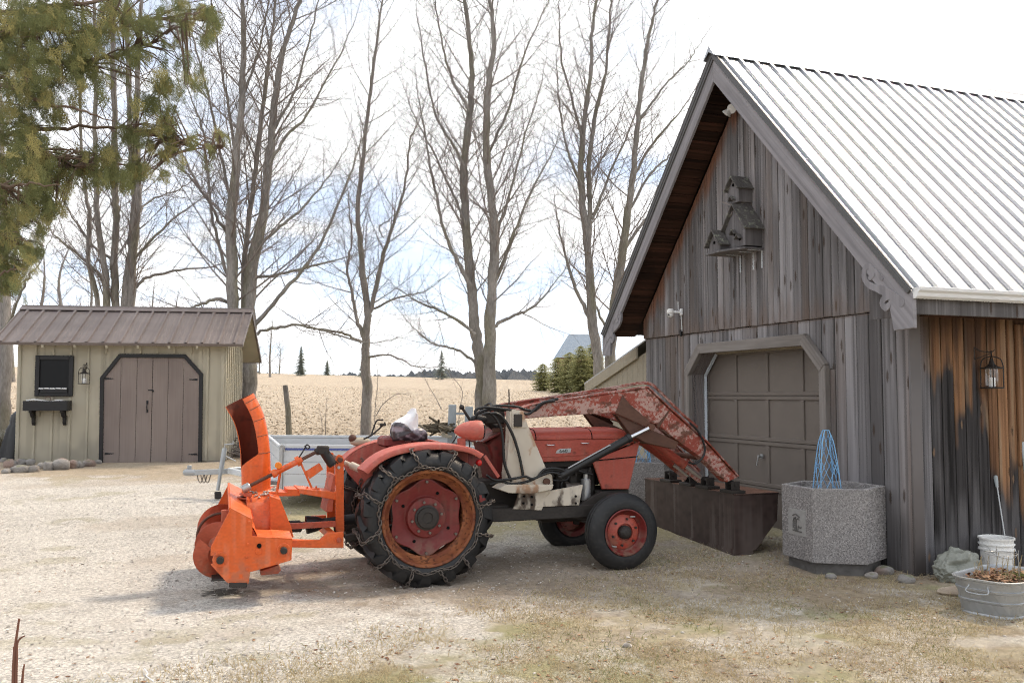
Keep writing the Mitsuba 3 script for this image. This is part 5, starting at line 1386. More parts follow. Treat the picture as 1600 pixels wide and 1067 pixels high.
m = M().beam([3.31, 8.366, 1.088], [4.0, 8.366, 1.102], 0.008, 0.016, ch=0.003); both('panel_crease', m, 'm_red', tr_)
for (px, py) in ((860, 694.5), (914, 692)):
    p = on_y(px, py, 8.365); m = M().tube(spline([p + [-0.045, 0, 0.004], p + [-0.03, -0.02, -0.002], p + [0.03, -0.02, -0.002], p + [0.045, 0, 0.004]], 5), 0.006, 6)
    obj('panel_handle', m, 'm_chrome', tr_, smooth=True)
p = on_y(880.5, 704.5, 8.365)
bd = sub('badge', tr_)
obj('badge_plate', M().prism([(p[0] - 0.085, p[2] - 0.022), (p[0] + 0.075, p[2] - 0.018), (p[0] + 0.085, p[2] + 0.026), (p[0] - 0.035, p[2] + 0.024), (p[0] - 0.07, p[2] + 0.01)], [0, 8.368, 0], UX, EZ, 0.005, 0.001), 'm_steel', bd)
tx = meshkit.text_mesh('640', 0.028, 0.004, bold=True); v = tx.vertices
obj('numerals', M().add(np.stack([p[0] - 0.05 + v[:, 0] * 1.25, 8.363 - v[:, 2] + 0.001, p[2] - 0.013 + v[:, 1]], 1), tx.faces), 'm_iron', bd)
# nose: grille housing below the bonnet, wider at the top
gp = xz([(926, 719.5), (1000, 690), (983, 764), (941, 764)], 8.37)
m = M().prism(gp, [0, 8.372 + 0.02, 0], UX, EZ, 0.02, 0.006)
both('nose_panel', m, 'm_red', tr_)
xs = [q[0] for q in gp]; xm = max(xs)
m = M().prism([(8.392, gp[2][1]), (far(8.392), gp[2][1]), (far(8.392), 1.25), (8.392, 1.25)], [4.36, 0, 0], EY, EZ, 0.02)
obj('radiator', m, 'm_iron', tr_)
m = M()
for k in range(9):
    y = 8.42 + k * 0.0575; m.beam([4.395, y, 0.80], [4.42, y, 1.235], 0.012, 0.02, up=(1, 0, 0))
obj('grille_bar', m, 'm_red', tr_, kind='stuff')
m = M().beam(xz([(930, 720)], 8.365)[0:1][0:1] and [gp[0][0], 8.366, gp[0][1] - 0.002], [gp[1][0] - 0.03, 8.366, gp[0][1] + 0.03], 0.006, 0.010); obj('nose_seam', m, 'm_void', tr_)
m = M().box([4.02, 8.42, 0.62], [4.40, far(8.42), gp[2][1] - 0.003], 0.01)
obj('front_support', m, 'm_iron', tr_)
# ---- cowl, dash, floor, levers
m = M().prism([(2.98, 0.78), (3.30, 0.78), (3.24, 1.34), (3.02, 1.36), (2.86, 1.22), (2.93, 1.0)], [0, far(8.42), 0], UX, EZ, far(8.42) - 8.42, 0.02)
obj('cowl', m, 'm_wheelred', tr_)
m = M().prism([(2.79, 1.228), (3.02, 1.335), (3.02, 1.352), (2.78, 1.245)], [0, far(8.38), 0], UX, EZ, far(8.38) - 8.38, 0.003)
obj('dash_panel', m, 'm_wheelred', tr_)
both('footplate', M().box([2.42, 8.26, 0.62], [3.02, 8.46, 0.645], 0.004), 'm_iron', tr_)
# steering column and wheel
a, b = on_y(800, 688, 8.60), on_y(752, 652, 8.60)
m = M().tube([a, a + (b - a) * 0.3, a + (b - a) * 0.62, b], [0.045, 0.05, 0.038, 0.03], 14)
obj('steering_column', m, 'm_iron', tr_, smooth=40)
ax_ = _norm(b - a); u_ = _norm(np.cross(ax_, EY)); v_ = np.cross(ax_, u_)
sw = sub('steering_wheel', tr_)
c_ = b + ax_ * 0.005
m = M().tube([c_ + (u_ * math.cos(t) + v_ * math.sin(t)) * 0.165 - ax_ * 0.0 for t in np.linspace(0, 2 * math.pi, 33)[:-1]], 0.012, 8, closed=True)
obj('ring', m, 'm_black', sw, smooth=True)
m = M().cyl(c_ - ax_ * 0.03, c_ + ax_ * 0.02, 0.04, 14, ch=0.008)
for t in (0.5, 2.6, 4.7): m.tube([c_, c_ + (u_ * math.cos(t) + v_ * math.sin(t)) * 0.163], 0.008, 6)
obj('hub', m, 'm_black', sw, smooth=40)
def lever(name, a, b, Y, r=0.009, knob=0.018, mt='m_iron'):
    p, q = on_y(*a, Y), on_y(*b, Y)
    m = M().tube([p, (p + q) / 2 + [0.004, 0, 0], q], r, 7)
    if knob:
        k = trimesh.creation.icosphere(subdivisions=2, radius=knob); k.apply_translation(q); m.tm(k)
    obj(name, m, mt, tr_, smooth=40)
lever('lever', (741, 668), (721.5, 636), 8.55, 0.014, 0.026)
lever('lever', (706, 693), (714, 680), 8.3, 0.006, 0.0)
lever('lever', (733, 708), (733, 684), 8.3, 0.007, 0.0)
lever('lever', (744, 690), (756, 679), 8.4, 0.007, 0.012, 'm_steel')
lever('lever', (795, 640), (795, 608), 8.4, 0.007, 0.0)
p = on_y(707, 694, 8.2); obj('hinge_clip', M().box(p + [-0.03, -0.02, -0.01], p + [0.04, 0.02, 0.012], 0.004), 'm_iron', tr_)
# ---- seat under the bag
m = M().box([1.86, 8.47, 1.20], [2.28, 8.85, 1.30], 0.03); obj('seat', m, 'm_wheelred', tr_, smooth=40)
obj('seat_post', M().box([2.0, 8.57, 0.93], [2.16, 8.73, 1.20], 0.01), 'm_iron', tr_)
# ---- fenders
top_px = [(567, 737), (583, 722), (600, 711), (621, 703), (648, 697.5), (672, 695), (700, 695.5), (722, 698), (741, 703), (756, 711)]
tp = np.array(xz(top_px, 7.97)); tp[:, 1] += 0.012
s = spline(np.stack([tp[:, 0], tp[:, 0] * 0, tp[:, 1]], 1), 4)
rows_ = []
for p in s:
    cdir = _norm([p[0] - 2.14, 0, p[2] - 0.60])
    L = []
    for (yy, drop) in ((7.965, -0.055), (7.957, -0.045), (7.957, -0.018), (7.965, -0.005), (7.985, 0.0), (8.10, 0.004), (8.235, 0.004), (8.245, -0.004), (8.235, -0.012), (8.10, -0.012), (7.985, -0.016), (7.968, -0.03), (7.968, -0.055)):
        L.append(np.array([p[0], yy, p[2]]) + cdir * drop)
    rows_.append(L)
fm = M().grid(np.array(rows_)[::-1])
for e in (rows_[0], rows_[-1]):
    pass
both('fender', fm, 'm_fender', tr_, smooth=40)
# inner fender sides
pl = [(p[0], p[2] - 0.012) for p in s] ; pl = pl + [(2.66, 0.90), (2.5, 0.72), (1.8, 0.72), (1.62, 0.92)]
both('fender_side', M().prism(pl, [0, 8.258, 0], UX, EZ, 0.012), 'm_fender', tr_)
# bracket of the fender front with the red tail lamp
p = on_y(748, 723, 8.05)
obj('fender_stay', M().beam(on_y(757, 712, 8.1), on_y(779, 745, 8.1), 0.03, 0.012, up=EY), 'm_fender', tr_)
obj('tail_lamp', M().lathe([(0, 0.0), (0.028, 0.0), (0.03, 0.012), (0.022, 0.026), (0, 0.032)], p, [0.1, -1, 0.0], 16), 'm_taillight', tr_, smooth=40)
obj('tail_lamp_bracket', M().box(p + [-0.1, 0.003, -0.02], p + [0.02, 0.012, 0.09]), 'm_wheelred', tr_)
# work lamp on the fender
wl = sub('work_lamp', tr_)
a, b = on_y(710, 673, 8.10), on_y(752, 672, 8.10); L_ = np.linalg.norm(b - a); d_ = _norm(b - a)
prof = [(0.0, 0.0), (0.018, 0.002), (0.045, 0.03), (0.072, 0.08), (0.088, 0.14), (0.092, 0.19), (0.090, 0.225), (0.084, 0.236)]
obj('shell', M().lathe([(r * 1.02, h * L_ / 0.236) for r, h in prof], a, d_, 28), 'm_fender', wl, smooth=40)
obj('lens', M().lathe([(0.084, 0.0), (0.082, 0.012), (0.05, 0.024), (0.0, 0.028)], b, d_, 24), 'm_darkglass', wl, smooth=40)
q = on_y(721, 690, 8.10)
obj('stalk', M().box(q + [-0.035, -0.03, -0.05], q + [0.035, 0.03, 0.035], 0.01), 'm_red', wl)
# far lamp parts and white fitting behind the far fender
q = on_y(560, 690, far(8.05)); k = trimesh.creation.icosphere(subdivisions=3, radius=1.0); k.apply_scale([0.11, 0.05, 0.045]); k.apply_translation(q + [0.02, 0, 0.0])
obj('far_lamp', M().tm(k), 'm_cream', tr_, smooth=True)
q = on_y(551, 685, far(8.05)); k = trimesh.creation.icosphere(subdivisions=2, radius=0.042); k.apply_translation(q); obj('far_lamp_lens', M().tm(k), 'm_brownsteel', tr_, smooth=True)
m = M().tube(spline([on_y(568, 686, 8.9), on_y(580, 680, 8.9), on_y(592, 670, 8.9), on_y(602, 660, 8.9)], 5), 0.009, 6); m.tube(spline([on_y(580, 680, 8.9), on_y(588, 658, 8.95), on_y(598, 656, 8.9)], 5), 0.008, 6); m.box(on_y(598, 663, 8.9) + [-0.03, -0.02, -0.015], on_y(598, 663, 8.9) + [0.03, 0.02, 0.012], 0.006)
obj('hitch_linkage', m, 'm_iron', tr_)
p = on_y(575, 738, 8.55); q = on_y(538, 722, 8.62)
obj('top_link', M().tube([q, q + (p - q) * 0.25, q + (p - q) * 0.26, p], [0.022, 0.022, 0.036, 0.036], 12), 'm_mast', tr_, smooth=40)
both('lift_arm', M().beam([1.95, 8.35, 0.48], [1.47, 8.33, 0.40], 0.035, 0.07, ch=0.008), 'm_iron', tr_)
both('lift_rod', M().tube([[1.75, 8.35, 0.46], [1.92, 8.35, 0.92]], 0.016, 8), 'm_iron', tr_)

# ---- loader
ld = sub('loader', tr_)
YA, TA = 8.21, 0.13                       # near arm: near face and thickness
def lplate(name, px, Y, dep, mt, yref=None, ch=0.003, mirror=True):
    m = plate(px, Y, dep, ch, yref=yref)
    obj(name, m, mt, ld)
    if mirror: obj(name, flip(m), mt, ld)
lplate('mast', [(797, 642), (818, 646), (824, 662), (853, 731), (863, 743), (864, 763), (791, 768), (790, 740), (796, 684)], 8.16, 0.11, 'm_mast')
lplate('mast_cheek', [(800, 640), (818, 642), (824, 668), (800, 668)], 8.145, 0.014, 'm_mast')
lplate('foot_flange', [(779, 764), (795, 770), (830, 771), (862, 765), (865, 757), (830, 757), (790, 757)], 8.09, 0.20, 'm_mast')
lplate('frame_bracket', [(811, 769), (862, 766), (846, 797), (802, 795)], 8.17, 0.016, 'm_mast')
lplate('frame_bracket', [(862, 766), (911, 757), (905, 789), (838, 792)], 8.165, 0.016, 'm_mast')
m = M()
for (px, py) in ((819, 775), (831, 776), (818, 786), (831, 788), (899.5, 775), (899.5, 786)):
    p = on_y(px, py, 8.165); m.cyl(p + [0, 0.004, 0], p + [0, -0.005, 0], 0.012, 8)
obj('bolt_hole', m, 'm_void', ld, kind='stuff')
m = M().box([2.70, 8.18, 0.50], [4.02, 8.26, 0.625], 0.008); obj('side_rail', m, 'm_iron', ld); obj('side_rail', flip(m), 'm_iron', ld)
lplate('rail_gusset', [(905, 789), (940, 768), (985, 775), (1000, 800), (900, 800)], 8.2, 0.05, 'm_iron')
m = M().beam([3.06, 8.2, 1.40], [3.06, far(8.2), 1.40], 0.05, 0.05, ch=0.005); obj('mast_crossbar', m, 'm_brownsteel', ld)
m = M().box(on_y(806, 657, 8.14) + [-0.02, -0.02, -0.06], on_y(812, 650, 8.14) + [0.02, 0.02, 0.02], 0.006); obj('pivot_block', m, 'm_iron', ld)
p = on_y(853, 752, 8.15); obj('pivot_boss', M().cyl(p, p + [0, -0.035, 0], 0.034, 16, ch=0.006), 'm_brownsteel', ld, smooth=40)
# arms
arm = [(803, 645), (830, 634), (964, 613.5), (1012, 606.5), (1046, 640), (1100, 688), (1153, 746), (1136, 753), (1099, 717), (1058, 688), (1031, 665), (966, 644), (870, 650), (806, 655)]
m = plate(arm, YA, TA, 0.006); obj('arm', m, 'm_loader', ld); obj('arm', flip(m), 'm_loader', ld)
ap = xz([(805, 643.5), (830, 632.5), (964, 612), (1013, 604.5), (1048, 638.5), (1102, 686.5), (1154, 744)], YA)
m = M()
for i in range(len(ap) - 1):
    a, b = ap[i], ap[i + 1]; m.beam([a[0], YA + TA / 2, a[1]], [b[0], YA + TA / 2, b[1]], TA + 0.018, 0.014, up=(0, 0, 1) if i < 3 else (1, 0, 1), ch=0.003)
obj('arm_flange', m, 'm_loader', ld); obj('arm_flange', flip(m), 'm_loader', ld)
lplate('gusset', [(973, 617), (984, 631), (1000, 645), (1021, 665.5), (1013, 668), (962, 645.5)], YA - 0.012, 0.011, 'm_brownsteel')
m = M().prism(xz([(1045, 641), (1049, 638), (1030, 668), (1026, 665)], YA - 0.006), [0, YA + 0.002, 0], UX, EZ, 0.008); obj('weld_seam', m, 'm_brownsteel', ld)
lplate('lower_bracket', [(962, 646), (1018, 671), (1060, 690), (1056, 702), (1010, 692), (985, 678)], YA + 0.02, 0.02, 'm_brownsteel')
lplate('lower_bracket', [(962, 646), (1018, 671), (1060, 690), (1056, 702), (1010, 692), (985, 678)], YA + 0.09, 0.02, 'm_brownsteel', yref=YA + 0.02)
a = on_y(1040, 688, YA + 0.07); m = M().beam(a, [a[0], far(YA + 0.07), a[2]], 0.10, 0.10, ch=0.008); obj('cross_tube', m, 'm_brownsteel', ld)
a = on_y(1100, 715, YA + 0.07); m = M().cyl(a, [a[0], far(YA + 0.07), a[2]], 0.03, 12); obj('cross_tube', m, 'm_brownsteel', ld)
# lift cylinders
a, b, c_ = on_y(872, 746, 8.13), on_y(984, 683.5, 8.13), on_y(1017, 667, 8.17)
for fx, mirror in ((lambda q: q, 0), (flip, 1)):
    cy = sub('lift_cylinder', ld)
    m = M().tube([a, a + (b - a) * 0.02, a + (b - a) * 0.98, b], [0.03, 0.040, 0.040, 0.034], 16)
    m.cyl(b - _norm(b - a) * 0.035, b + _norm(b - a) * 0.004, 0.046, 16)
    obj('barrel', fx(m), 'm_hose', cy, smooth=40)
    m = M().tube([a + (b - a) * 0.12 + [0, -0.03, 0.045], a + (b - a) * 0.7 + [0, -0.03, 0.045], a + (b - a) * 0.72 + [0, -0.02, 0.02]], 0.008, 6); obj('feed_pipe', fx(m), 'm_steel', cy, smooth=True)
    obj('rod', fx(M().cyl(b, c_, 0.022, 14)), 'm_chrome', cy, smooth=40)
    obj('eye', fx(M().cyl(c_ + [0, -0.03, 0], c_ + [0, 0.04, 0], 0.034, 14)), 'm_brownsteel', cy, smooth=40)
# bucket cylinders (red) between the arms
for yy in (8.52, far(8.52)):
    cy = sub('bucket_cylinder', ld)
    a, b = np.array([4.56, yy, 1.32]), np.array([5.28, yy, 0.84])
    if True:
        aa, bb = a, a + (b - a) * 0.78
    obj('barrel', M().cyl(aa, bb, 0.047, 16, ch=0.008), 'm_red', cy, smooth=40)
    obj('rod', M().cyl(bb, b + (b - a) * 0.05, 0.022, 12), 'm_chrome', cy, smooth=40)
    obj('link', M().beam(b + [-0.3, 0.06, 0.22], b + [0.06, 0.06, -0.05], 0.03, 0.09, ch=0.006), 'm_loader', cy)
# bucket, resting on the ground in front of the door
BX, BY0, BY1 = 5.478, 8.149, 10.06
bprof = [(BX, 0.045), (BX, 0.655), (BX + 0.555, 0.655), (BX + 0.535, 0.37), (BX + 0.26, 0.075)]
m = M().prism(bprof, [0, BY1, 0], UX, EZ, BY1 - BY0, 0.004)
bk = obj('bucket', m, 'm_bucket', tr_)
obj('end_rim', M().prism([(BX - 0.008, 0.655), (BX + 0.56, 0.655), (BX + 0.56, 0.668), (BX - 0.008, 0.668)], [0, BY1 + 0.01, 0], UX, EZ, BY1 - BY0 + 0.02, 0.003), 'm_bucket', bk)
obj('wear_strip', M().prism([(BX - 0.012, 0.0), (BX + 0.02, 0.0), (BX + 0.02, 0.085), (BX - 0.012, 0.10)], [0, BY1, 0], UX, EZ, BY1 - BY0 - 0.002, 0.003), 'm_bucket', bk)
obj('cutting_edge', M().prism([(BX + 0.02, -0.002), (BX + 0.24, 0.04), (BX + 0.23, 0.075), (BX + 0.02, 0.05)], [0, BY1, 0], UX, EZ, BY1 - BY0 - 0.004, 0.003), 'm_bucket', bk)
for yy in (8.27, 8.75, 9.10, 9.55):
    lo = [5.44, yy - 0.11, 0.669]
    obj('mount', M().box([5.46, yy - 0.13, 0.669], [5.62, yy + 0.12, 0.70], 0.004).box([5.50, yy - 0.055, 0.70], [5.60, yy - 0.035, 0.79], 0.004).box([5.50, yy + 0.055, 0.70], [5.60, yy + 0.075, 0.79], 0.004).cyl([5.545, yy - 0.07, 0.755], [5.545, yy + 0.09, 0.755], 0.018, 10), 'm_iron', bk)
# ---- hoses
def hose(pts, Y, r=0.013, dy=None):
    Y_ = Y if dy is None else None
    P = [on_y(a, b, (Y if dy is None else Y + dy[i])) for i, (a, b) in enumerate(pts)]
    obj('hose', M().tube(spline(P, 6), r, 8), 'm_hose', ld, smooth=True)
hose([(742, 648), (744, 640), (756, 636.5), (772, 637), (787, 639), (802, 641), (816, 645), (826, 646.5), (836, 639), (843, 632), (852, 628), (866, 626)], YA - 0.04, 0.013)
hose([(1078, 660), (1092, 676), (1101, 698), (1098, 714), (1086, 724), (1076, 722)], YA - 0.03, 0.011)
hose([(748, 645), (760, 640), (775, 634), (806, 635), (822, 640), (836, 641), (846, 632), (858, 626), (872, 623)], YA - 0.01, 0.013)
for o_, y_ in ((0, YA + 0.01), (-2.4, YA + 0.06)):
    obj('arm_pipe', M().tube(spline([on_y(a, b + o_, y_) for a, b in ((866, 624), (900, 617), (964, 606), (1010, 599.5), (1030, 612), (1062, 644), (1090, 669))], 5), 0.008, 6), 'm_loader', ld, smooth=True)
hose([(754, 648), (762, 645), (772, 650), (782, 667), (786, 690), (788, 722), (796, 745), (799, 752)], 8.13, 0.014)
hose([(765, 646), (776, 646), (787, 654), (801, 679), (810, 707), (816, 735), (817, 744)], 8.12, 0.014)
hose([(760, 742), (775, 750), (806, 747), (820, 744), (832, 748), (847, 742), (862, 738), (878, 742)], 8.10, 0.012)
hose([(765, 757), (783, 752), (800, 756), (824, 752), (838, 746), (850, 737), (866, 734), (880, 737), (886, 744)], 8.12, 0.012)
hose([(740, 655), (750, 643), (770, 640), (790, 641)], 8.3, 0.014)
hose([(842, 742), (852, 733), (872, 732), (884, 738), (878, 746)], 8.11, 0.012)
vb = on_y(768, 652, 8.45)
obj('control_valve', M().box(vb + [-0.13, -0.06, -0.06], vb + [0.12, 0.06, 0.05], 0.01).cyl(vb + [-0.1, -0.07, 0.03], vb + [-0.1, 0.07, 0.03], 0.025, 10).box(vb + [0.02, -0.09, 0.02], vb + [0.10, 0.0, 0.09], 0.01), 'm_iron', ld)
q = on_y(776, 672, 8.40); obj('valve_bracket', M().box(q + [-0.03, 0, -0.02], q + [0.30, 0.05, 0.02], 0.004), 'm_brownsteel', ld)
q = on_y(748, 655, 8.36)
k = trimesh.creation.icosphere(subdivisions=2, radius=1); k.apply_scale([0.09, 0.05, 0.045]); k.apply_translation(q); obj('grip', M().tm(k), 'm_black', ld, smooth=True)

# ---- plastic bag pulled over the seat
bg = thing('plastic_bag', 'crumpled white plastic bag pulled over the tractor seat', 'bag')
cb = on_y(641, 662, 8.45); q_ = np.random.default_rng(4)
outl = [(620, 664), (634, 655), (648, 646), (654, 637.5), (656, 650), (657, 676), (660, 690), (622, 690), (618, 676)]
pl = xz(outl, 8.42); cx = np.mean([p[0] for p in pl]); cz = np.mean([p[1] for p in pl])
P = []
ring = spline([[a, 0, b] for a, b in pl + [pl[0]]], 5)[:-1]
for t, sc in ((-1.0, 0.0), (-0.98, 0.35), (-0.85, 0.75), (-0.45, 0.97), (0.0, 1.0), (0.45, 0.97), (0.85, 0.75), (0.98, 0.35), (1.0, 0.0)):
    R_ = np.array([[cx + (p[0] - cx) * sc, 8.60 + t * 0.19, cz + (p[2] - cz) * sc] for p in ring]); P.append(R_)
P = np.array(P); P = P + ((meshkit.fbm(P * 9.0, 3, seed=2) - 0.5) * 0.075)[..., None] * np.array([1, 1, 0.8])
obj('bag', M().grid(P.transpose(1, 0, 2), closed_u=True), 'm_bag', bg, smooth=30)
outl = [(618, 690), (616, 672), (622, 660), (633, 662), (640, 672), (662, 671), (671, 677), (671, 684), (664, 690)]
pl = xz(outl, 8.36); cx = np.mean([p[0] for p in pl]); cz = np.mean([p[1] for p in pl]); ring = spline([[a, 0, b] for a, b in pl + [pl[0]]], 5)[:-1]; P = []
for t, sc in ((-1.0, 0.0), (-0.97, 0.4), (-0.8, 0.8), (-0.4, 0.98), (0.0, 1.0), (0.6, 1.0), (1.0, 0.9)):
    P.append(np.array([[cx + (p[0] - cx) * sc, 8.47 + t * 0.09, cz + (p[2] - cz) * sc] for p in ring]))
P = np.array(P); P = P + ((meshkit.fbm(P * 11.0, 3, seed=5) - 0.5) * 0.04)[..., None]
obj('dark_film', M().grid(P.transpose(1, 0, 2), closed_u=True), 'm_bagdark', bg, smooth=30, label='dark see-through plastic round the seat edge')

# ================================================================ SNOW BLOWER on the rear hitch
sb = thing('snow_blower', 'bright orange snow blower with tall curved chute behind the tractor', 'snow blower')
YB0, YB1 = 7.75, 9.52
def skew(m):
    """the implement hangs a little askew on its hitch"""
    return m.map(lambda v: v + np.stack([(v[:, 1] - YB0) * 0.045, 0 * v[:, 1], (v[:, 1] - YB0) * 0.022], 1))
def bo(name, m, mt, parent=sb, smooth=False, **k):
    return obj(name, skew(m), mt, parent, smooth=smooth, **k)
side_px = [(361, 793), (394.6, 810), (394, 837.5), (457, 841), (455.5, 875), (391, 893.5), (388.5, 911), (377, 916), (366, 915.5), (354, 909.5), (329, 881.5), (335, 879), (335, 869), (329, 868), (329.5, 854)]
sp2 = xz(side_px, YB0)
bo('side_plate', M().prism(sp2, [0, YB0 + 0.012, 0], UX, EZ, 0.012, 0.003), 'm_orange')
bo('side_plate', M().prism(sp2, [0, YB1 + 0.012, 0], UX, EZ, 0.012, 0.003), 'm_orange')
m = M()
for (px, py) in ((389, 815), (387.5, 850), (386, 869.5), (385.5, 889)):
    p = on_y(px, py, YB0); m.cyl(p, p + [0, -0.012, 0], 0.013, 8, ch=0.003)
bo('plate_bolt', m, 'm_orange', kind='stuff')
def bearing(px, py, r, nm='bearing'):
    p = on_y(px, py, YB0); b_ = sub(nm, sb)
    bo('flange', M().cyl(p, p + [0, -0.012, 0], r * 2.0, 24, ch=0.003), 'm_orange', b_, smooth=35)
    bo('shaft_end', M().cyl(p + [0, -0.01, 0], p + [0, -0.055, 0], r, 18, ch=0.005), 'm_iron', b_, smooth=35)
    m = M()
    for k in range(4): q = p + np.array([math.cos(k * 1.57 + 0.6), 0, math.sin(k * 1.57 + 0.6)]) * r * 1.6; m.cyl(q, q + [0, -0.022, 0], 0.009, 6)
    bo('bolt', m, 'm_orange', b_, kind='stuff')
bearing(344, 873.5, 0.030); bearing(443, 858.5, 0.028)
p = on_y(405, 852, YB0); b_ = sub('adjuster', sb)
bo('socket', M().cyl(p, p + [0, -0.018, 0], 0.018, 12), 'm_void', b_); bo('ring', M().cyl(p + [-0.005, 0, -0.045], p + [-0.005, -0.012, -0.045], 0.026, 16, ch=0.003), 'm_orange', b_)
# auger housing: top plate, curved back, floor
(ax0, az0), (ax1, az1) = sp2[0], sp2[1]
top_n = _norm([-(az1 - az0), 0, ax1 - ax0])
m = M().prism([(ax0, az0), (ax1, az1), (ax1 + 0.004, az1 - 0.02), (ax0 + 0.004, az0 - 0.02)], [0, YB1 + 0.003, 0], UX, EZ, YB1 - YB0 - 0.002, 0.002)
bo('housing_top', m, 'm_orange')
c_ = np.array([0.40, 0.47])
back = [(ax1, az1)] + [(c_[0] + 0.255 * math.cos(t), c_[1] + 0.26 * math.sin(t)) for t in np.linspace(0.75, -1.35, 12)]
P = np.array([[[a, yy, b] for a, b in back] for yy in np.linspace(YB0 + 0.01, YB1 - 0.01, 6)]); P2 = P + np.array([0.008, 0, 0])
bo('housing_back', M().grid(P).grid(P2[::-1]), 'm_orange', smooth=40)
a, b = on_y(360.5, 795, YB0), on_y(360.5, 795, YB0) + [0, YB1 - YB0, 0]
bo('front_lip', M().beam([ax0 - 0.008, YB0 + 0.012, az0 - 0.035], [ax0 - 0.008, YB1, az0 - 0.035], 0.016, 0.07, ch=0.003), 'm_orange')
bo('lip_bracket', M().box([ax0 - 0.075, YB0 + 0.10, az0 - 0.13], [ax0 - 0.02, YB0 + 0.13, az0 - 0.03], 0.004), 'm_auger')
bo('scraper', M().box([0.30, YB0 + 0.012, 0.205], [0.52, YB1, 0.222], 0.003), 'm_iron')
ss = M().prism(xz([(358, 910), (386, 910), (386, 916), (358, 917)], YB0), [0, YB0 + 0.03, 0], UX, EZ, 0.05, 0.004); bo('skid_shoe', ss, 'm_iron')
# auger: two ribbon helices on a pipe
axc = on_y(344, 873.5, YB0); axz = np.array([axc[0] + 0.0, 0, axc[2] + 0.02])
bo('auger_shaft', M().cyl([axz[0], YB0 + 0.02, axz[2]], [axz[0], YB1 - 0.01, axz[2]], 0.035, 14), 'm_auger', smooth=40)
R0, R1, PITCH_ = 0.095, 0.21, 0.46
for hand, ya, yb in ((1, YB0 + 0.04, YT - 0.12), (-1, YT + 0.12, YB1 - 0.04)):
    for ph in (0.0,):
        n = 64; L = []
        for i in range(n):
            yy = ya + (yb - ya) * i / (n - 1); th = hand * 2 * math.pi * (yy - ya) / PITCH_ + ph + 2.4
            dv = np.array([math.cos(th), 0, math.sin(th)]); o = np.array([axz[0], yy, axz[2]])
            L.append([o + dv * R0, o + dv * R1, o + dv * R1 + [0, 0.010, 0], o + dv * R0 + [0, 0.010, 0], o + dv * R0])
        bo('auger_flight', M().grid(np.array(L)), 'm_auger', smooth=40)
        m = M()
        for f_ in (0.08, 0.5, 0.92):
            yy = ya + (yb - ya) * f_; th = hand * 2 * math.pi * (yy - ya) / PITCH_ + ph + 2.4; dv = np.array([math.cos(th), 0, math.sin(th)])
            m.beam(np.array([axz[0], yy, axz[2]]), np.array([axz[0], yy, axz[2]]) + dv * 0.2, 0.02, 0.035)
m = M().tube([[axz[0] + 0.2 * math.cos(t), YT + 0.1, axz[2] + 0.2 * math.sin(t)] for t in np.linspace(0, 2 * math.pi, 33)[:-1]], 0.012, 6, closed=True)
bo('auger_ring', m, 'm_brownsteel', smooth=True)
bo('auger_gearbox', M().box([axz[0] - 0.07, YT - 0.08, axz[2] - 0.08], [axz[0] + 0.2, YT + 0.08, axz[2] + 0.08], 0.03), 'm_auger')
# fan drum behind the housing
dc = np.array([0.60, YT, 0.50]); RD = 0.335
m = M().lathe([(RD - 0.01, -0.02), (RD, -0.015), (RD, 0.255), (RD - 0.01, 0.262), (0.06, 0.265), (0.0, 0.265)], dc, UX, 48, ref=EZ)
bo('fan_drum', m, 'm_orange', smooth=40)
# near end box and gear case
m = M().prism(xz([(394, 837.5), (457, 840.5), (455.5, 875), (391, 893)], YB0), [0, YB0 + 0.36, 0], UX, EZ, 0.347, 0.003)
bo('end_box', m, 'm_orange')
m = M().prism(xz([(426, 838.5), (457, 840.8), (457, 842), (426, 840)], YB0), [0, YB0 + 0.38, 0], UX, EZ, 0.386, 0.002); bo('box_lid', m, 'm_orange')
gc = xz([(418, 840), (418, 777), (434, 782), (451, 826), (455, 842)], 8.25)
bo('gear_case', M().prism(gc, [0, 8.62, 0], UX, EZ, 0.36, 0.004), 'm_orange')
bo('lower_skid', M().prism(xz([(405, 893), (432, 884), (437, 892), (433, 897), (405, 900)], 8.0), [0, 8.3, 0], UX, EZ, 0.3, 0.004), 'm_auger')
# gravel and old leaves lying on top of the drum
q_ = np.random.default_rng(9); n = 1100; th = q_.normal(0.02, 0.22, n); xx = 0.61 + 0.24 * q_.random(n)
P = np.stack([xx + 0.04, YT + RD * np.sin(th), 0.50 + RD * np.cos(th) + 0.021 + 0.004 * q_.random(n)], 1)
k = np.hypot(P[:, 0] - 0.735, P[:, 1] - 8.65) > 0.14; P = P[k]
single('gravel_on_blower', stones(P, 0.008 + 0.010 * q_.random(len(P))), 'm_pebble', 'pale gravel lying on top of the orange fan drum', 'gravel', kind='stuff')

# chute: closed collar, then a half-open curved spout
ch = sub('chute', sb)
cc_ = [on_y(400, 772, YT), on_y(400, 735, YT), on_y(397, 692, YT), on_y(389, 655, YT), on_y(374, 625, YT)]
cl = spline(cc_, 8); tt = np.gradient(cl, axis=0); tt /= np.linalg.norm(tt, axis=1, keepdims=True)
def arc(i, r, a0, a1, n=26):
    t = tt[i]; u = _norm(EY - t * (t @ EY)) ; w = np.cross(t, u)   # w ~ along x
    if w[0] < 0: w = -w
    a = np.linspace(a0, a1, n)
    return cl[i] + r * (np.cos(a)[:, None] * w + np.sin(a)[:, None] * u)
nC = len(cl); rad = np.linspace(0.127, 0.140, nC)
i1 = 9
out, inn = [], []
for i in range(nC):
    if i < i1: a0, a1 = -math.pi, math.pi
    else:
        f_ = min(1, (i - i1) / 4.0); a0, a1 = -math.pi + f_ * 1.72, math.pi - f_ * 0.30
    out.append(arc(i, rad[i], a0, a1)); inn.append(arc(i, rad[i] - 0.006, a0, a1))
out, inn = np.array(out), np.array(inn)
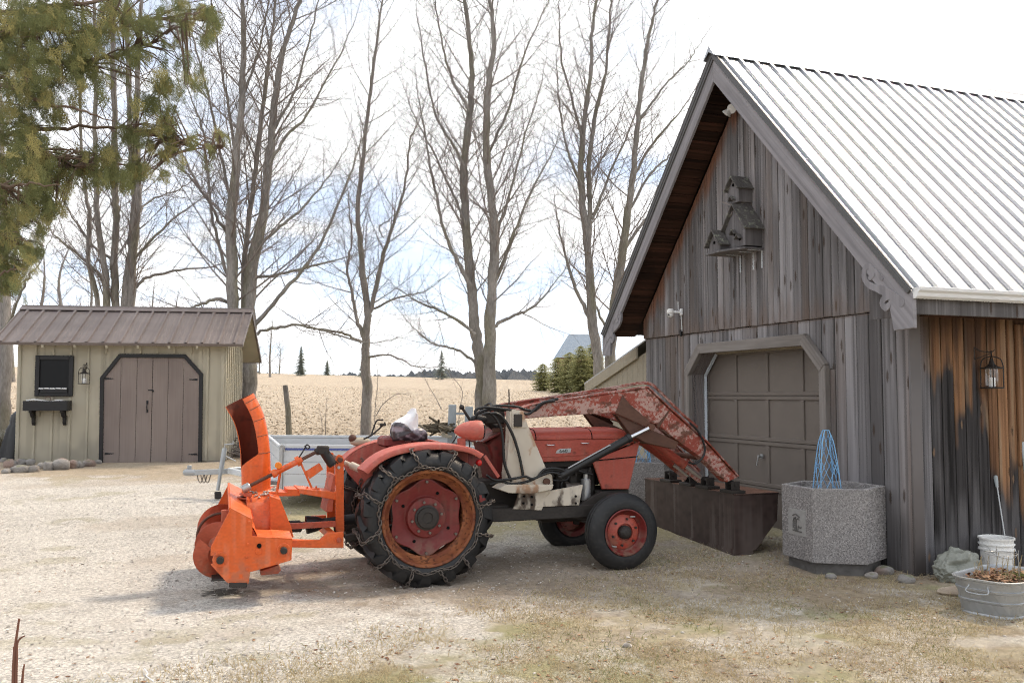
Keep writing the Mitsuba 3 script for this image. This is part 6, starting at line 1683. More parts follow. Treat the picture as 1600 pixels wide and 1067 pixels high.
obj('shell', M().grid(out[:, ::-1]), 'm_orange', ch, smooth=50)
obj('lining', M().grid(inn), 'm_chute_in', ch, smooth=50)
rim_ = M()
e = [out[-1], inn[-1]]
rim_.grid(np.array(e)); rim_.grid(np.array([out[i1:, 0], inn[i1:, 0]])); rim_.grid(np.array([inn[i1:, -1], out[i1:, -1]]))
obj('edge', rim_, 'm_orange', ch)
m = M()
for i in (13, 18, 23, 27, 30):
    if i < nC:
        f_ = min(1, max(0, (i - i1) / 4.0)); L = arc(i, rad[i] + 0.001, -math.pi + f_ * 1.72 + 0.02, math.pi - f_ * 0.30 - 0.02, 30); m.tube(L, 0.003, 4)
obj('seam', m, 'm_brownsteel', ch, kind='stuff')
b0 = cl[0]
m = M().lathe([(0.135, -0.03), (0.165, -0.03), (0.165, -0.018), (0.135, -0.018)], b0, EZ, 36); m.lathe([(0.128, 0.002), (0.146, 0.002), (0.146, 0.012), (0.128, 0.012)], b0, EZ, 36); m.lathe([(0.135, -0.06), (0.135, -0.03)], b0, EZ, 36)
obj('collar', m, 'm_auger', ch, smooth=30)

# chute turning rod with motor
rd_ = sub('chute_drive', sb); Yr = 8.42
pa, pb = on_y(384, 762, Yr), on_y(496, 705, Yr)
obj('rod', M().cyl(pa, pb, 0.016, 12), 'm_brownsteel', rd_, smooth=40)
f2 = lambda t: pa + (pb - pa) * t
obj('sleeve', M().cyl(f2(0.40), f2(0.78), 0.026, 12), 'm_orange', rd_, smooth=40)
obj('coupling', M().cyl(f2(-0.05), f2(0.06), 0.036, 14, ch=0.008), 'm_steel', rd_, smooth=40)
m = M().tube(spline([f2(-0.03), on_y(386, 770, Yr), on_y(391, 778, Yr), on_y(393, 785, Yr)], 5), 0.010, 6); m.box(on_y(388, 772, Yr) - [0.04, 0.02, 0.02], on_y(388, 772, Yr) + [0.03, 0.02, 0.015], 0.004)
obj('worm_gear', m, 'm_auger', rd_)
m = M().cyl(f2(0.97), f2(1.06), 0.032, 14, ch=0.006); d_ = _norm(pb - pa); mp = on_y(505, 704, Yr); mq = on_y(519, 726, Yr)
m.box(mp - [0.055, 0.04, 0.035], mp + [0.05, 0.04, 0.045], 0.01)
obj('gear_head', m, 'm_iron', rd_, smooth=40)
obj('motor', M().cyl(mp, mq, 0.042, 18, ch=0.008).cyl(mp + (mq - mp) * 0.93, mp + (mq - mp) * 1.06, 0.036, 18), 'm_black', rd_, smooth=40)
obj('mount_ring', M().cyl(f2(0.36), f2(0.42), 0.036, 16).cyl(f2(0.70), f2(0.75), 0.046, 16), 'm_orange', rd_, smooth=40)
rf_ = on_y(435, 727, Yr - 0.03); obj('reflector', M().cyl(rf_ + [0, 0.02, 0], rf_ - [0, 0.012, 0], 0.030, 20, ch=0.004), 'm_amber', rd_, smooth=40)
m = M().tube([on_y(432, 772, Yr), on_y(438, 737, Yr)], 0.012, 8); m.beam(on_y(438, 737, Yr), on_y(468, 722, Yr), 0.02, 0.014)
m.tube([on_y(487, 762, Yr), on_y(470, 723, Yr)], 0.010, 8)
obj('stay', m, 'm_orange', rd_)
m = M().prism(xz([(476, 737), (499, 723), (505, 733), (484, 748)], Yr), [0, Yr + 0.01, 0], UX, EZ, 0.01, 0.002); obj('stop_plate', m, 'm_orange', rd_)
m = M().tube(spline([on_y(465, 718, Yr), on_y(474, 704, Yr), on_y(479, 695, Yr), on_y(484, 698, Yr), on_y(480, 701, Yr), on_y(476, 696, Yr)], 5), 0.006, 6); m.tube(spline([on_y(506, 700, Yr), on_y(515, 706, Yr), on_y(522, 718, Yr), on_y(528, 724, Yr)], 5), 0.005, 6)
obj('wiring', m, 'm_hose', rd_, smooth=True)
# hitch frame
hf = sub('hitch_frame', sb); YH = 8.44
mast_px = [(524, 722), (525, 714), (529, 710), (534, 711), (537, 716), (538, 830), (525, 830)]
obj('mast', M().prism(xz(mast_px, YH), [0, YH + 0.02, 0], UX, EZ, 0.02, 0.003), 'm_orange', hf)
m = M().prism(xz(mast_px, YH), [-0.02, YH + 0.40, 0], UX, EZ, 0.02, 0.003); obj('mast', m, 'm_orange', hf)
m = M().prism(xz([(522, 742), (526, 742), (520, 800), (510, 800)], YH), [0, YH + 0.38, 0], UX, EZ, 0.36, 0.003); obj('mast_web', m, 'm_auger', hf)
obj('top_beam', M().prism(xz([(466, 763), (526, 769), (526, 781), (468, 771)], YH), [0, YH + 0.34, 0], UX, EZ, 0.33, 0.003), 'm_orange', hf)
obj('top_beam_front', M().prism(xz([(420, 768), (449, 769), (449, 764), (468, 764), (469, 774.5), (421, 775.5)], YH + 0.03), [0, YH + 0.31, 0], UX, EZ, 0.28, 0.003), 'm_orange', hf)
p = on_y(487, 764.5, YH + 0.1); m = M().box(p - [0.07, 0.02, 0.004], p + [0.07, 0.02, 0.012], 0.003).cyl(p + [-0.04, 0, 0], p + [-0.04, 0, 0.03], 0.008, 6).cyl(p + [0.04, 0, 0], p + [0.04, 0, 0.03], 0.008, 6); obj('clamp', m, 'm_orange', hf)
for yy, nm in ((8.06, 'lower_arm'), (far(8.06), 'lower_arm')):
    q1 = xz([(455, 843), (500, 844), (512, 833), (537, 831), (537, 856), (455, 855)], 8.06)
    obj(nm, M().prism([(a + (0.0 if yy < YT else 0.03), b) for a, b in q1], [0, yy + 0.05, 0], UX, EZ, 0.05, 0.003), 'm_orange', hf)
    p = on_y(529, 843, 8.06); obj('pin', M().cyl([p[0], yy, p[2]], [p[0], yy - 0.025, p[2]], 0.022, 14, ch=0.004), 'm_auger', hf)
a = on_y(531, 843, 8.06); m = M().beam([a[0] - 0.03, 8.06, a[2] + 0.0], [a[0] - 0.03, far(8.06), a[2]], 0.06, 0.07, ch=0.004); obj('cross_bar', m, 'm_orange', hf)
m = M().beam(on_y(450, 822, 8.4), on_y(524, 818, 8.4), 0.04, 0.05); obj('inner_brace', m, 'm_auger', hf)
p = on_y(531, 718, YH); obj('mast_pin', M().cyl(p + [0, 0.42, 0], p + [0, -0.03, 0], 0.024, 14, ch=0.004), 'm_brownsteel', hf, smooth=40)
p = on_y(529, 730, YH); obj('link_pin', M().cyl(p + [0, 0.02, 0], p + [0, -0.02, 0], 0.014, 10), 'm_steel', hf)
# drive shaft
ps = sub('drive_shaft', sb); Ys = 8.60
a, b = on_y(452, 823, Ys), on_y(590, 806, Ys); g = lambda t: a + (b - a) * t
obj('tube', M().tube([g(0.30), g(0.62), g(0.621), g(1.0)], [0.042, 0.042, 0.050, 0.050], 16), 'm_black', ps, smooth=40)
obj('shield', M().tube([g(0.18), g(0.185), g(0.21), g(0.30), g(0.36)], [0.05, 0.082, 0.082, 0.07, 0.048], 20), 'm_black', ps, smooth=40)
obj('joint', M().cyl(g(-0.06), g(0.17), 0.036, 12).box(g(0.06) - [0.06, 0.05, 0.05], g(0.06) + [0.06, 0.05, 0.05], 0.012), 'm_iron', ps)

# ================================================================ UTILITY TRAILER behind the blower
tl = thing('utility_trailer', 'aluminium utility trailer with a blue stripe parked behind the tractor', 'trailer')
TD0, TD1 = 12.0, 13.55
def tp_(px, py, d): return at_d(px, py, d)
na, nb_, = tp_(437, 697, TD0), tp_(752, 699, TD0)
fa_, fb_ = tp_(419.5, 681.5, TD1), tp_(738, 683, TD1)
low = 0.47
def wall_(name, a, b, h, th, mt='m_alu', zoff=0.0):
    d_ = _norm((b - a) * [1, 1, 0]); n_ = np.cross(d_, EZ)
    m = M().obox((a + b) / 2 - EZ * (h / 2 + zoff), (b - a) / 2, n_ * th / 2, EZ * h / 2, 0.004)
    return obj(name, m, mt, tl)
for k in range(3):
    wall_('side_plank', na, nb_, low / 3 - 0.006, 0.03, zoff=k * low / 3 + 0.05)
    wall_('side_plank', fa_, fb_, low / 3 - 0.006, 0.03, zoff=k * low / 3 + 0.02)
    wall_('front_plank', na + FWD * 0.02, fa_ - FWD * 0.02, low / 3 - 0.006, 0.03, zoff=k * low / 3 + 0.03)
obj('top_rail', M().beam(na, nb_, 0.05, 0.05, ch=0.006), 'm_alu', tl); obj('top_rail', M().beam(fa_, fb_, 0.05, 0.04, ch=0.006), 'm_alu', tl); obj('top_rail', M().beam(na, fa_, 0.045, 0.035, ch=0.006), 'm_alu', tl)
obj('stripe', M().beam(na - EZ * 0.036 - FWD * 0.028, nb_ - EZ * 0.036 - FWD * 0.028, 0.006, 0.022), 'm_bluestripe', tl)
m = M().beam(na - FWD * 0.03 + RGT * 0.03, na - FWD * 0.03 + RGT * 0.03 - EZ * 0.56, 0.03, 0.05, up=RGT, ch=0.005)
m.tube(spline([na + RGT * 0.02 - FWD * 0.05, na + RGT * 0.06 - FWD * 0.06 + EZ * 0.015, na + RGT * 0.08 - FWD * 0.05 - EZ * 0.06], 4), 0.012, 6)
obj('corner_post', m, 'm_steel', tl)
fa2, fb2 = na - EZ * (low + 0.06), nb_ - EZ * (low + 0.06)
obj('side_frame', M().beam(fa2, fb2, 0.05, 0.09, ch=0.006), 'm_alu', tl)
obj('bed', M().obox((na + nb_ + fa_ + fb_) / 4 - EZ * (low + 0.04), (nb_ - na) / 2, FWD * (TD1 - TD0) / 2, EZ * 0.02), 'm_wood', tl)
hit = tp_(290, 738, 12.9); jt = tp_(352, 735, 12.8)
for e in (na - EZ * 0.48 + RGT * 0.05, fa_ - EZ * 0.45 + RGT * 0.05):
    obj('tongue', M().beam(jt + RGT * 0.05, e, 0.05, 0.08, ch=0.006), 'm_alu', tl)
obj('tongue', M().beam(hit + RGT * 0.1, jt + RGT * 0.3, 0.06, 0.075, ch=0.006), 'm_galv', tl)
obj('coupler', M().tube([hit - RGT * 0.03, hit, hit + RGT * 0.12, hit + RGT * 0.2], [0.03, 0.05, 0.045, 0.035], 12).box(hit + [0.02, -0.02, 0.03], hit + [0.08, 0.02, 0.10], 0.006), 'm_galv', tl, smooth=40)
m = M()
for k in range(3):
    p = hit + RGT * (0.16 + 0.05 * k); m.tube(spline([p, p + EZ * -0.1 + RGT * 0.02, p - EZ * 0.14 + RGT * 0.06, p - EZ * 0.02 + RGT * 0.1], 4), 0.008, 5)
obj('safety_chain', m, 'm_chain', tl)
j0, j1 = tp_(351, 700, 12.75), tp_(340, 766, 12.7)
jk = sub('jack', tl)
obj('post', M().tube([j0, j0 + (j1 - j0) * 0.55, j0 + (j1 - j0) * 0.551, j1], [0.034, 0.034, 0.025, 0.025], 12), 'm_galv', jk, smooth=40)
obj('crank', M().tube([j0 + EZ * 0.0, j0 + EZ * 0.05, j0 + EZ * 0.06 + RGT * 0.12, j0 + EZ * 0.10 + RGT * 0.12], 0.010, 6).tube([j0 - EZ * 0.1, j0 - EZ * 0.18 + RGT * 0.16], 0.010, 6), 'm_steel', jk)
ft = j1 - EZ * 0.05; obj('foot', M().box(ft - [0.04, 0.05, 0.06], ft + [0.05, 0.05, 0.03], 0.01), 'm_iron', jk)
wc = (nb_ * 0.55 + na * 0.45); wz = gz(wc) + 0.30
for d_ in (-0.16, TD1 - TD0 + 0.10):
    c = np.array([wc[0], wc[1], 0]) + FWD * d_; c[2] = gz(c) + 0.30; w_ = sub('wheel', tl)
    obj('tyre', M().lathe([(0.17, -0.09), (0.26, -0.09), (0.29, -0.06), (0.30, 0), (0.29, 0.06), (0.26, 0.09), (0.17, 0.09)], c, FWD, 32), 'm_rubber', w_, smooth=40)
    obj('rim', M().lathe([(0.0, -0.05), (0.05, -0.06), (0.12, -0.04), (0.17, -0.08), (0.175, 0.08), (0.0, 0.04)], c, FWD, 32), 'm_white', w_, smooth=40)
obj('axle', M().beam(np.array([wc[0], wc[1], wz]), np.array([wc[0], wc[1], wz]) + FWD * 1.6, 0.06, 0.06), 'm_iron', tl)
# rear ramp gate, folded up: two uprights and bars
ga, gb = tp_(708, 700, 12.9), tp_(734, 700, 12.9)
for c, t in ((707, 632), (733, 635)):
    a, b = tp_(c - 2, 702, 12.9), tp_(c, t, 12.9); obj('ramp_upright', M().beam(a, b, 0.11, 0.06, up=FWD, ch=0.006), 'm_bluegrey', tl)
for py in (646, 668): obj('ramp_bar', M().beam(tp_(707, py, 12.9), tp_(733, py, 12.9), 0.03, 0.03), 'm_bluegrey', tl)
# load lying on the trailer, seen between bag and lamp
q_ = np.random.default_rng(3); L = []
for i in range(60):
    c = tp_(682 + q_.normal(0, 11), 668 + q_.normal(0, 2.2), 12.8 + q_.normal(0, 0.15)); a = q_.random() * 3.14; ln = 0.15 + 0.35 * q_.random(); d_ = np.array([math.cos(a), math.sin(a), q_.normal(0, 0.2)])
    L.append((np.array([c - d_ * ln / 2, c, c + d_ * ln / 2]), np.array([0.014, 0.012, 0.007]) * (0.4 + q_.random())))
single('brush_load', tubes(L, 5), 'm_weed', 'dark sticks and scrap heaped behind the tractor seat', 'scrap')
lo = thing('pale_timber', 'pale cream timber ends leaning on the dark scrap', 'timber')
for (a, b) in (((684, 664), (696, 682)), ((690, 680), (706, 683))):
    obj('stick', M().beam(tp_(*a, 12.6), tp_(*b, 12.6), 0.05, 0.04, ch=0.005), 'm_cream', lo)

# ================================================================ PLANTERS
mat('m_plinth', lambda p, n, uv: mix((0.085, 0.08, 0.078), (0.17, 0.165, 0.16), fbm(p.x * 22, p.y * 22, p.z * 22)), 0.9, spec=0.15)
def planter(cx, cy, label, near):
    t = thing('concrete_planter', label, 'planter', 'hexagonal aggregate planters either side of the garage door')
    R_ = 0.485; a = np.arange(6) * math.pi / 3 + math.radians(-122 + 30)
    z0, z1, hh = 0.055, 0.12, 0.815
    def oct_(r, z): return np.stack([cx + r * np.cos(a), cy + r * np.sin(a), a * 0 + z], 1)
    rings = [oct_(R_ - 0.004, z1), oct_(R_, z1 + 0.006), oct_(R_, hh - 0.006), oct_(R_ - 0.006, hh), oct_(R_ - 0.055, hh), oct_(R_ - 0.06, hh - 0.006), oct_(R_ - 0.075, hh - 0.16)]
    m = M().grid(np.array(rings).transpose(1, 0, 2), closed_u=True)
    obj('tub', m, 'm_aggregate', t)
    m = M().grid(np.array([oct_(R_ - 0.06, z0 - 0.06), oct_(R_ - 0.055, z1), oct_(R_ - 0.0, z1 + 0.0001)]).transpose(1, 0, 2), closed_u=True)
    obj('plinth', m, 'm_plinth', t)
    v = oct_(R_ - 0.07, hh - 0.13); m = M().add(np.vstack([v, v.mean(0)]), [[i, (i + 1) % 6, 6] for i in range(6)])
    obj('soil', m, 'm_soil', t)
    return t, a, R_
pl1, a_, R_ = planter(6.09, 7.36, 'speckled hexagonal concrete planter with a moulded plaque near the barn corner', True)
# moulded plaque on the facet left of the front one
mid = None
for i in range(6):
    am = a_[i] + math.pi / 6
    n_ = np.array([math.cos(am), math.sin(am), 0]); c = np.array([6.09, 7.36, 0.47]) + n_ * R_ * math.cos(math.pi / 6)
    if (n_ @ _norm(-c * [1, 1, 0])) > 0.2:
        px = 800 + FPX * (c @ RGT) / (c @ FWD)
        if mid is None or px < mid[0]: mid = (px, n_, c)
px, n_, c = mid; t_ = _norm(np.cross(EZ, n_)); O = c + n_ * 0.0 - EZ * 0.0
pq = sub('plaque', pl1)
mat('m_plaque', lambda p, n, uv: mix((0.26, 0.255, 0.25), (0.36, 0.355, 0.345), fbm(p.x * 30, p.y * 30, p.z * 30)), 0.85, spec=0.2)
obj('panel', M().obox(O + n_ * 0.001, t_ * 0.135, EZ * 0.125, n_ * 0.004, 0.002), 'm_plaque', pq)
m = M()
def relief(pts, w): 
    Q = [O + t_ * a + EZ * b + n_ * 0.006 for a, b in pts]; m.tube(spline(Q, 4), w * 1.5, 5)
for pts in ([(-0.05, -0.06), (-0.052, 0.0), (-0.035, 0.045)], [(-0.028, -0.075), (-0.026, 0.01), (-0.01, 0.05)], [(-0.004, -0.075), (0.0, 0.02), (0.025, 0.035), (0.045, 0.025)], [(0.02, -0.07), (0.03, -0.03), (0.05, -0.045), (0.075, -0.04)], [(-0.06, 0.06), (-0.01, 0.075), (0.05, 0.05)], [(-0.06, -0.08), (0.08, -0.085)]): relief(pts, 0.005)
obj('relief', m, 'm_plinth', pq, smooth=True)
planter(6.0, 10.95, 'speckled hexagonal concrete planter half hidden behind the tractor nose', False)
# blue wire obelisks standing in them
def obelisk(cx, cy, z0, h, label):
    t = thing('plant_obelisk', label, 'plant support', 'blue wire obelisks in the planters')
    r0, r1 = 0.15, 0.03
    legs = []
    for k in range(4):
        a = k * math.pi / 2 + 0.5; dv = np.array([math.cos(a), math.sin(a), 0])
        L = spline([np.array([cx, cy, z0]) + dv * r0, np.array([cx, cy, z0 + h * 0.40]) + dv * r0 * (0.92 - 0.12 * (k % 2)), np.array([cx, cy, z0 + h * 0.8]) + dv * r0 * (0.62 - 0.1 * (k % 2)), np.array([cx, cy, z0 + h]) + dv * r1], 6); legs.append(L)
        obj('leg', M().tube(L, 0.0058, 6), 'm_bluewire', t, smooth=True)
    m = M()
    for k in range(4):
        A, B = legs[k], legs[(k + 1) % 4]; n = len(A)
        for (i, j) in ((0, 8), (5, 16)):
            m.tube(spline([A[i], (A[(i + j) // 2] + B[(i + j) // 2]) / 2 * [1, 1, 1], B[min(j, n - 1)]], 5), 0.0036, 5); m.tube(spline([B[i], (A[(i + j) // 2] + B[(i + j) // 2]) / 2, A[min(j, n - 1)]], 5), 0.0036, 5)
        m.tube([A[-1], B[-1]], 0.005, 5)
    obj('lattice', m, 'm_bluewire', t, smooth=True)
obelisk(6.02, 7.36, 0.69, 0.66, 'blue wire plant obelisk in the planter near the barn corner')
obelisk(5.95, 11.0, 0.69, 0.52, 'blue wire plant obelisk in the planter behind the tractor')

# ================================================================ THINGS BY THE SIDE WALL
# galvanised tub: rounded rectangle
tb = thing('wash_tub', 'galvanised metal wash tub filled with dry plants at the right edge', 'tub')
tc = np.array([6.20, 5.52, 0.0]); tang = 0.32
tu_, tv_ = np.array([math.cos(tang), math.sin(tang), 0]), np.array([-math.sin(tang), math.cos(tang), 0])
def rrect(hx, hy, r, n=7):
    out = []
    for cx, cy, a0 in ((hx - r, hy - r, 0), (-hx + r, hy - r, 90), (-hx + r, -hy + r, 180), (hx - r, -hy + r, 270)):
        for a in np.radians(np.linspace(a0, a0 + 90, n)): out.append((cx + r * math.cos(a), cy + r * math.sin(a)))
    return np.array(out)
tzb = yard_z(tc[None])[0] - 0.004
def tring(k, z, o=0.0):
    q = rrect(0.40 * k + o, 0.255 * k + o, 0.17 * k); return tc + q[:, :1] * tu_ + q[:, 1:] * tv_ + EZ * (tzb + z)
prof = [(0.86, 0.0, 0.006), (0.86, 0.012, 0.006), (0.862, 0.02, 0), (0.895, 0.10, 0), (0.898, 0.105, 0.006), (0.905, 0.118, 0.006), (0.908, 0.123, 0), (0.945, 0.185, 0), (0.948, 0.19, 0.007), (0.955, 0.205, 0.007), (0.958, 0.21, 0), (0.99, 0.265, 0), (1.0, 0.272, 0.010), (1.0, 0.284, 0.012), (0.99, 0.288, 0.004), (0.985, 0.275, -0.004), (0.92, 0.16, -0.004)]
obj('shell', M().grid(np.array([tring(*q) for q in prof]).transpose(1, 0, 2), closed_u=True), 'm_galv', tb, smooth=35)
v = tring(0.975, 0.235, -0.004); m = M(); g_ = []
for s_ in (1.0, 0.8, 0.6, 0.4, 0.2, 0.0):
    r_ = tc + EZ * (tzb + 0.235) + (v - tc - EZ * (tzb + 0.235)) * s_; r_[:, 2] += 0.03 * (1 - s_) + 0.02 * (meshkit.fbm(r_ * 14, 3, seed=3) - 0.5); g_.append(r_)
obj('soil', M().grid(np.array(g_).transpose(1, 0, 2), closed_u=True), 'm_soil', tb, smooth=True)
hd_ = tring(0.99, 0.25)[18:25]
h0 = tc + EZ * (tzb + 0.24) - tu_ * 0.41
obj('handle', M().tube(spline([h0 + tv_ * 0.07, h0 + tv_ * 0.075 - tu_ * 0.035 - EZ * 0.05, h0 - tv_ * 0.075 - tu_ * 0.035 - EZ * 0.05, h0 - tv_ * 0.07], 5), 0.006, 6), 'm_galv', tb, smooth=True)
q_ = np.random.default_rng(8); n = 260
P = tc + (q_.random((n, 1)) - 0.5) * 0.56 * tu_ + (q_.random((n, 1)) - 0.5) * 0.36 * tv_ + EZ * (tzb + 0.262); P[:, 2] += 0.03 * q_.random(n)
single('tub_leaf_litter', flakes(P, 0.012 + 0.022 * q_.random(n), 1.2), 'm_deadleaf', 'brown dead leaves filling the wash tub', 'leaves', kind='stuff')
k = q_.random(n) < 0.9; Pg = tc + tu_ * (0.10 + q_.normal(0, 0.06, (160, 1))) - tv_ * (0.09 + q_.normal(0, 0.05, (160, 1))) + EZ * (tzb + 0.262)
single('tub_moss', blades(Pg, 0.015 + 0.025 * q_.random(160), 0.02 * q_.random(160), np.full(160, 0.007)), 'm_greengrass', 'tuft of green moss in the wash tub', 'moss', kind='stuff')
L = []
for i in range(26):
    b = tc + tu_ * q_.uniform(-0.26, 0.28) + tv_ * q_.uniform(-0.14, 0.16) + EZ * (tzb + 0.25); h_ = 0.08 + 0.14 * q_.random(); o = q_.normal(0, 0.03, 3) * [1, 1, 0]
    L.append((np.array([b, b + EZ * h_ * 0.5 + o * 0.5, b + EZ * h_ + o]), np.array([0.003, 0.0026, 0.002])))
single('tub_dry_stems', tubes(L, 4), 'm_straw', 'thin dry stems standing in the wash tub', 'stems', kind='stuff')
m = M()
for (aa, bb) in ((-0.10, 0.05), (0.10, 0.08), (0.02, -0.12)):
    b = tc + tu_ * aa + tv_ * bb + EZ * (tzb + 0.2); m.tube([b, b + EZ * 0.28], 0.003, 5)
b = tc + EZ * (tzb + 0.44); m.tube([b + (tu_ * math.cos(t) * 0.13 + tv_ * math.sin(t) * 0.11) for t in np.linspace(0, 6.28, 21)[:-1]], 0.003, 5, closed=True)
single('wire_ring', m, 'm_steel', 'thin wire plant ring standing in the wash tub', 'plant support', smooth=True)
# white pail
wp = thing('white_bucket', 'white plastic bucket standing against the stained wall', 'bucket')
bc = np.array([7.31, 6.56, -0.01]); 
prof = [(0.128, 0.0), (0.134, 0.004), (0.142, 0.25), (0.158, 0.252), (0.158, 0.268), (0.144, 0.27), (0.146, 0.30), (0.158, 0.302), (0.158, 0.312), (0.146, 0.314), (0.148, 0.352), (0.160, 0.354), (0.160, 0.368), (0.150, 0.370), (0.146, 0.366), (0.130, 0.02), (0.0, 0.02)]
obj('pail', M().lathe(prof, bc, EZ, 40), 'm_whiteplastic', wp, smooth=35)
obj('bail', M().tube(spline([bc + [-0.155, -0.03, 0.30], bc + [-0.13, -0.11, 0.22], bc + [0.0, -0.158, 0.19], bc + [0.13, -0.11, 0.22], bc + [0.155, -0.03, 0.30]], 6), 0.0028, 5), 'm_steel', wp, smooth=True)
# tools leaning on the wall
a, b = on_y(1579, 845, 6.60), on_y(1556, 748, Y0 - 0.03); tool = thing('spade', 'thin rod tool with a grey handle leaning on the wall above the bucket', 'tool')
a = np.array([a[0] - 0.02, 6.60, 0.03])
obj('shaft', M().tube([a, b], 0.007, 7), 'm_steel', tool, smooth=40)
obj('handle', M().tube([b + (a - b) * 0.10, b + (a - b) * 0.02, b - (a - b) * 0.03, b - (a - b) * 0.04], [0.012, 0.018, 0.02, 0.010], 10), 'm_bluegrey', tool, smooth=40)
t2 = thing('shovel', 'dark long handled shovel leaning against the wall at the right edge', 'tool')
b = on_y(1597, 690, Y0 - 0.03); a = np.array([b[0] - 0.05, 6.60, 0.02])
obj('handle', M().tube([a + (b - a) * 0.35, b], 0.016, 10), 'm_bluegrey', t2, smooth=40)
obj('blade', M().tube([a + (b - a) * 0.36, a + (b - a) * 0.18, a], [0.03, 0.055, 0.07], 10), 'm_iron', t2, smooth=40)
# grey-green sack, flat stone, loose stones
sk = np.array([6.78, 6.52, 0.0]); ic = trimesh.creation.icosphere(subdivisions=4); v = ic.vertices * [0.25, 0.16, 0.19]
v = v + ic.vertices * ((meshkit.fbm(ic.vertices * 2.6 + 3, 4, seed=6) - 0.5) * 0.12)[:, None] + ic.vertices * ((np.abs(meshkit.fbm(ic.vertices * 4 + 3, 3, seed=16) - 0.5)) * -0.07)[:, None]; v[:, 2] = np.maximum(v[:, 2] * np.where(v[:, 0] < 0, 0.85, 1.0) + 0.10, -0.01)
single('plastic_sack', M().add(v + sk, ic.faces), 'm_bagolive', 'crumpled grey green plastic sack on the ground by the barn corner', 'sack', smooth=35)
single('flat_stone', rock_mesh(np.array([6.36, 6.05, 0.012]), (0.22, 0.14, 0.045), 31, 3), 'm_slab', 'flat sandstone slab on the ground left of the wash tub', 'stone', smooth=True)
for i, (px, py, s_, lb_) in enumerate(((1420, 912, 0.075, 'round pale stone at the foot of the barn corner'), (1386, 899, 0.085, 'squarish grey stone between planter and barn corner'), (1300, 905, 0.05, 'small stone under the front of the near planter'), (1364, 905, 0.06, 'low brown stone beside the near planter'))):
    g = on_ground(px, py); single('stone', rock_mesh(g + FWD * s_ * 0.6 + [0, 0, s_ * 0.35], (s_, s_ * 0.8, s_ * 0.65), 41 + i), 'm_rock', lb_, 'stone', smooth=True)
m = on_ground(980, 1012); single('stone', rock_mesh(m + [0, 0, 0.012], (0.03, 0.025, 0.02), 50), 'm_pebble', 'single pale stone lying in the foreground grass', 'stone', smooth=True)

# ================================================================ FENCE POSTS, FOREGROUND STALKS, SLAB
a, b = at_d(452, 679, 22.5), at_d(445.5, 602, 22.5); q = (a + b) / 2 + [0.02, 0, 0]
a[2] = min(a[2], gz(a)) - 0.05
single('fence_post', M().tube([a, q, b, b + (b - a) * 0.005], [0.075, 0.07, 0.062, 0.05], 9), 'm_bark', 'weathered wooden fence post standing alone at the field edge', 'post', smooth=40)
st = thing('dry_stalks', 'reddish dry plant stalks at the bottom left corner', 'plant')
def stk(pts, r): 
    obj('stalk', M().tube(spline([at_d(a, b, 5.25) for a, b in pts], 4), np.linspace(r, r * 0.5, (len(pts) - 1) * 4 + 1), 6), 'm_stem', st, smooth=True)
stk([(21, 1075), (22, 1030), (25, 1000), (30, 966)], 0.011); stk([(25, 1075), (26, 1030), (27, 1005), (33, 996), (39, 993)], 0.008); stk([(34, 1075), (36, 1050), (38, 1037)], 0.008); stk([(18, 1075), (22, 1045), (21, 1010)], 0.006)
m = M().prism([(-2.98, 4.55), (-2.30, 4.6), (-2.34, 5.10), (-3.1, 5.06)], [0, 0, yard_z(rd(-2.7, 4.85)[None])[0] - 0.02], RGT, FWD, 0.035, 0.006)
single('paving_slab', m, 'm_slab', 'pale flat paving slab under the stalks at the bottom left', 'slab')
tw = on_ground(232, 1045); 
single('white_string', M().tube(spline([at_d(226, 1030, 5.7), at_d(231, 1046, 5.6), at_d(229, 1052, 5.55), at_d(240, 1063, 5.45)], 6) * [1, 1, 0] + np.array([0, 0, 0.02]), 0.004, 5), 'm_white', 'thin white twig lying on the gravel at the bottom', 'twig', smooth=True)

# ================================================================ TREES
def resample(P, R, step):
    seg = np.linalg.norm(np.diff(P, axis=0), axis=1); s = np.concatenate([[0], np.cumsum(seg)]); n = max(2, int(s[-1] / step) + 1); u = np.linspace(0, s[-1], n)
    return np.stack([np.interp(u, s, P[:, k]) for k in range(3)], 1), np.interp(u, s, R), u

def grow(q, P, R, lines, level, spacing, lenf, up, minr=0.0028, t0=0.12, spread=1.0):
    """side shoots along a stem; each rises in a curve and carries shoots of its own"""
    Q, r, u = resample(P, R, 0.12)
    L = u[-1]; s = t0 * L + q.random() * spacing; az = q.random() * 6.28
    while s < L * 0.985:
        i = min(int(s / L * (len(Q) - 1)), len(Q) - 2); t = _norm(Q[i + 1] - Q[i]); az += 2.4 + q.normal(0, 0.5)
        a = _norm(np.cross(t, [0.3, 0.5, 0.8])); b = np.cross(t, a); side = a * math.cos(az) + b * math.sin(az)
        ln = lenf(s / L) * (0.55 + 0.8 * q.random())
        if ln > 0.08:
            ang = (0.62 + 0.55 * q.random()) * spread
            d = _norm(t * math.cos(ang) + side * math.sin(ang))
            k = 6 if level > 0 else 4
            pts = [Q[i]]; dd = d.copy(); st = ln / (k - 1)
            for j in range(k - 1):
                dd = _norm(dd + np.array([0, 0, up]) * 0.13 + q.normal(0, 0.075, 3)); pts.append(pts[-1] + dd * st)
            pts = np.array(pts); r0 = min(r[i] * 0.5, 0.004 + 0.0068 * ln) if level > 0 else min(r[i] * 0.6, 0.003 + 0.003 * ln)
            rr = np.linspace(max(r0, minr), minr, k); lines.append((pts, rr))
            if level > 0:
                grow(q, pts, rr, lines, level - 1, spacing * (0.95 if level > 1 else 0.85), (lambda f, ln=ln: ln * 0.44 * (1 - 0.55 * f)), up * 0.6, minr * 0.9, 0.15, spread)
        s += spacing * (0.6 + 0.8 * q.random())

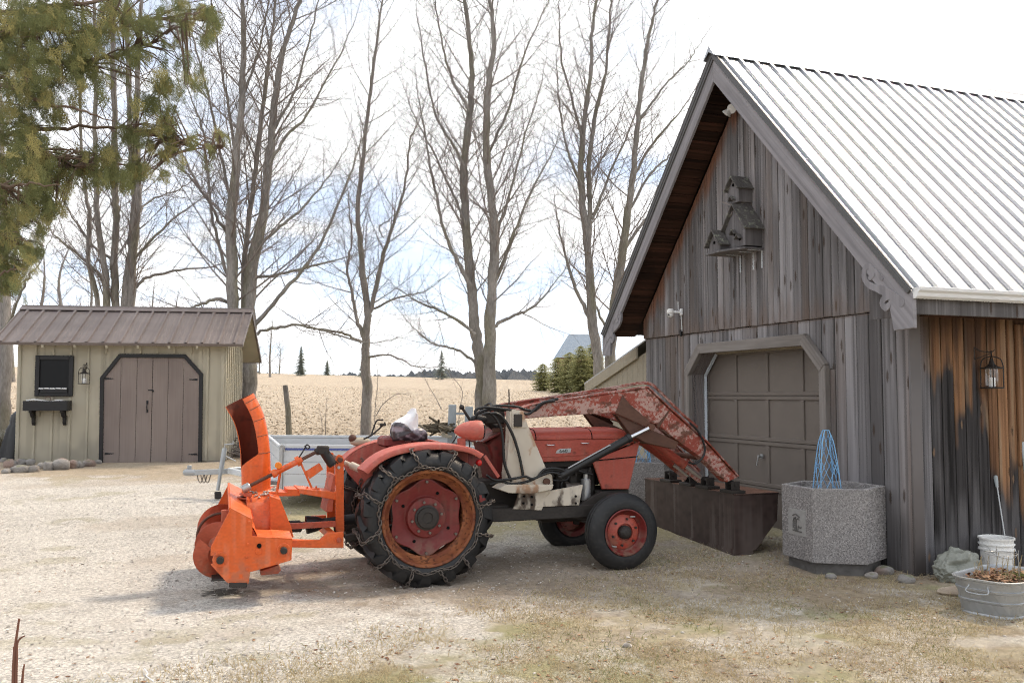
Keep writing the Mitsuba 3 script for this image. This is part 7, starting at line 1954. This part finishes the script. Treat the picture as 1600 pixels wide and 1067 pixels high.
def tree(name, label, D, stems, limbs=(), seed=1, group=None, spacing=0.30, lenf=None, top=None, level=2, jitter=0.5, up=0.9):
    """stems and limbs: lists of (px, py, width in px) along the wood, at distance D; the crown grows on them"""
    t = thing(name, label, 'tree', group); q = np.random.default_rng(seed); lines = []; m = None
    paths = []
    for si, st in enumerate(list(stems) + list(limbs)):
        limb = si >= len(stems); off = q.normal(0, 0.25) * jitter; lean = q.normal(0, 0.9) * jitter
        pts = []; n = len(st)
        for i, (px, py, w) in enumerate(st):
            f = i / max(n - 1, 1); pts.append(at_d(px, py, D + (off + (lean * f if not limb else lean * 1.4 * f))))
        pts = np.array(pts); w = np.array([w * D / FPX / 2 * 0.94 for _, _, w in st])
        if st[-1][1] < 30 and not limb:      # grows on above the frame
            d = _norm(pts[-1] - pts[-2]); e = [pts[-1] + d * h + q.normal(0, 0.12, 3) for h in (1.2, 2.6, 4.0)]
            pts = np.vstack([pts, e]); w = np.concatenate([w, [w[-1] * 0.7, w[-1] * 0.45, 0.008]])
        elif True:                             # finish in a fine, rising tip
            d = _norm(_norm(pts[-1] - pts[-2]) + np.array([0, 0, 0.35])); pts = np.vstack([pts, pts[-1] + d * 0.7, pts[-1] + d * 1.5 + q.normal(0, 0.1, 3)]); w = np.concatenate([w, [w[-1] * 0.55, 0.003]])
        if not limb and st[0][1] > 560:
            pts[0][2] = min(pts[0][2], gz(pts[0]) - 0.1); 
        P = spline(pts, 6); R = np.interp(np.linspace(0, len(pts) - 1, len(P)), np.arange(len(pts)), w)
        P[1:-1] += q.normal(0, 0.012, (len(P) - 2, 3))
        mm = M().tube(P, R * (1 + 0.06 * q.normal(0, 1, len(R))), 12 if not limb else 7)
        obj('trunk' if not limb else 'limb', mm, 'm_bark', t, smooth=True)
        paths.append((P, R, limb))
    for P, R, limb in paths:
        L = np.linalg.norm(np.diff(P, axis=0), axis=1).sum()
        base = lenf or (lambda f: 2.7 * (1 - 0.6 * f))
        if limb: grow(q, P, R, lines, level - 1 if level > 1 else 1, spacing * 0.8, lambda f, L=L: min(L * 0.38, 1.5) * (1 - 0.5 * f), up * 0.7, t0=0.2)
        else: grow(q, P, R, lines, level, spacing, base, up, t0=0.22 if P[0][2] < 3 else 0.06, spread=0.92)
    print(name, len(lines)); obj('crown', tubes(lines, 3), 'm_twig', t, kind='stuff')
    return len(lines)

TREES = 'bare trees along the edge of the field'
Z5 = lambda L: [(a * .3187, 160 + b * .3187, w) for a, b, w in L]
Z7 = lambda L: [(240 + a * .6, b * .6, w) for a, b, w in L]
Z8 = lambda L: [(400 + a * .581, b * .581, w) for a, b, w in L]
nl = 0
nl += tree('bare_tree', 'clump of five slim bare grey trunks rising behind the garden shed', 23.5, [
    [(158, 690, 9)] + Z5([(480, 1005, 8), (435, 790, 8), (440, 560, 7), (415, 420, 6)]) + [(126, 200, 5), (128, 60, 4), (130, -10, 3)],
    [(168, 690, 12)] + Z5([(525, 1005, 11), (510, 800, 10), (480, 600, 9), (470, 430, 8)]) + [(148, 200, 7), (150, 90, 6), (146, -10, 4)],
    [(181, 690, 13)] + Z5([(565, 1005, 12), (560, 780, 12), (570, 560, 11), (565, 440, 11)]) + [(178, 150, 9), (175, 0, 7)],
    [(193, 690, 15)] + Z5([(610, 1005, 14), (640, 780, 13), (650, 600, 12), (660, 450, 11), (640, 200, 10)]) + [(200, 100, 8), (197, 0, 6)],
    [(204, 690, 14)] + Z5([(645, 1005, 12), (665, 600, 12), (680, 450, 11), (670, 200, 10)]) + [(215, 100, 8), (222, 0, 6)]],
    [Z5([(520, 930, 7), (490, 850, 6), (400, 760, 5), (270, 650, 3)]), Z5([(660, 910, 6), (720, 860, 5), (850, 830, 4), (1080, 795, 2)]), Z5([(665, 760, 5), (760, 660, 4), (880, 550, 3), (1000, 460, 2)]), Z5([(545, 770, 5), (450, 700, 4), (340, 540, 2)]), Z5([(670, 560, 4), (740, 480, 3), (900, 415, 2)])], seed=21, group=TREES, spacing=0.22, lenf=lambda f: 2.2 * (1 - 0.5 * f))
nl += tree('bare_tree', 'tall bare tree with heavy forking trunks right behind the shed roof corner', 21.0, [
    [(370, 660, 20)] + Z7([(207, 870, 19), (203, 700, 18), (200, 580, 17), (215, 430, 14), (230, 250, 10), (235, 80, 8), (230, -20, 6)]),
    [(390, 640, 27)] + Z7([(249, 1000, 25), (248, 850, 24), (255, 700, 20), (285, 560, 16), (305, 370, 13), (325, 190, 10), (350, 90, 8), (385, -15, 6)]),
    [(383, 640, 12)] + Z7([(240, 900, 12), (234, 700, 9), (262, 480, 8), (292, 220, 7), (310, 80, 5), (318, -15, 4)])],
    [Z7([(192, 610, 6), (150, 540, 5), (110, 470, 4), (70, 390, 3)]), Z7([(195, 720, 6), (160, 600, 5), (145, 500, 4), (130, 350, 4), (95, 250, 2)]), Z7([(198, 520, 6), (180, 430, 5), (150, 280, 4), (110, 130, 3)]),
     Z7([(265, 650, 6), (330, 590, 5), (390, 540, 4), (470, 440, 2)]), Z7([(262, 720, 6), (330, 715, 5), (390, 698, 4), (520, 665, 2)]), Z7([(258, 850, 8), (340, 760, 6), (430, 640, 5), (510, 460, 3)]), Z7([(260, 870, 6), (330, 852, 5), (400, 850, 4), (540, 890, 2)]),
     Z7([(205, 790, 7), (160, 780, 6), (110, 797, 4), (70, 800, 2)]), Z7([(300, 430, 6), (350, 350, 5), (400, 300, 4), (500, 110, 2)]), Z7([(306, 350, 5), (370, 230, 4), (400, 120, 3), (430, 0, 2)]), Z7([(215, 420, 5), (190, 250, 4), (160, 80, 3), (150, 0, 2)]), Z7([(230, 260, 5), (265, 160, 4), (290, 60, 3)])], seed=22, group=TREES, spacing=0.19, lenf=lambda f: 3.3 * (1 - 0.55 * f))
nl += tree('bare_tree', 'slender leaning bare tree standing alone between the shed and the middle trunks', 24.0, [
    [(572, 676, 19)] + Z8([(297, 1060, 17), (295, 920, 14), (300, 840, 12), (283, 680, 9), (275, 560, 8), (290, 400, 7), (305, 270, 6), (320, 150, 5), (342, -10, 3)]),
    Z8([(300, 860, 9), (310, 830, 8), (340, 700, 7), (370, 600, 5), (400, 500, 4), (415, 380, 3), (440, 320, 2)]), Z8([(292, 910, 7), (270, 850, 6), (258, 780, 5), (245, 720, 4), (258, 640, 3), (250, 560, 2)])],
    [Z8([(285, 920, 5), (230, 895, 4), (150, 880, 2)]), Z8([(318, 830, 4), (380, 800, 3), (450, 785, 2)]), Z8([(302, 960, 4), (360, 955, 3), (430, 985, 2)]), Z8([(345, 640, 3), (332, 610, 3), (360, 590, 2)])], seed=23, group=TREES, spacing=0.19, lenf=lambda f: 2.3 * (1 - 0.5 * f))
nl += tree('bare_tree', 'tall twin trunked bare tree above the tractor', 22.0, [
    [(752, 640, 24)] + Z8([(605, 1000, 21), (592, 900, 19), (580, 780, 17), (565, 600, 15), (560, 450, 14), (575, 300, 11), (580, 180, 9), (560, -10, 6)]),
    [(763, 640, 24)] + Z8([(627, 1000, 21), (630, 850, 18), (640, 700, 16), (635, 550, 14), (620, 400, 12), (625, 220, 10), (640, 120, 8), (625, -10, 6)])],
    [Z8([(578, 770, 8), (535, 690, 6), (500, 600, 5), (470, 450, 4), (440, 280, 2)]), Z8([(570, 470, 6), (530, 390, 5), (480, 300, 4), (440, 80, 2)]), Z8([(642, 760, 7), (690, 640, 5), (730, 540, 4), (800, 400, 2)]), Z8([(635, 880, 6), (690, 850, 5), (740, 830, 4), (805, 760, 2)]), Z8([(590, 900, 6), (540, 860, 5), (480, 830, 4), (400, 790, 2)]), Z8([(595, 980, 5), (540, 940, 4), (480, 925, 3), (420, 880, 2)]),
     Z8([(640, 650, 6), (690, 500, 4), (720, 380, 3), (760, 250, 2)]), Z8([(622, 420, 5), (680, 290, 4), (720, 150, 3), (780, 20, 2)]), Z8([(575, 300, 6), (530, 220, 5), (500, 110, 3), (480, -10, 2)]), Z8([(566, 610, 5), (520, 500, 4), (460, 380, 3), (420, 300, 2)])], seed=24, group=TREES, spacing=0.18, lenf=lambda f: 3.2 * (1 - 0.55 * f))
nl += tree('bare_tree', 'bare tree left of the barn with a trunk splitting in two high up', 24.0, [
    [(938, 640, 19)] + Z8([(922, 990, 18), (905, 870, 16), (890, 650, 13), (875, 500, 11), (880, 350, 9), (900, 200, 7), (905, 80, 5), (918, -10, 4)]),
    Z8([(893, 680, 9), (898, 560, 8), (895, 450, 8), (915, 300, 7), (940, 200, 5), (948, 100, 4), (955, -10, 3)])],
    [Z8([(900, 860, 8), (870, 800, 6), (840, 720, 5), (815, 610, 3)]), Z8([(880, 380, 5), (850, 270, 4), (820, 150, 3), (815, 40, 2)]), Z8([(878, 500, 5), (840, 410, 4), (815, 280, 3), (812, 230, 2)]), Z8([(905, 590, 5), (950, 470, 4), (1000, 360, 3), (1040, 250, 2)])], seed=25, group=TREES, spacing=0.19, lenf=lambda f: 2.6 * (1 - 0.5 * f))
nl += tree('bare_tree', 'bare tree rising just beside the barn eave', 25.0, [
    [(952, 640, 19)] + Z8([(953, 990, 18), (962, 850, 15), (990, 640, 13), (1010, 500, 10), (1025, 350, 8), (1040, 200, 7), (1060, 80, 5), (1085, -10, 3)])],
    [Z8([(985, 680, 6), (1040, 600, 5), (1080, 560, 3)]), Z8([(1000, 570, 5), (1060, 470, 4), (1110, 420, 3)]), Z8([(1015, 470, 5), (1080, 370, 4), (1150, 290, 2)]), Z8([(1028, 330, 5), (1100, 230, 3), (1160, 170, 2)]), Z8([(955, 900, 5), (925, 850, 4), (900, 780, 2)])], seed=26, group=TREES, spacing=0.19, lenf=lambda f: 2.6 * (1 - 0.5 * f))
# mossy trunk at the left edge
nl += tree('mossy_tree', 'mossy trunk at the left edge of the picture beside the shed', 19.5, [[(6, 694, 30), (5, 620, 26), (4, 520, 24), (2, 420, 22), (0, 250, 17), (-8, 60, 12), (-14, -20, 8)]],
    [[(4, 520, 8), (20, 490, 5), (40, 440, 4), (62, 410, 2)]], seed=27, spacing=1.0)
# thin saplings at the edge of the field
def sapling(label, D, lines_px, seed):
    t = thing('sapling', label, 'sapling', 'saplings at the edge of the field'); L = []
    for ln in lines_px:
        P = spline([at_d(a, b, D) for a, b in ln], 5); L.append((P, np.linspace(0.014, 0.004, len(P))))
    lines = list(L); q = np.random.default_rng(seed)
    for P, R in L: grow(q, P, R, lines, 0, 0.16, lambda f: 0.28 * (1 - 0.4 * f), 0.5)
    obj('stems', tubes(lines, 4), 'm_twig', t)
sapling('thin grey sapling with an arching side shoot right of the slender tree', 22.0, [[(586, 690), (586, 640), (590, 600), (588, 560)], [(587, 650), (600, 630), (622, 615), (640, 618)]], 3)
sapling('tiny upright sapling in the field left of the slender tree', 23.0, [[(508, 690), (509, 650), (511, 620)], [(503, 690), (503, 660), (499, 640)]], 4)
sapling('bent sapling left of the twin trunks above the tractor', 21.5, [[(716, 680), (718, 640), (722, 610), (700, 580), (690, 560)], [(690, 640), (680, 620), (668, 600), (655, 570)]], 5)

# ---- far bare trees at the skyline
def far_tree(px, ybase, ytop, D, seed, label, wide=0.42, name='distant_tree', mt='m_fartwig'):
    t = thing(name, label, 'tree', 'bare trees on the skyline'); q = np.random.default_rng(seed)
    b = at_d(px, ybase, D); b[2] = gz(b) - 0.05; h = at_d(px, ytop, D)[2] - b[2]; lines = []
    P = spline([b, b + [q.normal(0, .02) * h, 0, h * 0.35], b + [q.normal(0, .04) * h, 0, h * 0.7], b + [q.normal(0, .05) * h, 0, h]], 5); R = np.linspace(h * 0.022, 0.02, len(P))
    obj('trunk', M().tube(P, R, 7), 'm_bark', t, smooth=True)
    grow(q, P, R, lines, 2, h * 0.055, lambda f: h * wide * (1 - 0.6 * f), 0.7, minr=0.012, t0=0.2)
    obj('crown', tubes(lines, 3), mt, t, kind='stuff')
mat('m_fartwig', (0.20, 0.165, 0.155), 0.9, spec=0.1)
far_tree(422, 586, 500, 80, 31, 'single bare tree on the skyline just right of the shed', 0.36)
far_tree(436, 586, 535, 92, 32, 'small bare tree on the skyline beside the single bare tree', 0.4)
far_tree(405, 586, 540, 90, 33, 'small bare tree on the skyline behind the right end of the shed', 0.4)
for i, (px, yt, d_) in enumerate(((20, 410, 55), (62, 385, 60), (98, 372, 58), (134, 400, 64), (235, 440, 62), (275, 455, 66), (310, 462, 70), (345, 470, 72), (-25, 380, 56))):
    far_tree(px, 590, yt, d_, 40 + i, ['leftmost pale bare tree', 'pale bare tree above the flower box', 'second pale bare tree from the left above the shed', 'pale bare tree left of the five slim trunks', 'pale bare tree right of the five slim trunks', 'pale bare tree midway between the trunk groups', 'low pale bare tree left of the heavy forking trunks', 'low pale bare tree touching the heavy forking trunks', 'pale bare tree cut off at the left border'][i] + ' in the wood behind the shed', 0.40, 'woodland_tree')
# ---- conifers on the skyline
def conifer(px, ybase, ytop, D, wide, seed, label, mt='m_needle', dens=420, name='spruce'):
    t = thing(name, label, 'tree', 'evergreens on the skyline' if name == 'spruce' else 'cedars by the far farmhouse'); q = np.random.default_rng(seed)
    b = at_d(px, ybase, D); b[2] = gz(b) - 0.1; h = at_d(px, ytop, D)[2] - b[2]
    obj('trunk', M().tube([b, b + [0, 0, h * 0.5], b + [0, 0, h * 0.97]], [h * 0.018, h * 0.012, h * 0.003], 7), 'm_bark', t)
    V = []
    n = dens
    f = q.random(n) ** 0.75; a = q.random(n) * 6.28; lay = 0.82 + 0.18 * np.cos(f * 60)
    Rm = wide * h * ((1 - f) ** 0.85 if mt == 'm_needle' else np.sqrt(np.clip(1 - (2 * f - 0.75) ** 2 / 1.6, 0, 1))) * lay * (0.65 + 0.45 * q.random(n))
    tip = b + np.stack([np.cos(a) * Rm, np.sin(a) * Rm, h * (0.04 + 0.95 * f) - Rm * 0.12], 1); root = b + np.stack([np.cos(a) * Rm * 0.08, np.sin(a) * Rm * 0.08, h * (0.06 + 0.94 * f)], 1)
    verts, faces = [], []
    for s_ in range(4):
        g = (s_ + 1) / 4; c = root + (tip - root) * g; w_ = (0.055 * h * (1.1 - f) * (1.15 - 0.6 * g) + 0.02)[:, None]; d_ = (tip - root); d_ /= np.maximum(np.linalg.norm(d_, axis=1, keepdims=True), 1e-6)
        sd = np.cross(d_, [0, 0, 1.0]) + q.normal(0, 0.25, (n, 3)); k = len(verts) and sum(len(x) for x in verts) or 0
        A = c - d_ * w_ * 0.9; B = c + sd * w_ * 0.8 - [0, 0, 0.02]; C_ = c + d_ * w_ * 0.9; D_ = c - sd * w_ * 0.8 - [0, 0, 0.02]
        verts.append(np.stack([A, B, C_, D_], 1).reshape(-1, 3)); o = k + np.arange(n)[:, None] * 4; faces.append(np.vstack([o + [0, 1, 2], o + [0, 2, 3]]))
    obj('crown', (np.vstack(verts), np.vstack(faces)), mt, t, kind='stuff')
conifer(470, 587, 539, 88, 0.27, 51, 'narrow dark spruce on the skyline, leftmost of the evergreens')
conifer(511, 588, 562, 93, 0.34, 52, 'small spruce on the skyline between the slender tree and the narrow spruce')
conifer(566, 590, 562, 90, 0.42, 53, 'low spruce hidden partly by the slender tree trunk')
conifer(690, 592, 546, 88, 0.40, 54, 'broad open spruce on the skyline left of the twin trunks', dens=300)
for i, (px, yb, yt, d_, w_) in enumerate(((848, 598, 568, 62, 0.45), (872, 600, 558, 60, 0.42), (890, 600, 550, 58, 0.40), (908, 601, 540, 56, 0.36), (926, 602, 536, 57, 0.36))):
    conifer(px, yb, yt, d_, w_, 60 + i, ['small separate cedar bush left of the hedge', 'second cedar bush from the left in the hedge', 'middle olive cedar bush of the hedge', 'tall cedar bush below the far blue roof', 'rightmost cedar bush touching the lean-to roof line'][i], 'm_hedge', 900, 'cedar_bush')
# ---- far farmhouse with a blue-grey roof behind the cedars
fh = thing('far_house', 'far brick house with a pale blue roof behind the cedar hedge', 'house')
c = at_d(905, 585, 78); c[2] = gz(c) - 0.2
def hb(dr0, dr1, dd0, dd1, z0, z1): return M().obox(c + RGT * (dr0 + dr1) / 2 + FWD * (dd0 + dd1) / 2 + EZ * (z0 + z1) / 2, RGT * (dr1 - dr0) / 2, FWD * (dd1 - dd0) / 2, EZ * (z1 - z0) / 2)
mat('m_farbrick', (0.26, 0.15, 0.11), 0.9); mat('m_farroof', (0.20, 0.25, 0.31), 0.7)
obj('wall', hb(-1.6, 1.5, 0, 6, 0, 2.7), 'm_farbrick', fh)
m = M().prism([(-2.0, 2.6), (6.4, 2.6), (6.0, 5.2), (1.2, 5.2)], c - FWD * 0.3, RGT, EZ, -6.6) if False else M().add([c + RGT * a + FWD * b + EZ * z for a, b, z in ((-2.0, -0.4, 2.6), (1.9, -0.4, 2.6), (1.9, 6.4, 2.6), (-2.0, 6.4, 2.6), (-0.7, 3.0, 4.8), (1.3, 3.0, 4.8))], [[0, 1, 5], [0, 5, 4], [1, 2, 5], [2, 3, 4], [2, 4, 5], [3, 0, 4], [0, 2, 1], [0, 3, 2]])
obj('roof', m, 'm_farroof', fh)
for k in (-1.1, 0.3): obj('window', hb(k, k + 0.8, -0.03, 0.02, 1.0, 2.2), 'm_darkglass', fh)
# ---- far wood: one mass along the horizon
q = np.random.default_rng(77); V, F, n0 = [], [], 0
n = 2600; rr = q.uniform(-260, 160, n); dd_ = 330 + q.uniform(-30, 40, n); hh = 1.4 + 2.0 * q.random(n) + 1.3 * np.sin(rr * 0.05 + 2) + 0.8 * np.sin(rr * 0.21 + 1)
zb = ground_z(rr, dd_)
lines = []
for i in range(n):
    b = rd(rr[i], dd_[i], zb[i] - 0.5); h = max(hh[i], 0.4) + 3.2
    w_ = 1.6 + 1.4 * q.random()
    V.append(np.array([b + RGT * w_, b - RGT * w_, b + FWD * w_, b + EZ * h + RGT * q.normal(0, .3), b + EZ * h * 0.6 + RGT * w_ * 1.2, b + EZ * h * 0.55 - RGT * w_ * 1.2])); F.append(np.array([[0, 1, 3], [1, 2, 3], [2, 0, 3], [0, 4, 3], [1, 3, 5], [4, 5, 3]]) + n0); n0 += 6
mat('m_farwood', lambda p, n, uv: mix((0.15, 0.165, 0.18), (0.24, 0.25, 0.26), noise(p.x * 0.5, p.y * 0.5, p.z * 0.7)), 0.95, spec=0.0)
setting('distant_woods', (np.vstack(V), np.vstack(F)), 'm_farwood', kind='stuff', label='dark line of far woods on the horizon', cat='woods')

# ================================================================ CEDAR hanging in from the left
ced = thing('cedar_tree', 'cedar with drooping olive green sprays reaching in from the top left', 'tree')
CD = 8.0
base = rd(-6.6, 8.2, 0.0); base[2] = gz(base) - 0.1
obj('trunk', M().tube(spline([base, base + [0.05, 0, 2.0], base + [-0.05, 0.1, 5.0], base + [0.0, 0.1, 9.0]], 8), np.linspace(0.26, 0.05, 25), 14), 'm_cedarbark', ced, smooth=True)
q = np.random.default_rng(5)
bran = [([(-190, 150), (-60, 95), (0, 66), (60, 28), (110, 0), (150, -25)], 7.4, 14), ([(-190, 60), (0, 20), (110, 8), (200, -5), (300, -12)], 7.8, 11), ([(-190, 150), (-20, 130), (60, 158), (120, 172), (180, 190)], 7.2, 10), ([(-190, 120), (20, 96), (125, 100), (200, 80), (250, 60), (285, 36), (320, 10)], 8.1, 9),
        ([(-190, 240), (0, 215), (90, 200), (180, 200), (235, 210), (290, 226), (350, 228)], 8.4, 7), ([(-190, 330), (-40, 300), (40, 290), (95, 290)], 7.0, 8), ([(-190, 420), (-50, 380), (20, 372), (70, 385)], 7.2, 7), ([(-190, 520), (-60, 470), (0, 430), (40, 420)], 7.0, 7), ([(-190, 200), (-20, 215), (60, 240), (120, 262)], 7.6, 6), ([(-190, 20), (40, 40), (150, 50), (240, 30), (330, 30)], 8.6, 8),
        ([(-190, 260), (0, 245), (150, 250), (215, 262), (262, 268)], 8.7, 6), ([(-190, 0), (-40, -30), (60, -20), (160, 20)], 7.1, 9)]
blines = []
for pts, D, w in bran:
    P = spline([at_d(a, b, D + 0.25 * math.sin(i * 1.7 + D)) for i, (a, b) in enumerate(pts)], 6); R = np.linspace(w * D / FPX / 2, 0.004, len(P)); P[1:-1] += q.normal(0, 0.012, (len(P) - 2, 3))
    obj('branch', M().tube(P, R, 8), 'm_cedarbark', ced, smooth=True); blines.append(P)
def frond(q):
    """flat feathery spray, hanging; about 0.2 m long, in its own frame (x along, y across)"""
    V, F, n = [], [], 0
    def strip(a, b, w):
        nonlocal n
        d = b - a; s = np.array([-d[1], d[0]]); s = s / max(np.linalg.norm(s), 1e-9) * w
        V.extend([a - s * 0.8, a + s * 0.8, b + s * 0.55, b - s * 0.55]); F.extend([[n, n + 1, n + 2], [n, n + 2, n + 3]]); n += 4
    L = 0.20 + 0.10 * q.random(); strip(np.zeros(2), np.array([L, 0.0]), 0.0032)
    k = 9
    for i in range(k):
        x = L * (0.12 + 0.82 * i / k); ln = L * 0.50 * (1 - 0.75 * i / k) * (0.7 + 0.5 * q.random())
        for sg in (-1, 1):
            an = sg * (0.62 + 0.25 * q.random()); b = np.array([x, 0]) + ln * np.array([math.cos(an), math.sin(an)]); strip(np.array([x, 0.0]), b, 0.0035)
            for t in (0.4, 0.75):
                for s2 in (-1, 1):
                    a2 = an + s2 * 0.7; p = np.array([x, 0]) + (b - [x, 0]) * t; strip(p, p + ln * 0.30 * np.array([math.cos(a2), math.sin(a2)]), 0.0035)
    v = np.array(V); return np.column_stack([v, 0.15 * v[:, 0] ** 2 * 0 + 0.02 * np.sin(v[:, 0] * 30)]), np.array(F)
protos = [frond(q) for _ in range(6)]
clumps = [(30, 40, 60, 55, 240), (95, 45, 60, 50, 190), (30, 120, 50, 55, 170), (110, 115, 50, 35, 110), (160, 60, 45, 50, 120), (60, 185, 50, 28, 60), (35, 235, 45, 45, 170), (75, 280, 30, 30, 110), (125, 270, 24, 26, 60), (25, 310, 38, 40, 150), (15, 375, 28, 45, 120), (12, 440, 18, 28, 70), (55, 345, 24, 34, 70), (40, 400, 22, 26, 40), (85, 330, 18, 14, 22),
          (200, 28, 30, 30, 60), (225, 120, 34, 40, 80), (250, 170, 30, 40, 65), (205, 215, 22, 26, 45), (175, 262, 36, 28, 90), (215, 278, 24, 18, 50), (145, 262, 18, 22, 35), (265, 212, 26, 24, 45), (265, 235, 18, 26, 35), (290, 120, 14, 40, 40), (295, 30, 36, 30, 80), (325, 55, 14, 24, 24), (335, 20, 14, 18, 18), (338, 222, 16, 18, 16), (330, 248, 12, 16, 8), (250, 60, 26, 30, 40), (60, 100, 70, 60, 100)]
acc = {'m_cedar': ([], [], 0), 'm_cedar_gold': ([], [], 0)}
tw = []
for (px, py, rx, ry, n) in clumps:
    Dc = 7.2 + 1.4 * (px / 340.0) + q.normal(0, 0.15)
    sub_c = q.normal(0, 0.60, (max(4, n // 5), 2))
    for i in range(int(n * 0.92)):
        g = sub_c[q.integers(len(sub_c))] + q.normal(0, 0.12, 2) * [0.8, 1.5]; c = at_d(px + g[0] * rx * 1.1, py + g[1] * ry * 1.1 - 8, Dc + q.normal(0, 0.30))
        d = _norm(np.array([q.normal(0, 0.38) + 0.2, q.normal(0, 0.38), -0.9 + q.normal(0, 0.3)])); s = _norm(np.cross(d, q.normal(0, 1, 3))); nn = np.cross(d, s)
        v, f = protos[q.integers(6)]; sc = 0.38 + 0.42 * q.random()
        V = c + sc * (v[:, :1] * d + v[:, 1:2] * s + v[:, 2:] * nn) - d * sc * 0.1
        kx = 'm_cedar_gold' if q.random() < 0.34 else 'm_cedar'; A, B, m0 = acc[kx]; A.append(V); B.append(f + m0); acc[kx] = (A, B, m0 + len(V))
    c0 = at_d(px, py - ry * 0.3, Dc)
    best = min((float(np.min(np.linalg.norm(P - c0, axis=1))), j) for j, P in enumerate(blines)); P = blines[best[1]]; k = int(np.argmin(np.linalg.norm(P - c0, axis=1)))
    for t in range(14):
        e = at_d(px + q.normal(0, 0.5) * rx, py + q.normal(0, 0.5) * ry, Dc + q.normal(0, .15)); kk = int(np.clip(k - q.integers(-5, 9), 1, len(P) - 1))
        tw.append((np.array([P[kk], (P[kk] + e) / 2 + [0, 0, 0.05], e]), np.array([0.009, 0.006, 0.003])))
obj('twigs', tubes(tw, 4), 'm_cedarbark', ced, kind='stuff')
obj('foliage', (np.vstack(acc['m_cedar'][0]), np.vstack(acc['m_cedar'][1])), 'm_cedar', ced, kind='stuff')
obj('browning_foliage', (np.vstack(acc['m_cedar_gold'][0]), np.vstack(acc['m_cedar_gold'][1])), 'm_cedar_gold', ced, kind='stuff', label='yellowing cedar sprays')
